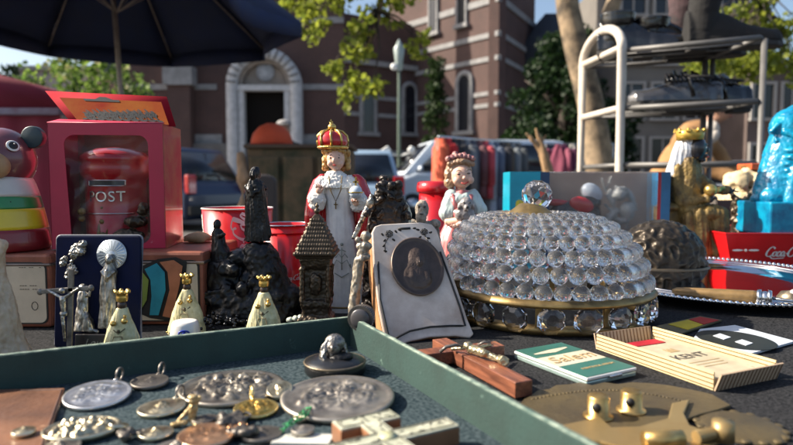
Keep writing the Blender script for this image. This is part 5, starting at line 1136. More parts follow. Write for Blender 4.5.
b = B(); b.ell(f.p(463, 214, -17), (f.r(10), f.r(6), f.r(8))); b.ell(f.p(464, 203, -18), (f.r(6.5), f.r(6.5), f.r(6.5))); b.ell(f.p(464, 207, -24), (f.r(3.2), f.r(4), f.r(3))); b.ell(f.p(458, 205, -19), (f.r(2.4), f.r(2.4), f.r(5)), (0, .3, 0)); b.ell(f.p(470, 204, -19), (f.r(2.4), f.r(2.4), f.r(5)), (0, -.3, 0)); b.cap(f.p(470, 220, -18), f.p(486, 226, -16), f.r(4), f.r(2.5))
dg = mk('dog', sculpt(b, .0009, 2, [(.0005, 300, 300, 300)]), mat('dog_grey_glaze', (.30, .28, .28), .3, coat=.5, vs=80, col2=(.10, .09, .09)), r)
b = B(); b.ell(f.p(464, 206, -28), f.r(1.4)); b.ell(f.p(461.5, 202, -23.5), f.r(1)); b.ell(f.p(467, 202, -23.5), f.r(1)); mk('dog_nose_and_eyes', b, m_inkk, dg)
# ================================================================ CRYSTAL BEAD DOME
m_crys = mat('crystal_bead', (1, 1, 1), .02, trans=.965, ior=1.5, var=0)
m_crysd = mat('crystal_drop', (.98, .98, 1), .01, trans=1.0, ior=1.54, var=0)
D = .63; cxp = 548; f = Fig(D, cxp); Rr = .105
r = thing('crystal_lampshade', 'crystal bead dome lampshade with brass ring and faceted ball finial', 'lampshade', f.loc); tilt = Vector((-.016, 0, 0))
zr = .030
b = B(); b.lathe([(Rr-.004, zr-.0035), (Rr+.003, zr-.0035), (Rr+.0045, zr-.001), (Rr+.002, zr+.001), (Rr+.001, zr+.0035), (Rr-.004, zr+.0035), (Rr-.004, zr-.0035)], 96); m_rb = mat('ring_brass', (.36, .25, .10), .38, .8, vs=40, col2=(.18, .12, .05)); ring = mk('brass_ring', b, m_rb, r)
b = B(); b.lathe([(Rr-.009, .001), (Rr-.003, .001), (Rr-.001, .006), (Rr-.006, .010), (Rr-.009, .006), (Rr-.009, .001)], 96)
for k in range(10): a = 2*pi*k/10; b.box(((Rr-.005)*cos(a), (Rr-.005)*sin(a), .018), (.003, .006, .022), (0, 0, a))
mk('lower_frame', b, m_rb, r)
prof = []
N = 11; ncol = 37; zc = .0415; rc = Rr-.006; sz = 2*pi*rc/ncol*1.0
seq = []
th = 0.0
H_ = .071
def dome(u):  # superellipse
    a = u*pi/2; return (Rr-.006)*cos(a)**.53, .036+H_*sin(a)**.95
u = 0.02
for k in range(40):
    rr_, z_ = dome(u); d = 2*pi*rr_/ncol
    if rr_ < .030: break
    seq.append((rr_, z_, d)); 
    # step along the arc by one bead
    du = 0; x0_, y0_ = rr_, z_
    while du < .6:
        du += .002; r1_, z1_ = dome(min(.999, u+du)); 
        if math.hypot(r1_-x0_, z1_-y0_) >= (d+2*pi*r1_/ncol)/2*.97: break
    u += du
    if u >= .99: break
bead0 = B(); bead0.ico((0, 0, 0), 1, 3); bme = bead0.mesh('bead'); bme.materials.append(m_crys)
rest = B(); cnt = 0; allb = []
R9 = random.Random(12)
for j, (rr_, z_, d) in enumerate(seq):
    k_ = j/len(seq)
    for c in range(ncol):
        a = 2*pi*(c)/ncol+.02; p = Vector((rr_*cos(a), rr_*sin(a), z_))+tilt*((z_-.04)/.08)
        allb.append((p, d*.5, j, sin(a)))
near = sorted(range(len(allb)), key=lambda i: (-allb[i][1] if allb[i][3] < -.0 else 9, allb[i][3]))[:98]; ns_ = set(near)
for i, (p, rad, j, s_) in enumerate(allb):
    e = (R9.uniform(0, 3), R9.uniform(0, 3), R9.uniform(0, 3))
    if i in ns_:
        o = bpy.data.objects.new('crystal_bead', bme); COL.objects.link(o); o.parent = r; o.location = p; o.scale = (rad, rad, rad); o.rotation_euler = e
    else: rest.ico(p, rad, 2 if s_ < .3 else 1, e)
o = mk('crystal_beads', rest, m_crys, r); o['kind'] = 'stuff'
# wires carrying the beads
b = B()
for c in range(0, ncol, 2):
    a = 2*pi*c/ncol+.02; b.tube([Vector(((rr_-d*.55)*cos(a), (rr_-d*.55)*sin(a), z_))+tilt*((z_-.04)/.08) for rr_, z_, d in seq], .00035, 4)
mk('wire_cage', b, m_silver2, r)
zt = seq[-1][1]; capc = tilt+Vector((0, 0, 0)); zcp = f.p(530, 221).z
b = B(); q = lambda py: f.p(530, py).z
b.lathe([(.0, q(222)), (f.r(33), q(222)), (f.r(34), q(220)), (f.r(32), q(217)), (f.r(24), q(214)), (f.r(17), q(209)), (f.r(11), q(204)), (f.r(8), q(203)), (.0, q(203))], 48, (f.p(530, 0).x, 0, 0)); mk('brass_cap', b, m_rb, r)
b = B(); b.ico(f.p(537, 195), f.r(15.5), 2, (.3, .2, .1)); mk('ball_finial', b, m_crysd, r)
b = B(); nd = 20
for k in range(nd):
    a = 2*pi*(k+.35)/nd; c = Vector((Rr*cos(a), Rr*sin(a), .0155)); rd = .0138; M_ = Matrix.Translation(c) @ Euler((0, 0, a+R9.uniform(-.25, .25))).to_matrix().to_4x4()
    bb = B(); bb.sm = False; oc = lambda R_, x: [M_ @ Vector((x, R_*cos(2*pi*i/8+pi/8), R_*sin(2*pi*i/8+pi/8))) for i in range(8)]
    bb.loft([oc(rd*.45, -.0055), oc(rd*.8, -.0038), oc(rd, 0), oc(rd*.8, .0038), oc(rd*.45, .0055)]); mk('crystal_drop', bb, m_crysd, r)
    bb = B(); bb.cyl(M_ @ Vector((0, 0, rd)), M_ @ Vector((0, 0, rd+.004)), .0008, seg=6); mk('pin', bb, m_brass, r) if k % 2 == 0 else None
# ================================================================ TOY PACKAGE
D = .98; f = Fig(D, 589)
r = thing('boxed_toy', 'turquoise and navy window box with a dark red toy motorbike inside', 'boxed toy', f.loc, rz=-.03)
X = lambda px: f.p(px, 0).x
zt = f.p(0, 172).z; dp = .075; m_tq = mat('turquoise_card', (.0, .34, .48), .35, coat=.4, var=.08, vs=30); m_nb = mat('navy_card', (.015, .05, .13), .35, coat=.4, var=.05); m_lb = mat('blue_card', (.02, .13, .28), .35, coat=.4)
def quad(name, x0, x1, z0, z1, y, m, par=r, t=.001): b = B(); b.box(((x0+x1)/2, y, (z0+z1)/2), (x1-x0, t, z1-z0)); return mk(name, b, m, par)
quad('printed_panel', X(510), X(540), 0, zt, 0, m_tq); quad('printed_panel', X(540), X(549), 0, zt, 0, m_nb)
quad('printed_panel', X(656), X(659), 0, zt, 0, mat('red_stripe', (.4, .02, .03), .4)); quad('printed_panel', X(659), X(668), 0, zt, 0, m_lb)
quad('back_panel', X(510), X(668), 0, zt, dp, mat('inner_card', (.42, .34, .29), .7, vs=8, col2=(.26, .20, .18)))
b = B(); b.box((0, dp/2, .001), (X(668)-X(510), dp, .002)); mk('base_panel', b, m_nb, r)
b = B(); b.box((X(510), dp/2, zt/2), (.001, dp, zt)); mk('end_panel', b, m_tq, r); b = B(); b.box((X(668), dp/2, zt/2), (.001, dp, zt)); mk('end_panel', b, m_lb, r)
b = B(); b.box(((X(510)+X(545))/2, dp/2, zt), (X(545)-X(510), dp, .001)); mk('top_panel', b, m_tq, r)
b = B(); b.box(((X(549)+X(656))/2, .0, zt/2), (X(656)-X(549), .0008, zt)); b.box(((X(549)+X(656))/2, dp/2, zt), (X(656)-X(549), dp, .0008)); b.tube([(X(549), 0, zt), (X(656), 0, zt)], .0012, 6); mk('window_film', b, m_film, r)
b = B(); ribbon(b, [(.0, 0), (.0, .02), (.006, .02), (.006, .012), (.001, .011)], .006, lambda x, y: Vector((X(518)+x, -.0012, f.p(0, 214).z+y))); b.box((X(520), -.0012, f.p(0, 224).z), (.008, .0006, .006)); mk('yellow_print', b, mat('yellow_ink', (.7, .6, .05), .5), r)
# toy motorbike
tb = thing('toy_motorbike', 'black and red toy motorbike behind clear film in the turquoise box', 'toy motorbike', f.loc+Vector((0, .03, .003)))
g = lambda px, py, dy=0: f.p(px, py, dy)-Vector((0, 0, .003))
m_blkp = mat('gloss_black_plastic', (.012, .012, .014), .25, coat=.5); m_redp = mat('toy_red_plastic', (.42, .015, .02), .2, coat=.6); m_gry = mat('toy_grey_plastic', (.25, .27, .28), .35, vs=60)
b = B(); b.rings(f.rg([(575, 240, 34, 10), (576, 222, 32, 10), (582, 208, 24, 8), (598, 198, 10, 6)]), 16); b.ell(g(592, 208), (f.r(17), f.r(8), f.r(9)), (0, -.5, 0)); mk('body', sculpt(b, .0016, 2), m_blkp, tb)
b = B(); b.ell(g(585, 205, -7), (f.r(13), f.r(4), f.r(8)), (0, .3, 0)); b.ell(g(560, 203), (f.r(20), f.r(5), f.r(4)), (0, .1, 0)); mk('red_fairing', sculpt(b, .0015, 2), m_redp, tb)
b = B(); b.ell(g(598, 193), (f.r(12), f.r(7), f.r(9)), (0, .7, 0)); mk('windscreen', b, mat('toy_windscreen', (.4, .46, .55), .12, coat=1), tb)
for px in (566, 628):
    b = B(); b.tube([g(px+f_*14, 250+h_*14) for f_, h_ in [(cos(2*pi*k/24), sin(2*pi*k/24)) for k in range(24)]], f.r(4), 8, True); wh = mk('wheel', b, m_blkp, tb)
    b = B(); b.cyl(g(px, 250, -3), g(px, 250, 3), f.r(6)); mk('hub', b, m_gry, wh)
b = B(); R10 = random.Random(4)
for k in range(16): a = R10.uniform(0, 6); b.cap(g(628+8*cos(a), 205+17*sin(a), -2), g(628+16*cos(a+.8), 208+22*sin(a+.9), 2), f.r(R10.uniform(1.2, 3)), f.r(1.5))
b.ell(g(626, 195), f.r(7)); b.ell(g(634, 212), (f.r(8), f.r(6), f.r(10))); b.cap(g(608, 178), g(612, 192), f.r(1)); b.cap(g(618, 176), g(612, 192), f.r(1)); b.cap(g(606, 230), g(622, 212), f.r(4)); b.cap(g(600, 240), g(618, 232), f.r(5))
mk('rider_and_fittings', sculpt(b, .0015, 1), m_gry, tb)
# ================================================================ DARK SHELL CASKET
D = .80; f = Fig(D, 662)
r = thing('embossed_casket', 'dark bronze shell shaped embossed casket between dome and gold madonna', 'casket', f.loc)
b = B(); bz = lambda py: f.p(0, py).z; prof = [(-42, 262, 0), (-40, 245, 0), (-33, 232, 0), (-22, 224, 0), (0, 220, 0), (18, 225, 0), (33, 238, 0), (42, 252, 0), (45, 264, 0)]
b.ell(f.p(661, 258), (f.r(42), f.r(30), f.r(37)), (0, .12, 0), 40, 24); b.rings(f.rg([(660, 281, 34, 24), (662, 272, 41, 29), (662, 262, 43, 30)]), 36)
me = sculpt(b, .0015, 3)
me.update()
for v, n in [(v, v.normal.copy()) for v in me.vertices]:
    q = v.co*85; s_ = noise.noise(q+Vector((3, 9, 1))); s2 = noise.noise(q*2.3); v.co += n*(.0028*(1-abs(s_)*2.6)+.0009*s2)
mk('lid', me, mat('casket_bronze', (.060, .048, .036), .4, .65, wear=((.24, .19, .13), .53, .66), vs=40, bump=.3, bs=250), r)
b = B(); b.tube([f.p(662+44*cos(a), 266, 31*sin(a)) for a in [2*pi*k/50 for k in range(50)]], .0022, 8, True); mk('rim', b, m_bronze, r)
D = .86; f = Fig(D, 640); r = thing('black_dish', 'black curved rim rising behind the bronze casket', 'dish', f.loc); b = B(); b.lathe([(.0, .0), (.034, .0), (.048, .035), (.052, .058), (.050, .058), (.046, .036), (.032, .003), (0, .003)], 36, (.0, 0, 0)); b2 = mk('bowl', b, m_blkp, r)
# ================================================================ SEATED GOLD MADONNA
D = 1.0; f = Fig(D, 700)
r = thing('seated_gold_madonna', 'black faced madonna with silver veil seated in gold robe', 'statue', f.loc)
m_blkf = mat('black_face', (.014, .013, .015), .3, coat=.4)
b = B(); b.rings(f.rg([(700, 258, 22, 16), (700, 245, 21, 15), (700, 228, 20, 15), (698, 215, 21, 15), (693, 207, 20, 13), (688, 200, 17, 12), (686, 185, 15, 11), (686, 168, 14, 10), (688, 158, 9, 8)]), 26)
b.ell(f.p(704, 213, -8), (f.r(17), f.r(13), f.r(9))); b.cap(f.p(716, 214, -8), f.p(717, 250, -8), f.r(7), f.r(7)); b.cap(f.p(684, 216, -8), f.p(686, 252, -8), f.r(8), f.r(8)); b.cap(f.p(693, 214, -12), f.p(697, 252, -12), f.r(8), f.r(8)); b.cap(f.p(711, 212, -12), f.p(710, 250, -12), f.r(8), f.r(8)); b.cap(f.p(677, 178), f.p(681, 202, -6), f.r(7.5), f.r(6.5)); b.cap(f.p(681, 202, -6), f.p(699, 198, -12), f.r(6.5), f.r(5)); b.cap(f.p(697, 178), f.p(712, 190, -4), f.r(6), f.r(5)); b.cap(f.p(712, 190, -4), f.p(722, 190, -7), f.r(5), f.r(4))
mk('robe', sculpt(b, .0013, 3, [(.0034, 95, 95, 14), (.0006, 300, 300, 300)]), m_gold, r)
b = B(); b.box(f.p(672, 214, 8), (f.r(22), f.r(20), f.r(14))); b.box(f.p(674, 240, 8), (f.r(20), f.r(18), f.r(40))); b.ell(f.p(668, 207, 0), (f.r(12), f.r(11), f.r(4.5))); mk('throne', sculpt(b, .0015, 2), m_gold, r)
b = B(); b.ell(f.p(688, 150, 2), (f.r(12), f.r(10), f.r(14))); b.rings(f.rg([(682, 176, 15, 9, 3), (683, 168, 14, 9, 3), (685, 156, 12, 9, 3), (687, 146, 11, 9, 2)]), 20); mk('silver_veil', sculpt(b, .0011, 2, [(.0026, 150, 150, 14)]), mat('white_silver_paint', (.66, .66, .68), .3, .35, vs=50, var=.1), r)
b = B(); b.ell(f.p(695, 149, -3), (f.r(9.5), f.r(8.5), f.r(12)), (0, .1, 0)); b.ell(f.p(704.5, 150, -5), (f.r(2.4), f.r(2), f.r(2.8))); b.ell(f.p(703, 156, -4), (f.r(2.8), f.r(3), f.r(2))); b.ell(f.p(700, 160, -3), (f.r(4), f.r(4), f.r(2.6))); b.ell(f.p(702, 145, -5), (f.r(2.8), f.r(4), f.r(1.5))); b.cap(f.p(693, 158), f.p(690, 166), f.r(5.5)); mk('face', sculpt(b, .0008, 2), m_blkf, r)
b = B(); b.ell(f.p(701.6, 148, -8.5), (f.r(1), f.r(1), f.r(.8))); mk('eye', b, m_inkw, r); b = B(); b.ell(f.p(704.5, 157, -6), (f.r(1.4), f.r(2), f.r(.7))); mk('mouth', b, m_lip, r)
b = B(); b.rings(f.rg([(690, 140, 12.5, 11.5), (690, 136, 13, 12), (690, 131, 13.5, 12.5), (691, 130, 11, 10)]), 24)
for k in range(9): a = 2*pi*k/9; b.cyl(f.p(690+13*cos(a), 132, 12*sin(a)), f.p(690+13.5*cos(a), 128.5, 12.5*sin(a)), f.r(2.6), f.r(1), 6)
mk('crown', b, mat('bright_gold_paint', (.55, .36, .07), .35, .5, vs=60, var=.15), r)
b = B(); tinyhand(b, f.p(702, 199, -16), Vector((.5, 0, .5)), f.r(3), 1); mk('hand', b, m_blkf, r); b = B(); tinyhand(b, f.p(725, 191, -9), Vector((.9, 0, .1)), f.r(2.8), 1); mk('hand', b, m_blkf, r)
b = B(); b.ell(f.p(702, 190, -16), f.r(6)); b.cap(f.p(705, 192, -14), f.p(716, 188, -12), f.r(3), f.r(2.4)); mk('globe', b, m_goldm, r)
b = B(); b.rings(f.rg([(707, 269, 37, 22), (707, 264, 37, 22), (706, 261, 33, 20), (705, 254, 28, 18)]), 8, ph=pi/8); b.ell(f.p(712, 256, -14), (f.r(10), f.r(6), f.r(4))); mk('plinth', sculpt(b, .0016, 1, [(.001, 120, 120, 120)]), mat('mauve_plinth', (.10, .07, .075), .6, vs=40), r)
# ================================================================ DARK FLAT PLATES UNDER
D = .86
for k, (px, py, w_, d_, lab, m) in enumerate(((668, 281, .17, .11, 'flat dark metal plate under the bronze casket', m_bronze), (722, 272, .14, .07, 'thin dark tray in front of the seated madonna', m_bronze))):
    p = T(px, py); b = B(); b.prism(rrp(-w_/2, w_/2, -d_/2, d_/2, .02), 0, .0035, 'z'); b.prism(rrp(-w_*.44, w_*.44, -d_*.42, d_*.42, .02), .0036, .0046, 'z')
    o = mk('metal_plate', b, m, loc=(p.x, p.y+.03, TZ+.0003+k*.0062)); tag(o, lab, 'plate')
# fix the stack: objects above sit on the table cloth through the plates' shallow height
# ================================================================ COLA TRAY WITH BLUE DRAGON
D = .94; f = Fig(D, 765)
r = thing('cola_tray', 'red metal tray with white script lettering under the blue lion', 'tray', f.loc)
p0, p1, p2, p3 = f.p(722, 231), f.p(850, 244), f.p(850, 281), f.p(740, 262)
b = B(); yb = .13
def slab(ptsA, th): return [ptsA, [q+Vector((0, th, 0)) for q in ptsA]]
zz0 = .0; W0, W1 = f.p(722, 0).x, f.p(850, 0).x; ht = f.p(0, 233).z
b.loft([[(W0+.018, .0, .001), (W1, 0, .001), (W1, .15, .001), (W0+.018, .15, .001)], [(W0+.018, .0, .003), (W1, 0, .003), (W1, .15, .003), (W0+.018, .15, .003)]]); b.sm = False; mk('tray_base', b, m_coke, r)
b = B(); b.sm = False
ot = [(W0, -.012, ht), (W1+.01, -.012, ht), (W1+.01, .162, ht), (W0, .162, ht)]; ib = [(W0+.018, 0, .001), (W1, 0, .001), (W1, .15, .001), (W0+.018, .15, .001)]
o2 = [(W0+.0015, -.0105, ht), (W1+.0085, -.0105, ht), (W1+.0085, .1605, ht), (W0+.0015, .1605, ht)]; i2_ = [(x+(.0015 if x < 0 else -.0015), y+(.0015 if y < .1 else -.0015), .003) for x, y, z in ib]
b.loft([ib, ot, o2, i2_], caps=False); mk('tray_side', b, m_coke, r)
b = B(); b.tube([Vector(q) for q in ot], .0016, 6, True); mk('tray_lip', b, m_coke, r)
sl_ = lambda x, y: Vector((x, 0-.012*(y/ht)-.0012, y))
b = B(); 
for cx_ in (736, 752): 
    x0_ = f.p(cx_, 0).x; b.ell(sl_(x0_, ht*.55), (f.r(5.5), .0008, .0016)); 
b.ell(sl_(f.p(744, 0).x, ht*.55), .0022)
mk('white_ornament', b, m_inkw, r)
xs = f.p(764, 0).x; mk('script_logo', script_logo(lambda x, y: sl_(xs+x, ht*.38+y), .0155), m_inkw, r)
D2 = .99; f = Fig(D2, 790, TZ+.0035); r = thing('glazed_lion', 'bright turquoise glazed guardian lion on a square pedestal', 'statue', f.loc)
b = B(); b.box((f.p(788, 0).x, 0, f.p(0, 217).z), (f.r(74), .10, f.p(0, 203).z-f.p(0, 235).z)); b.box((f.p(788, 0).x, 0, f.p(0, 250).z), (f.r(60), .09, f.r(36))); mk('pedestal', b, m_turq, r, bevel=.003)
b = B(); b.rings(f.rg([(790, 206, 34, 26), (788, 190, 33, 25), (789, 175, 30, 22), (792, 160, 25, 19), (796, 148, 20, 16)]), 24)
b.ell(f.p(768, 196, -8), (f.r(14), f.r(14), f.r(10))); b.ell(f.p(758, 199), (f.r(7), f.r(8), f.r(6))); b.cap(f.p(784, 170, -18), f.p(778, 200, -20), f.r(8), f.r(9)); b.cap(f.p(810, 160, -16), f.p(812, 200, -18), f.r(8), f.r(8)); b.ell(f.p(786, 188, -18), (f.r(12), f.r(8), f.r(14)), (0, .5, 0))
b.ell(f.p(794, 128), (f.r(23), f.r(19), f.r(21))); b.rings(f.rg([(790, 180, 32, 24), (795, 150, 29, 20), (799, 135, 27, 19), (803, 118, 22, 16), (806, 108, 10, 9)]), 22); b.ell(f.p(800, 112), (f.r(14), f.r(13), f.r(8))); b.ell(f.p(779, 122, -6), (f.r(8), f.r(5), f.r(4)), (0, -.5, 0)); b.ell(f.p(808, 134, -14), (f.r(13), f.r(10), f.r(7))); b.ell(f.p(806, 147, -12), (f.r(10), f.r(9), f.r(5))); b.ell(f.p(796, 125, -16), (f.r(7), f.r(4), f.r(3)), (0, -.4, 0))
for k in range(9): 
    a = k*.5; b.cap(f.p(772-k*1.6+2, 146+k*6, -10), f.p(780-k*1.2+5, 150+k*6.2, -16), f.r(2.2), f.r(2.4))
for k in range(10): b.cap(f.p(776+3*(k % 3), 134+k*1.5, -6), f.p(779+k*3, 150+k, -14), f.r(2.6), f.r(1.6))
for k in range(9): b.ell(f.p(773-2.3*k, 146+k*6.5, -3), f.r(3.6))
for k in range(8): b.tube([f.p(772-2*k, 152+k*6.3, -8), f.p(780-1.6*k, 151+k*6.6, -19), f.p(790-k, 158+k*6.4, -24)], f.r(2.3), 7)
b.tube([f.p(776, 132, -10), f.p(784, 137, -18), f.p(792, 146, -21), f.p(802, 152, -20)], f.r(3), 7); b.tube([f.p(774, 124, -8), f.p(768, 132, -6), f.p(772, 142, -8)], f.r(3), 7)
mk('lion_body', sculpt(b, .0016, 1, [(.0010, 90, 90, 60), (.0005, 260, 260, 260)]), m_turq, r)
b = B(); b.ell(f.p(801, 141, -20), (f.r(14), f.r(5), f.r(2.4))); b.ell(f.p(791, 127, -18.5), (f.r(3), f.r(1.5), f.r(1.6)), (0, .3, 0)); mk('mouth_and_eye', b, mat('dark_glaze', (.005, .02, .03), .2), r)
# ---------------- odds and ends behind the tray
m_or = mat('orange_lacquer', (.55, .10, .03), .35, coat=.3)
def ontable(px, D): return Vector((P(px, 200, D).x, D, TZ))
D = 1.12; f = Fig(D, 745); r = thing('card_box', 'dark box holding bric a brac left of the blue lion', 'box', f.loc); b = B()
zb = f.p(0, 200).z; xa, xb = f.p(716, 0).x, f.p(775, 0).x
for sx in (xa, xb): b.box((sx, .06, zb/2), (.003, .12, zb))
b.box(((xa+xb)/2, 0, zb/2), (xb-xa, .003, zb)); b.box(((xa+xb)/2, .12, zb/2), (xb-xa, .003, zb)); b.box(((xa+xb)/2, .06, .002), (xb-xa, .12, .003)); mk('box_wall', b, mat('worn_dark_card', (.10, .085, .075), .8, vs=20), r)
r = thing('orange_case', 'flat orange case lying above the cream cloth beside blue lion', 'case', Vector((P(757, 222, D+.05).x, D+.05, TZ+f.p(0, 166).z))); b = B(); b.box((0, 0, 0), (f.r(32), .05, f.r(6.5))); mk('case', b, m_or, r, bevel=.002); b = B(); b.box((f.r(-16.3), 0, 0), (.0012, .02, .004)); mk('clasp', b, m_brass, r)
r = thing('folded_cloth', 'crumpled cream cloth heaped under the orange case', 'cloth', Vector((P(743, 222, D+.05).x, D+.05, TZ))); b = B(); b.box((0, 0, .06), (f.r(30), .08, .12)); 
for k in range(7): b.ell((f.r(-14+4*k), -.02+.01*(k % 3), f.p(0, 180+3*(k % 3)).z), (f.r(7), .03, .012), (.3, .4*((k % 3)-1), 0))
mk('cloth', sculpt(b, .003, 3, [(.010, 26, 26, 26, 1), (.003, 80, 80, 80)]), mat('cream_cloth', (.58, .46, .28), .9, bump=.3, bs=80), r)
D = 1.04; f = Fig(D, 738); r = thing('dark_bird_ornament', 'small dark twisted metal ornament beside the seated madonna', 'ornament', f.loc); b = B(); b.rings(f.rg([(738, 262, 14, 10), (738, 245, 9, 8), (740, 225, 8, 7), (741, 208, 10, 8), (739, 198, 6, 5)]), 14); b.cap(f.p(740, 210), f.p(752, 190), f.r(5), f.r(2)); b.cap(f.p(738, 205), f.p(730, 188), f.r(4), f.r(2)); b.ell(f.p(744, 218), (f.r(10), f.r(7), f.r(5)), (0, .5, 0)); mk('ornament', sculpt(b, .0015, 1, [(.003, 120, 120, 120)]), m_bronze, r)
D = .93; r = thing('metal_scrap', 'pale grey crumpled metal scrap in front of the red tray end', 'scrap', T(722, 268)); b = B(); b.ell((0, 0, .006), (.02, .012, .006)); b.ell((.015, 0, .007), (.012, .01, .006)); mk('scrap', sculpt(b, .0012, 1, [(.003, 100, 100, 100)]), m_pewter, r)
# ================================================================ SILVER PLATE
c = (T(667, 293)+Vector((.165, 0, 0))); c = Vector((T(760, 318).x+.04, .775, TZ)); Rp = .168
r = thing('silver_plate', 'large round polished silver plate with beaded rim at right', 'plate', c+Vector((0, 0, .0045)), rot=(.026, 0, 0))
m_mirror = mat('polished_silver', (.80, .81, .83), .07, 1, vs=40, col2=(.70, .71, .74), bump=.02, bs=60)
b = B(); b.lathe([(0, .004), (Rp*.60, .004), (Rp*.68, .006), (Rp*.74, .010), (Rp*.94, .0125), (Rp, .013), (Rp, .0115), (Rp*.92, .010), (Rp*.72, .006), (Rp*.62, .001), (0, .001)], 128); mk('plate', b, m_mirror, r)
b = B(); nb = 170
for k in range(nb): a = 2*pi*k/nb; b.ell((Rp*cos(a), Rp*sin(a), .0128), .0026, u=8, v=6)
mk('beaded_rim', b, m_mirror, r)
b = B()
for R_ in (.78, .86): b.tube([(Rp*R_*cos(a), Rp*R_*sin(a), .0112+.001*(R_-.78)*10) for a in [2*pi*k/90 for k in range(90)]], .0009, 5, True)
mk('rim_line', b, m_mirror, r)
# knife with brown handle across the plate rim
pA = T(672, 291, TZ+.017); pB = T(757, 297, TZ+.019); pC = T(782, 303, TZ+.016); r = thing('brass_handled_knife', 'tapering brown brass handle with silver collar lying on plate rim', 'knife', pA); q = lambda p: p-pA
b = B(); pts = [q(pA.lerp(pB, t)) for t in (0, .06, .3, .6, .95, 1)]; b.tube(pts, [.002, .0045, .0055, .0062, .0068, .0066], 12); mk('handle', b, mat('brown_horn', (.24, .15, .06), .35, .3, vs=60, col2=(.14, .09, .04)), r)
b = B(); d_ = (pB-pA).normalized(); b.cyl(q(pB), q(pB)+d_*.004, .0082, .0082); b.ell(q(pB)+d_*.007, .0068); b.cyl(q(pB)+d_*.010, q(pB)+d_*.0135, .0085, .0075); mk('collar', b, m_silver2, r)
b = B(); e = q(pB)+d_*.014; b.loft([[e+Vector((0, -.005, -.001)), e+Vector((0, .005, -.001)), e+Vector((0, .005, .001)), e+Vector((0, -.005, .001))], [q(pC)+Vector((.03, -.012, -.001)), q(pC)+Vector((.03, -.003, -.001)), q(pC)+Vector((.03, -.003, .0005)), q(pC)+Vector((.03, -.012, .0005))]]); b.sm = False; mk('blade', b, m_silver2, r)
r = thing('pearl_brooch', 'small dark knob with pearl centre lying on the plate', 'knob', T(790, 301, TZ+.010)); b = B(); b.lathe([(0, 0), (.012, 0), (.013, .004), (.009, .010), (0, .012)], 20); mk('base', b, m_bronze, r); b = B(); b.ell((0, -.006, .010), .004); mk('pearl', b, m_porc, r)
# ================================================================ MARBLE PLAQUE
r = thing('marble_plaque', 'grey marble easel plaque with dark oval relief medallion of a veiled woman', 'plaque', Vector((T(430, 345).x, .525, TZ)), rot=(0, 0, 0)); L0 = r.location
yb_, yt_ = .515, .548
def mq(px, py, off=0):
    # point on the leaning face: y grows with height
    y = yb_
    for _ in range(6):
        p = P(px, py, y); y = yb_+(p.z-TZ)*.60+(p.x-L0.x)*.32
    return P(px, py, y)-L0+Vector((-.0, off, 0))
nrm = Vector((.32, -1, .60)).normalized()
ol = [(372, 232), (375, 226), (381, 224), (400, 223), (420, 222), (432, 224), (437, 230), (447, 258), (458, 290), (468, 320), (474, 334), (470, 338), (455, 336), (430, 337), (408, 342), (394, 349), (386, 344), (379, 310), (374, 270)]
front = [mq(*q) for q in ol]; back = [p-nrm*.004 for p in front]
b = B(); b.sm = False; b.loft([front, [p-nrm*.0004+Vector((0, 0, 0)) for p in front]][:1]+[back]); m_marb = mat('grey_marble', (.72, .63, .55), .32, vs=22, col2=(.44, .34, .27), coat=.4, scuff=((.30, .19, .12), 35, .63)); mk('slab', b, m_marb, r, bevel=.0012)
b = B(); bb_ = [p-nrm*.0041 for p in front]; b.sm = False; b.loft([[p for p in bb_], [p-nrm*.016 for p in bb_]]); mk('wood_backing', b, mat('orange_wood', (.50, .25, .11), .5, vs=60, var=.15), r)
def on(px, py, h=.0006): return mq(px, py)+nrm*h
b = B()
b.tube([on(378, 262), on(380, 300), on(388, 335), on(391, 341)], .0010, 5); b.tube([on(391, 341), on(400, 336), on(410, 331), on(430, 327), on(450, 326), on(461, 326)], .0010, 5); b.tube([on(461, 326), on(465, 326), on(460, 308), on(448, 274), on(440, 252)], .0010, 5); b.tube([on(398, 229), on(410, 228.5)], .0012, 5)
R11 = random.Random(2)
def rose(cx, cy, s_, fl):
    for k in range(7): a = k*.9; b.tube([on(cx+s_*.45*cos(a)*q_, cy+s_*.4*sin(a)*q_) for q_ in (.3, 1)]+[on(cx+s_*.5*cos(a+.6), cy+s_*.45*sin(a+.6))], .0006, 4)
    for dx, dy in ((-.9, .1), (.9, -.3), (-.6, .9), (-.7, 1.6), (.6, .8), (1.4, -.5), (-.5, 2.3)):
        c = (cx+dx*s_*fl, cy+dy*s_); b.ell(on(*c, .0004), (.0019, .0006, .0011), (.4, R11.uniform(-1, 1), 0))
    b.tube([on(cx, cy+s_*.3), on(cx-fl*s_*.6, cy+s_*1.4), on(cx-fl*s_*.5, cy+s_*2.5)], .0005, 4)
rose(389, 234, 7.5, 1); rose(424, 232, 7, -1)
mk('engraved_ornament', b, m_inkk, r)
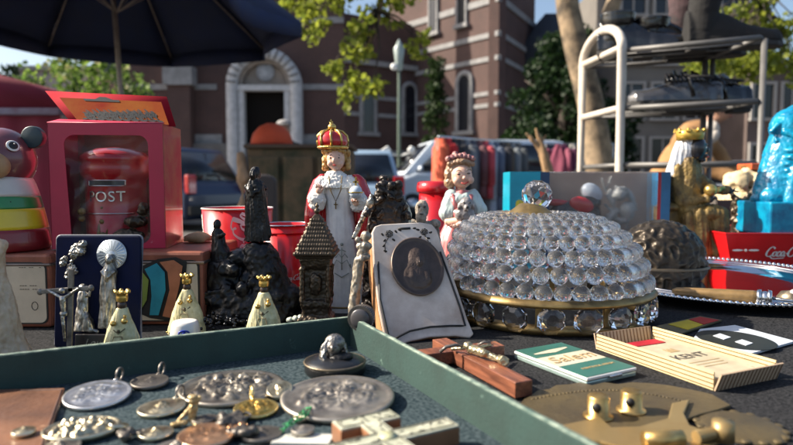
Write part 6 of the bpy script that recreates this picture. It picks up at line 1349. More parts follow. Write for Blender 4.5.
# oval relief medallion
def frame_at(px, py):
    c = on(px, py, 0); ux = (on(px+5, py, 0)-c).normalized(); n_ = nrm; uy = n_.cross(ux).normalized(); M_ = Matrix((ux, uy, n_)).transposed().to_4x4(); M_.translation = c; return M_
def relief(w_, h_, th, bumps, rim=.0008, res=(26, 84), carve=.00035, fr=900, thick=.0025, seed=1, dome_=0, lines=()):
    """medal: polar grid, height = rim + soft figure bumps (x,y,rx,ry,amp in half sizes) + chiselled noise"""
    b = B(); nr, na = res; rings_ = []; off = Vector((seed*7.1, seed*3.3, 0))
    def H(x, y):
        rr_ = sqrt((x/(w_/2))**2+(y/(h_/2))**2); z = dome_*(1-rr_*rr_)
        if rr_ > .88: z += rim*min(1, (rr_-.88)/.04)*(1 if rr_ < .985 else .6)
        else:
            m = 0
            for bx, by, rx, ry, amp in bumps:
                d2 = ((x/(w_/2)-bx)/rx)**2+((y/(h_/2)-by)/ry)**2
                if d2 < 1: m = max(m, amp*(1-d2)**.8)
            z += m
            q = Vector((x*fr, y*fr, 0))+off; z += carve*(.25+min(1, m/.0008))*((1-abs(noise.noise(q))*2.4)*.8+(1-abs(noise.noise(q*2.7))*2.4)*.35)
        return z
    ctr = b.bm.verts.new((0, 0, H(0, 0)+thick)); prev = None
    for i in range(1, nr+1):
        t_ = i/nr; row = []
        for k in range(na):
            a = 2*pi*k/na; x, y = w_/2*t_*cos(a), h_/2*t_*sin(a); row.append(b.bm.verts.new((x, y, thick+H(x, y))))
        if prev is None:
            for k in range(na): b.bm.faces.new((ctr, row[k], row[(k+1) % na]))
        else:
            for k in range(na): b.bm.faces.new((prev[k], row[k], row[(k+1) % na], prev[(k+1) % na]))
        prev = row
    low = [b.bm.verts.new((v.co.x*.985, v.co.y*.985, 0)) for v in prev]
    for k in range(na): b.bm.faces.new((prev[k], low[k], low[(k+1) % na], prev[(k+1) % na]))
    b.bm.faces.new(low[::-1])
    for f_ in b.bm.faces: f_.smooth = True
    return b.mesh('relief')
VEIL = [(0, .22, .34, .42, .0030), (.03, .12, .19, .25, .0042), (-.05, -.35, .55, .45, .0026), (.0, -.1, .42, .5, .0020), (-.25, -.35, .2, .35, .0032), (.28, -.38, .2, .3, .0030), (.03, .08, .05, .09, .0048), (-.05, .16, .05, .03, .0036), (.11, .16, .05, .03, .0036)]
me = relief(.051, .058, .002, VEIL, seed=4, res=(34, 96)); M_ = frame_at(417, 267); me.transform(M_); mk('relief_medallion', me, mat('medallion_bronze', (.10, .072, .06), .4, .5, wear=((.32, .25, .20), .53, .66), vs=70), r)
b = B(); b.box((.01, .085, .02), (.05, .002, .06), (.75, 0, .2)); mk('easel_leg', b, m_bronze, r)
# ================================================================ WOODEN CRUCIFIX lying
m_rw = mat('red_brown_wood', (.36, .105, .042), .4, vs=25, col2=(.22, .055, .022), stretch=(1, 12, 1), coat=.25, bump=.15, bs=120)
A0, A1 = T(452, 347, TZ+.010), T(524, 384, TZ+.010); A0 = A0-(A1-A0)*.22
d_ = (A1-A0); L_ = d_.length; ang = atan2(d_.y, d_.x); cc = (A0+A1)/2; cc.z = TZ
r = thing('wooden_crucifix', 'red brown wooden cross with small metal corpus lying on the felt', 'crucifix', cc, ang-pi/2*0)
b = B(); b.box((0, 0, .0065), (L_, .0135, .0105)); mk('long_beam', b, mat('cross_wood', (.27, .095, .05), .42, vs=25, col2=(.11, .038, .022), stretch=(1, 10, 10), coat=.25, bump=.15, bs=120), r, bevel=.0006)
B0, B1 = T(412, 357, TZ+.008), T(500, 347, TZ+.008); rr = r
mi = Matrix.Translation(cc) @ Euler((0, 0, ang)).to_matrix().to_4x4(); inv = mi.inverted(); q0, q1 = inv @ B0, inv @ B1; bc = (q0+q1)/2; bl = (q1-q0).xy.length; ba_ = atan2((q1-q0).y, (q1-q0).x)
b = B(); b.box((bc.x, bc.y, .0062), (bl, .0145, .0098), (0, 0, ba_)); mk('cross_beam', b, MATS['cross_wood'], r, bevel=.0006)
b = B(); w2 = lambda px, py, z: inv @ T(px, py, TZ+z)
b.cap(w2(471, 349, .016), w2(484, 353, .017), .0035, .003); b.cap(w2(484, 353, .016), w2(500, 360, .014), .0028, .0022); b.ell(w2(468, 346, .018), .0034); b.cap(w2(472, 349, .017), w2(490, 345, .014), .0015, .0012); b.cap(w2(470, 348, .017), w2(452, 349, .014), .0015, .0012); b.cyl(w2(499, 359, .012), w2(504, 361, .016), .003, .0035, 10)
mk('corpus', sculpt(b, .0005, 1, [(.0006, 400, 400, 400)]), mat('corpus_brass', (.50, .42, .26), .35, .8, vs=80), r)
b = B(); b.tube([w2(440, 352, .014), w2(446, 347, .018), w2(456, 345, .019), w2(466, 347, .016)], .0013, 6); b.tube([w2(478, 345, .012), w2(484, 342, .015), w2(490, 343, .012)], .0011, 6); mk('dark_loop', b, m_black, r)
# ================================================================ FLAT GREEN PACK
def quad_frame(pa, pb, pc_, z=TZ):
    """a: far left, b: near left (long side a-b), c: near right"""
    a, b_, c = T(*pa, z), T(*pb, z), T(*pc_, z); return a, b_, c
a, b_, c = quad_frame((531, 349), (587, 379), (637, 368), TZ+.006)
ux = (c-b_).normalized(); uy = (a-b_).normalized(); uy = (uy-ux*uy.dot(ux)).normalized(); wd, ln = (c-b_).length, (a-b_).length
r = thing('cigarette_pack', 'green and cream flat metal cigarette case lettered in gold script', 'cigarette case', Vector((b_.x, b_.y, TZ)), atan2(ux.y, ux.x))
b = B(); b.box((wd/2, ln/2, .0018), (wd*.99, ln*.99, .0034)); mk('bottom_shell', b, mat('pale_teal_metal', (.42, .55, .52), .3, .5), r, bevel=.0008)
b = B(); b.box((wd/2, ln/2, .0052), (wd, ln, .0024)); mk('lid', b, m_porc, r, bevel=.0008)
m_gr = mat('pack_green', (.035, .145, .115), .3, coat=.4, var=.08)
for y0, y1, m in ((.015, .36, m_gr), (.36, .66, m_cream), (.66, .985, m_gr)): b = B(); b.box((wd/2, ln*(y0+y1)/2, .0066), (wd*.975, ln*(y1-y0), .0004)); mk('printed_band', b, m, r)
me = text_mesh('Salem', .0185, .00015, shear=.2); mk('lettering', me, mat('gold_ink', (.42, .30, .15), .5), r, (wd*.5, ln*.515, .0071))
me = text_mesh('MENTHOL FRESH', .0042, .0001); mk('small_lettering', me, MATS['gold_ink'], r, (wd*.55, ln*.2, .0070))
b = B(); b.loft([[(wd*.12, ln*.76, .0070), (wd*.5, ln*.73, .0070), (wd*.85, ln*.80, .0070)], [(wd*.12, ln*.79, .0070), (wd*.5, ln*.83, .0070), (wd*.85, ln*.83, .0070)]], closed=False); mk('cream_swoosh', b, m_cream, r)
b = B(); b.box((wd*.55, -.0006, .004), (.012, .0014, .002)); mk('clasp', b, m_silver2, r, bevel=.0004)
# ================================================================ OPEN STRIPED PACK (KENT)
K0, K1, K2 = T(598, 349), T(713, 391), T(776, 378)
ux = (K2-K1).normalized(); uy = (K0-K1); uy = (uy-ux*uy.dot(ux)); ln = uy.length; uy.normalize(); wd = (K2-K1).length; hh = .0125
r = thing('open_cigarette_tray', 'open cream striped card tray holding a white lettered packet', 'card tray', Vector((K1.x, K1.y, TZ)), atan2(ux.y, ux.x))
m_kc = mat('cream_striped_card', (.62, .50, .28), .6, var=.08, scuff=((.35, .24, .12), 70, .66))
b = B(); b.box((wd/2, ln/2, .0009), (wd, ln, .0012)); mk('tray_floor', b, m_kc, r)
for nm, x in (('long_side', .0006), ('long_side', wd-.0006)):
    b = B(); b.box((x, ln/2, hh/2+.0003), (.0011, ln, hh)); o = mk(nm, b, m_kc, r); b = B()
    for k in range(4): b.box((x, ln/2, hh*(.14+.24*k)), (.0015, ln*.998, .0007))
    mk('brown_stripes', b, mat('brown_ink', (.16, .08, .03), .6), o)
for y, tl in ((-.0006, .35), (ln+.0006, -.25)):
    b = B(); b.box((wd/2, y-tl*hh*.5, hh/2), (wd*.98, .0011, hh*1.05), (tl, 0, 0)); o = mk('end_flap', b, mat('flap_card', (.46, .33, .22), .6, var=.05), r); b = B()
    for k in range(17): b.box((wd*(.03+.94*k/16), y-tl*hh*.5, hh/2), (.0008, .0016, hh*1.0), (tl, 0, 0))
    mk('brown_stripes', b, MATS['brown_ink'], o)
b = B(); b.box((wd*.5, ln*.42, .0045), (wd*.90, ln*.80, .0055)); pk = mk('inner_packet', b, mat('packet_cream', (.50, .43, .30), .5, var=.12, vs=60, scuff=((.25, .18, .1), 60, .62)), r, bevel=.0006)
b = B(); b.box((wd*.42, ln*.79, .0075), (wd*.62, ln*.10, .0008)); mk('red_band', b, mat('band_red', (.45, .015, .025), .45), pk)
me = text_mesh('KENT', .0135, .00015, bold=.0001); mk('lettering', me, mat('faded_black', (.07, .06, .05), .6), pk, (wd*.52, ln*.42, .0074))
b = B(); b.box((wd*.5, ln*.56, .0074), (.010, .006, .0002)); 
for k in range(3): b.box((wd*.5-.004+.004*k, ln*.56+.0042, .0074), (.0018, .003, .0002))
for k in range(3): b.box((wd*.5, ln*(.30-.045*k), .0074), (wd*(.5-.06*k), .0009, .0002))
mk('castle_print', b, MATS['gold_ink'], pk)
# flat booklets behind
def flat(name, label, cat, pts, m, z0, th, grp=None):
    q = [T(*p, TZ+z0+th) for p in pts]; c = sum(q, Vector())/len(q); c.z = TZ+z0; b = B(); b.prism([(p.x-c.x, p.y-c.y) for p in q], 0, th, 'z'); o = thing(name, label, cat, c); mk('sheet', b, m, o); return o, c
o, c = flat('colour_card', 'glossy card with yellow and red blocks beside the striped tray', 'card', [(652, 327), (700, 316), (722, 320), (680, 334)], mat('olive_print', (.10, .09, .05), .45, spec=.2), .0003, .0015)
def patch(par, c, pts, m, z): 
    q = [T(*p, TZ+z) for p in pts]; b = B(); b.prism([(p.x-c.x, p.y-c.y) for p in q], z-c.z+TZ, z-c.z+TZ+.0004, 'z'); return mk('printed_block', b, m, par)
patch(o, c, [(668, 324.5), (688, 320), (703, 325), (688, 330)], mat('print_yellow', (.55, .42, .02), .45, spec=.2), .0019)
patch(o, c, [(689, 319.8), (700, 317.2), (719, 320.5), (704, 324.6)], mat('print_red', (.42, .01, .015), .45, spec=.2), .0019)
o, c = flat('white_sleeve', 'white glossy sleeve printed with a black figure eight shape', 'card', [(700, 329), (735, 325), (795, 341), (742, 356), (690, 343)], mat('sleeve_white', (.52, .56, .62), .4, spec=.3, var=.03), .0003, .0018)
def ringpts(cx, cy, rx, ry, n=24, ph=0): return [(cx+rx*cos(2*pi*k/n+ph), cy+ry*sin(2*pi*k/n+ph)) for k in range(n)]
p_ = []
for k in range(40):
    a = 2*pi*k/40; R_ = 1+.0*cos(2*a); x = 41*cos(a); y = 8.2*sin(a)*(1-.25*cos(a)**2*0) ; p_.append((737+x, 340.5+y+x*.14))
patch(o, c, p_, mat('print_black', (.02, .022, .02), .45, spec=.2), .0022)
for cx_, cy_ in ((722, 337), (744, 343)): patch(o, c, [(cx_-9, cy_-1), (cx_-2, cy_-3.2), (cx_+9, cy_+.5), (cx_+2, cy_+2.8)], MATS['sleeve_white'], .0027)
# ================================================================ BRASS HARDWARE front right
r = thing('brass_lock_plate', 'wide tarnished brass hinge plate with scalloped edge and two studs', 'hinge', T(620, 412)); L0 = r.location.copy()
def tp(px, py, z=.0): return T(px, py, TZ+z)-L0
ol = [(516, 408), (524, 399), (530, 396), (538, 390), (549, 389), (556, 385), (570, 384), (580, 382), (592, 385), (604, 382), (618, 384), (632, 382), (650, 383), (668, 385), (690, 389), (712, 394), (731, 405), (716, 410), (700, 414), (685, 419), (690, 428), (706, 436), (660, 450), (600, 465), (560, 470), (540, 448), (530, 430)]
q = [tp(*p, .003) for p in ol]; b = B(); b.prism([(p.x, p.y) for p in q], .0008, .0030, 'z'); mk('plate', b, m_dbrass, r, bevel=.0005)
ol2 = [(560, 424), (600, 416), (612, 426), (640, 425), (668, 417), (672, 402), (690, 398), (684, 412), (690, 424), (725, 436), (700, 452), (650, 452), (600, 440), (570, 436)]
q = [tp(*p, .006) for p in ol2]; b = B(); b.prism([(p.x, p.y) for p in q], .0031, .0055, 'z'); mk('hinge_leaf', b, mat('worn_brass', (.34, .245, .11), .42, .55, vs=30, col2=(.30, .20, .08), bump=.15, bs=150), r, bevel=.0008)
for px, py, hp in ((598, 417, 20), (631, 411, 18)):
    p = tp(px, py, .003); h_ = .013 if px < 610 else .0125; b = B(); b.lathe([(.0085, 0), (.0085, .0012), (.0062, .0016), (.0062, h_-.001), (.0054, h_), (0, h_)], 28, p, True); st_ = mk('stud', b, m_brass, r)
    b = B(); b.cyl(p+Vector((-.003, -.0058, h_*.6)), p+Vector((-.0033, -.0066, h_*.6)), .0026, seg=14); mk('stud_hole', b, m_inkk, st_)
p = tp(715, 440, .005); b = B(); b.cyl(p+Vector((.004, 0, 0)), p+Vector((.004, 0, .010)), .0058, .0054, seg=22); b.cyl(p+Vector((-.012, -.004, .003)), p+Vector((-.002, -.001, .004)), .0034, seg=14); mk('knuckle', b, MATS['worn_brass'], r)
b = B(); p = tp(664, 448, .005); b.cyl(p+Vector((-.01, 0, .004)), p+Vector((.01, .002, .004)), .0045, seg=14); mk('knuckle', b, m_brass, r)
b = B()
for k in range(40): u = k/39; b.ell(tp(533+u*150, 399-sin(u*pi)*10+u*2, .0031), (.0014, .001, .0004), (0, 0, k*.7), 6, 4)
mk('engraving_and_screws', b, m_dbrass, r)
r = thing('round_brass_boss', 'round scalloped brass disc partly under the hinge leaf at right', 'brass disc', T(740, 428)); b = B(); b.lathe([(0, .002), (.018, .0022), (.022, .0012), (.024, 0)], 28, (0, 0, .0003)); 
for k in range(16): a = 2*pi*k/16; b.ell((.022*cos(a), .022*sin(a), .0012), (.003, .003, .001), u=8, v=6)
mk('disc', b, m_dbrass, r)
# ================================================================ GREEN DISPLAY TRAY
Cx = T(350, 318, TZ+.028); U = Vector((-.893, -.45, 0)).normalized(); Vv = Vector((-U.y, U.x, 0)); Vv = Vv if Vv.y < 0 else -Vv
hw = .028; ZF = .0045; LU, LV, tk = .38, .30, .0045
r = thing('display_tray', 'open green lidless box lined with blue grey velvet full of medals', 'display tray', Vector((Cx.x, Cx.y, TZ)), atan2(-U.y, -U.x)); TR = r
m_tg = mat('teal_painted_card', (.0125, .040, .036), .8, spec=.15, vs=30, var=.18, bump=.5, bs=420, scuff=((.13, .20, .17), 55, .64), wear=((.35, .42, .38), .56, .7))
m_tedge = mat('worn_tray_edge', (.26, .32, .26), .7, vs=160, col2=(.07, .12, .10))
m_vel = mat('blue_grey_velvet', (.062, .085, .095), .95, spec=.1, vs=420, col2=(.008, .02, .026), bump=.8, bs=900)
# local x: along the far wall to the left is -x ; local y toward the camera is -y
b = B(); b.box((-LU/2, tk/2, hw/2), (LU+2*tk, tk, hw)); mk('far_wall', b, m_tg, r, bevel=.0006)
b = B(); b.box((tk/2, -LV/2, hw/2), (tk, LV, hw)); mk('right_wall', b, m_tg, r, bevel=.0006)
b = B(); b.box((-LU-tk/2, -LV/2, hw/2), (tk, LV, hw)); mk('left_wall', b, m_tg, r, bevel=.0006)
b = B(); b.box((-LU/2, -LV-tk/2, hw/2), (LU+2*tk, tk, hw)); mk('near_wall', b, m_tg, r, bevel=.0006)
b = B(); b.box((-LU/2, -LV/2, ZF/2+.0005), (LU, LV, ZF-.001)); mk('velvet_floor', b, m_vel, r)
b = B(); R12 = random.Random(3)
pts = [Vector((-LU-tk+(LU+2*tk)*k/90, tk/2+R12.uniform(-.0003, .0003), hw+.0001)) for k in range(91)]; b.loft([[p+Vector((0, -.0019, 0)), p+Vector((0, -.0014, .0006)), p+Vector((0, .0014, .0006)), p+Vector((0, .0019, 0))] for p in pts])
pts = [Vector((tk/2+R12.uniform(-.0003, .0003), -LV*k/80, hw+.0001)) for k in range(1, 81)]; b.loft([[p+Vector((-.0019, 0, 0)), p+Vector((-.0013, 0, .0006)), p+Vector((.0013, 0, .0006)), p+Vector((.0019, 0, 0))] for p in pts])
mk('worn_edge', b, m_tedge, r)
ZT = TZ+ZF+.0002
def F_(px, py, z=0): return T(px, py, ZT+z)
def loopring(b, c, d, rad=.004, t=.0008): 
    d = d.normalized(); s_ = Vector((0, 0, 1)); b.tube([c+d*rad*cos(a)+s_*rad*sin(a) for a in [2*pi*k/18 for k in range(18)]], t, 6, True)
m_med = [mat('medal_grey_bronze', (.30, .27, .22), .38, .85, wear=((.48, .43, .36), .52, .62), vs=60, col2=(.13, .11, .09)),
         mat('medal_pewter', (.33, .30, .26), .42, .8, wear=((.50, .46, .4), .52, .62), vs=60, col2=(.19, .17, .15)),
         mat('medal_silver', (.62, .62, .62), .34, .95, wear=((.85, .83, .8), .52, .62), vs=80, col2=(.38, .38, .38)),
         mat('medal_dark', (.13, .115, .10), .45, .7, wear=((.28, .25, .22), .52, .62), vs=80),
         mat('medal_silver_gilt', (.58, .50, .33), .3, .95, wear=((.85, .78, .6), .52, .62), vs=80, col2=(.30, .24, .14)),
         mat('medal_gold', (.80, .50, .12), .3, 1, wear=((.95, .75, .35), .52, .62), vs=120, col2=(.45, .26, .05)),
         mat('medal_copper', (.62, .34, .18), .33, .9, wear=((.85, .6, .4), .52, .62), vs=80, col2=(.36, .18, .09))]
FIG1 = [(-.3, -.1, .22, .5, .0016), (-.3, .5, .12, .14, .0022), (.15, -.15, .25, .5, .0018), (.2, .48, .12, .14, .0022), (.5, -.3, .2, .35, .0013), (-.6, -.3, .18, .3, .0012), (-.05, .1, .3, .1, .0016), (.0, -.55, .7, .12, .001), (.5, .25, .15, .12, .0016)]
FIG2 = [(-.35, .1, .3, .3, .0015), (.1, .2, .2, .4, .0019), (.12, .62, .1, .12, .002), (.45, -.05, .3, .35, .0015), (-.1, -.35, .45, .22, .0014), (.5, .45, .16, .16, .0018), (-.45, .45, .14, .13, .0018), (.25, -.5, .4, .15, .001)]
RB = random.Random(77)
def emboss(n, zone=.68): 
    o = []
    for _ in range(n):
        a, q_ = RB.uniform(0, 6.28), zone*sqrt(RB.random()); o.append((q_*cos(a), q_*sin(a), RB.uniform(.05, .20), RB.uniform(.05, .16), RB.uniform(.0005, .0012)))
    return o
FIG1 = [(x, y, a, c_, z*.6) for x, y, a, c_, z in FIG1]+emboss(40); FIG2 = [(x, y, a, c_, z*.55) for x, y, a, c_, z in FIG2]+emboss(36)
BUST = [(0, .1, .3, .42, .0018), (0, .28, .2, .24, .0024), (0, -.4, .5, .4, .0015)]
def medal(name, label, c, w_, h_, rz, mi, bumps, tiltx=0, tilty=0, ring=None, thick=.0022, seed=1, dome_=.0005, lift=0, cat='medal', sc=1, parts=None):
    r = thing(name, label, cat, c+Vector((0, 0, lift)), 0, 'religious medals in the tray', rot=(tiltx, tilty, rz))
    me = relief(w_, h_, 0, [(x, y, a, b_, z*sc*1.25*min(1, w_/.055)) for x, y, a, b_, z in bumps], rim=.0009*sc*min(1, w_/.05), seed=seed, dome_=dome_, thick=thick, res=(30, 90) if w_ > .03 else (20, 60), carve=.0015*sc*min(1, w_/.045), fr=17/w_)
    mk('medal_face', me, m_med[mi], r)
    if ring is not None:
        b = B(); d = Vector((cos(ring), sin(ring), 0)); e = Vector((w_/2*cos(ring), h_/2*sin(ring), thick*.7)); b.cap(e-d*.0005, e+d*.003, .0012, .0012); b2 = B(); loopring(b2, e+d*.0062+Vector((0, 0, .0018)), d, .0042, .0008); mk('eyelet', b, m_med[mi], r); mk('jump_ring', b2, m_med[3] if mi != 5 else m_med[5], r)
    return r
def wpx(px, c): return px*(c.y)/F
c = F_(232, 390); medal('relief_medal', 'large dark bronze medal with many figures near the far tray wall', c, wpx(105, c), wpx(105, c)*.98, .2, 0, FIG1, seed=2, sc=1.1)
c = F_(338, 404); medal('relief_medal', 'large plain pewter medal with winged figures beside the black box', c, wpx(116, c), wpx(112, c), -.1, 1, FIG2, seed=3, sc=.9, lift=.0026, tiltx=.05)
c = F_(98, 400); medal('relief_medal', 'oval polished silver medal with ring at left', c, wpx(64, c), wpx(64, c)*1.02, .3, 2, FIG2, seed=5, sc=.45, ring=1.2, lift=.002, tiltx=.10)
c = F_(150, 386); medal('relief_medal', 'small dull dark medal with ring behind the tan one', c, wpx(37, c), wpx(33, c), .1, 3, BUST, seed=6, sc=.5, ring=1.4, lift=.0015, tiltx=.08)
c = F_(162, 412); medal('relief_medal', 'brownish silver medal with upright eyelet in the left middle', c, wpx(47, c), wpx(40, c), .25, 4, BUST, seed=7, sc=.7, ring=1.1, lift=.001, tiltx=.06, tilty=-.04)
c = F_(82, 434); medal('relief_medal', 'heavily embossed silver gilt oval medal at front left', c, wpx(74, c), wpx(58, c), .25, 4, FIG1, seed=8, sc=1.3, lift=.001)
c = F_(156, 437); medal('relief_medal', 'small domed pale medal below the upright eyelet medal', c, wpx(34, c), wpx(30, c), .35, 4, BUST, seed=9, sc=1.0, lift=.0005)
c = F_(256, 413); medal('relief_medal', 'bright gold oval medal between the two large medals', c, wpx(45, c), wpx(40, c), .45, 5, FIG1, seed=10, sc=1.0, ring=1.5, lift=.001, tiltx=.1)
c = F_(207, 440); medal('relief_medal', 'coppery round medal cut off by the bottom edge', c, wpx(58, c), wpx(58, c), .1, 6, FIG2, seed=11, sc=.8, lift=.0008)
c = F_(262, 438); medal('relief_medal', 'plain grey oval medal half in shade near bottom centre', c, wpx(42, c), wpx(36, c), .2, 3, BUST, seed=12, sc=.7, lift=.0005)
c = F_(280, 398); medal('relief_medal', 'small battered tan medal overlapping the large dark one', c, wpx(26, c), wpx(26, c), .6, 4, BUST, seed=13, sc=1.0, lift=.004, tiltx=.3, tilty=-.2)
c = F_(303, 437); medal('relief_medal', 'small stepped grey oval medal on a white tag', c, wpx(24, c), wpx(20, c), .2, 1, BUST, seed=14, sc=1.0, lift=.0022)
c = F_(24, 441); medal('relief_medal', 'pale gilt medal at the lower left corner on the leather', c, wpx(22, c), wpx(22, c), .4, 4, BUST, seed=15, sc=1.0, lift=.0035)
c = F_(118, 432); medal('relief_medal', 'tiny bent gilt medal leaning on the embossed oval', c, wpx(20, c), wpx(16, c), .9, 4, BUST, seed=16, sc=1.0, lift=.002, tilty=.3)
c = F_(205, 424); medal('relief_medal', 'small tarnished oval medal under the large dark one', c, wpx(26, c), wpx(20, c), .5, 3, BUST, seed=17, sc=1.0, lift=.001)
c = F_(60, 452); medal('relief_medal', 'dull bronze medal below the embossed oval at lower left', c, wpx(40, c), wpx(40, c), .5, 0, BUST, seed=18, sc=1.0, lift=.0005)
c = F_(176, 452); medal('relief_medal', 'grey silver medal at the bottom edge left of the copper medal', c, wpx(40, c), wpx(34, c), .2, 1, BUST, seed=19, sc=1.0, lift=.0005)
c = F_(303, 421); medal('relief_medal', 'thin pale oval medal touching the large pewter medal', c, wpx(22, c), wpx(16, c), .9, 4, BUST, seed=20, sc=1.0, lift=.0008)
# white tag and green thread
c = F_(304, 440); b = B(); b.prism([(-.016, -.007), (.014, -.008), (.016, .003), (-.004, .006), (-.015, .001)], 0, .0018, 'z'); o = mk('paper_tag', b, mat('tag_white', (.62, .62, .57), .6), loc=c, bevel=.0004); tag(o, 'small white tag under the stepped grey medal', 'tag')
b = B(); R13 = random.Random(5); c0 = F_(290, 425)
for s_ in range(5):
    pts = [F_(282+k*4+R13.uniform(-2, 2), 428-k*2.6+R13.uniform(-4, 4), .003+R13.uniform(0, .004))-c0 for k in range(8)]; b.tube([Vector(q_) for q_ in catmull([tuple(p) for p in pts], 4)], .00035, 4)
o = mk('green_thread', b, mat('green_thread', (.015, .24, .08), .6, var=.1), loc=c0); tag(o, 'tangle of bright green thread beside the pewter medal', 'thread')
# brown crumpled small pendants
def nug(label, px, py, m, s_, seed, cat='pendant'):
    c = F_(px, py); R_ = random.Random(seed); r = thing('small_pendant', label, cat, c, R_.uniform(0, 3), 'loose pendants between the medals'); b = B()
    for k in range(7): b.ell(Vector((R_.uniform(-1, 1), R_.uniform(-1, 1), .5+R_.uniform(0, .6)))*s_*.6, (s_*R_.uniform(.3, .6), s_*R_.uniform(.3, .6), s_*R_.uniform(.25, .4)))
    b.tube([Vector((s_*.9+s_*.35*cos(a), s_*.35*sin(a), s_*.5)) for a in [2*pi*k/12 for k in range(12)]], s_*.1, 5, True)
    mk('pendant', sculpt(b, s_*.07, 1, [(s_*.09, 2.5/s_, 2.5/s_, 2.5/s_)]), m, r)
nug('dark crumpled silver pendant between gold and copper medals', 232, 425, m_med[3], .0085, 1); nug('dark grey pendant lying on the shaded oval medal', 246, 440, m_med[3], .008, 2); nug('tiny coppery pendant between the gold medal and bottom edge', 237, 432, m_med[6], .005, 3); nug('small dark pendant left of the copper medal', 130, 440, m_med[3], .006, 4)
# yellow brass crucified figure standing up
c = F_(192, 424); r = thing('brass_corpus', 'yellow brass corpus figure propped on the copper medal', 'pendant', c, .2); r.scale = (.78, .78, .72)
b = B(); b.cap((0, 0, .004), (.001, 0, .013), .0028, .0034); b.ell((.001, 0, .0185), .003); b.cap((0, 0, .014), (-.009, -.002, .004), .0015, .0012); b.cap((.002, 0, .014), (.006, 0, .021), .0016, .0012); b.cap((0, 0, .004), (.004, -.008, .002), .002, .0014); b.cap((-.012, -.004, .002), (-.004, -.003, .003), .002, .002); b.ell((.001, 0, .0215), (.0035, .003, .0016))
mk('figure', sculpt(b, .0004, 1, [(.0004, 500, 500, 500)]), mat('yellow_brass', (.55, .42, .22), .45, .4, vs=90, col2=(.32, .22, .09)), r)
# black box with silver head
c = F_(335, 372); r = thing('black_round_box', 'black round box topped with a silver long haired head', 'box', c); Rb = wpx(31, c)
b = B(); b.lathe([(Rb*.94, 0), (Rb, .002), (Rb, .007), (Rb*.97, .0085), (Rb*.8, .0100), (Rb*.55, .0125), (0, .013)], 48, caps=True); mk('box', b, mat('black_enamel', (.012, .012, .013), .35, coat=.3, vs=60, bump=.1, bs=200), r)
b = B(); b.tube([(Rb*.99*cos(a), Rb*.99*sin(a), .0078) for a in [2*pi*k/40 for k in range(40)]], .0009, 6, True); mk('rim', b, m_bronze, r)
b = B(); s_ = c.y/F; hp = Vector((-.001, -.002, .0185)); b.ell(hp, (.0058, .0055, .0072), (-.5, .2, 0)); b.ell(hp+Vector((0, -.0055, .0005)), (.0012, .0016, .002)); b.ell(hp+Vector((-.0005, -.004, -.0045)), (.002, .002, .0018)); mk('face', sculpt(b, .0004, 1), m_med[1], r)
b = B(); b.ell(hp+Vector((.001, .002, .002)), (.0075, .006, .0072))
for k in range(9):
    a = -2.6+k*.28; b.tube([hp+Vector((-.003+.0008*k, -.001, .006)), hp+Vector((-.0072+.0005*k*k*.12, -.003, .001)), hp+Vector((-.0085+.0002*k, -.004-.0004*k, -.005)), hp+Vector((-.0085+.0006*k, -.006-.0004*k, -.0085))], [.0009, .0012, .0011, .0007], 6)
    b.tube([hp+Vector((.003, 0, .006)), hp+Vector((.008, .001+.0005*k, .001)), hp+Vector((.010, -.001+.0006*k, -.006))], [.0009, .0011, .0008], 6)
mk('hair', sculpt(b, .00045, 0, [(.0003, 900, 900, 300)]), mat('hair_silver_dark', (.30, .28, .25), .35, .85, wear=((.75, .72, .66), .52, .6), vs=90, col2=(.05, .05, .05)), r)
b = B(); b.ell(hp+Vector((-.0025, -.0052, .0012)), (.0011, .0005, .0005)); b.ell(hp+Vector((.002, -.0052, .0012)), (.0011, .0005, .0005)); b.ell(hp+Vector((-.0003, -.0058, -.0032)), (.0016, .0005, .0004)); mk('eyes_and_mouth', b, m_inkk, r)
b = B(); b.ell((.004, -.004, .0125), (Rb*.45, Rb*.35, .003)); mk('collar', sculpt(b, .0006, 1, [(.0005, 400, 400, 400)]), m_black, r)
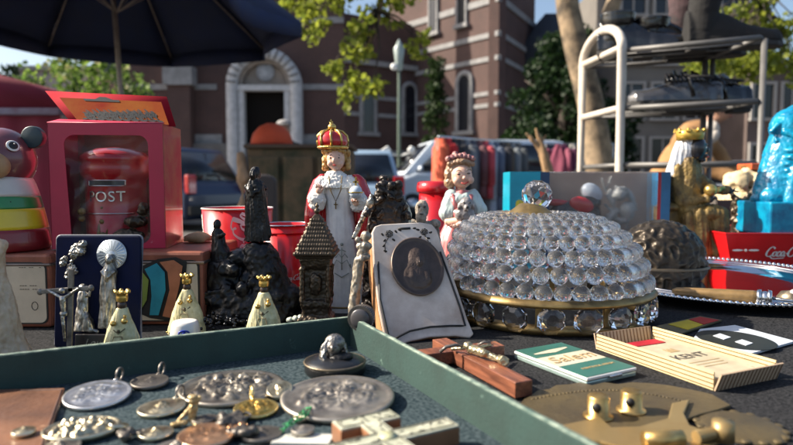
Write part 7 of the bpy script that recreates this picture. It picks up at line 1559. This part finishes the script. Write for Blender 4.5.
# mother of pearl cross with wooden sides
th = .010; cc = F_(388, 436, th+.003); ar = F_(453, 421, th+.003)-cc; La = ar.length; aa = atan2(ar.y, ar.x); cc.z = ZT+.003
r = thing('pearl_cross', 'large double barred mother of pearl cross with wooden sides at bottom centre', 'cross', cc, aa)
Wc = .0125; up_ = .030; tb = .017
def shp(e):
    w_ = Wc/2-e
    return [(-w_, -.06+e), (w_, -.06+e), (w_, -w_), (La-e, -w_), (La-e, w_), (w_, w_), (w_, up_-Wc+e), (tb-e, up_-Wc+e), (tb-e, up_-e), (-tb+e, up_-e), (-tb+e, up_-Wc+e), (-w_, up_-Wc+e), (-w_, w_), (-La+e, w_), (-La+e, -w_), (-w_, -w_)]
b = B(); b.prism(shp(0), 0, th-.0012, 'z'); mk('wood_core', b, mat('orange_core', (.27, .12, .055), .5, vs=60), r, bevel=.0004)
b = B(); b.prism(shp(.0003), th-.0011, th, 'z'); mk('pearl_face', b, mat('mother_of_pearl', (.56, .56, .44), .25, vs=90, col2=(.34, .35, .26), coat=.6, scuff=((.10, .12, .10), 120, .6)), r, bevel=.0003)
b = B(); pts = [Vector((x, y, th+.0002)) for x, y in shp(.0020)]; b.tube([p for i in range(len(pts)) for p in (pts[i], pts[i].lerp(pts[(i+1) % len(pts)], .5))], .00035, 5, True); R_ = random.Random(7)
for k in range(60):
    q_ = R_.random(); x, y = (R_.uniform(-.35, .35)*Wc, R_.uniform(-.055, .014)) if q_ < .3 else ((R_.uniform(-.9, .9)*La, R_.uniform(-.33, .33)*Wc) if q_ < .75 else (R_.uniform(-.9, .9)*tb, up_-Wc/2+R_.uniform(-.33, .33)*Wc)); a = R_.uniform(0, 6); z_ = th+.0001
    b.tube([(x-.0018*cos(a), y-.0018*sin(a), z_), (x+.0009*sin(a), y-.0006*cos(a), z_+.0001), (x+.0018*cos(a), y+.0018*sin(a), z_)], .0003, 4)
mk('engraved_lines', b, mat('engraving_dark', (.10, .10, .075), .6), r)
b = B(); b.cyl((0, 0, th), (0, 0, th+.0006), Wc*.36, seg=16); mk('centre_boss', b, mat('boss_cream', (.60, .60, .36), .3, coat=.4), r)
# ================================================================ LEATHER CARD left
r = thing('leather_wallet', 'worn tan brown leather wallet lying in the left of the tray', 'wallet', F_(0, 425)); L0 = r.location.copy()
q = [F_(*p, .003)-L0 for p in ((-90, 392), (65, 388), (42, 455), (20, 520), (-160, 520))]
b = B(); b.prism([(p.x, p.y) for p in q], 0, .0032, 'z'); mk('leather', b, mat('tan_leather', (.20, .085, .038), .5, vs=14, col2=(.08, .035, .02), scuff=((.38, .22, .12), 45, .63), bump=.4, bs=250, coat=.15), r, bevel=.0008)  # dark brown blotches paint in cast shadows across the leather; pale scuffs are wear
b = B(); pts = []
for a_, c_ in zip(q, q[1:]+q[:1]): pts += [a_.lerp(c_, t_) for t_ in (0, .25, .5, .75)]
ctr = sum(q, Vector())/5; pts = [p.lerp(ctr, .05) for p in pts]
for p in pts: p.z = .0033
b.tube(pts, .0005, 5, True); mk('stitching', b, mat('stitch_dark', (.08, .03, .02), .7), r)
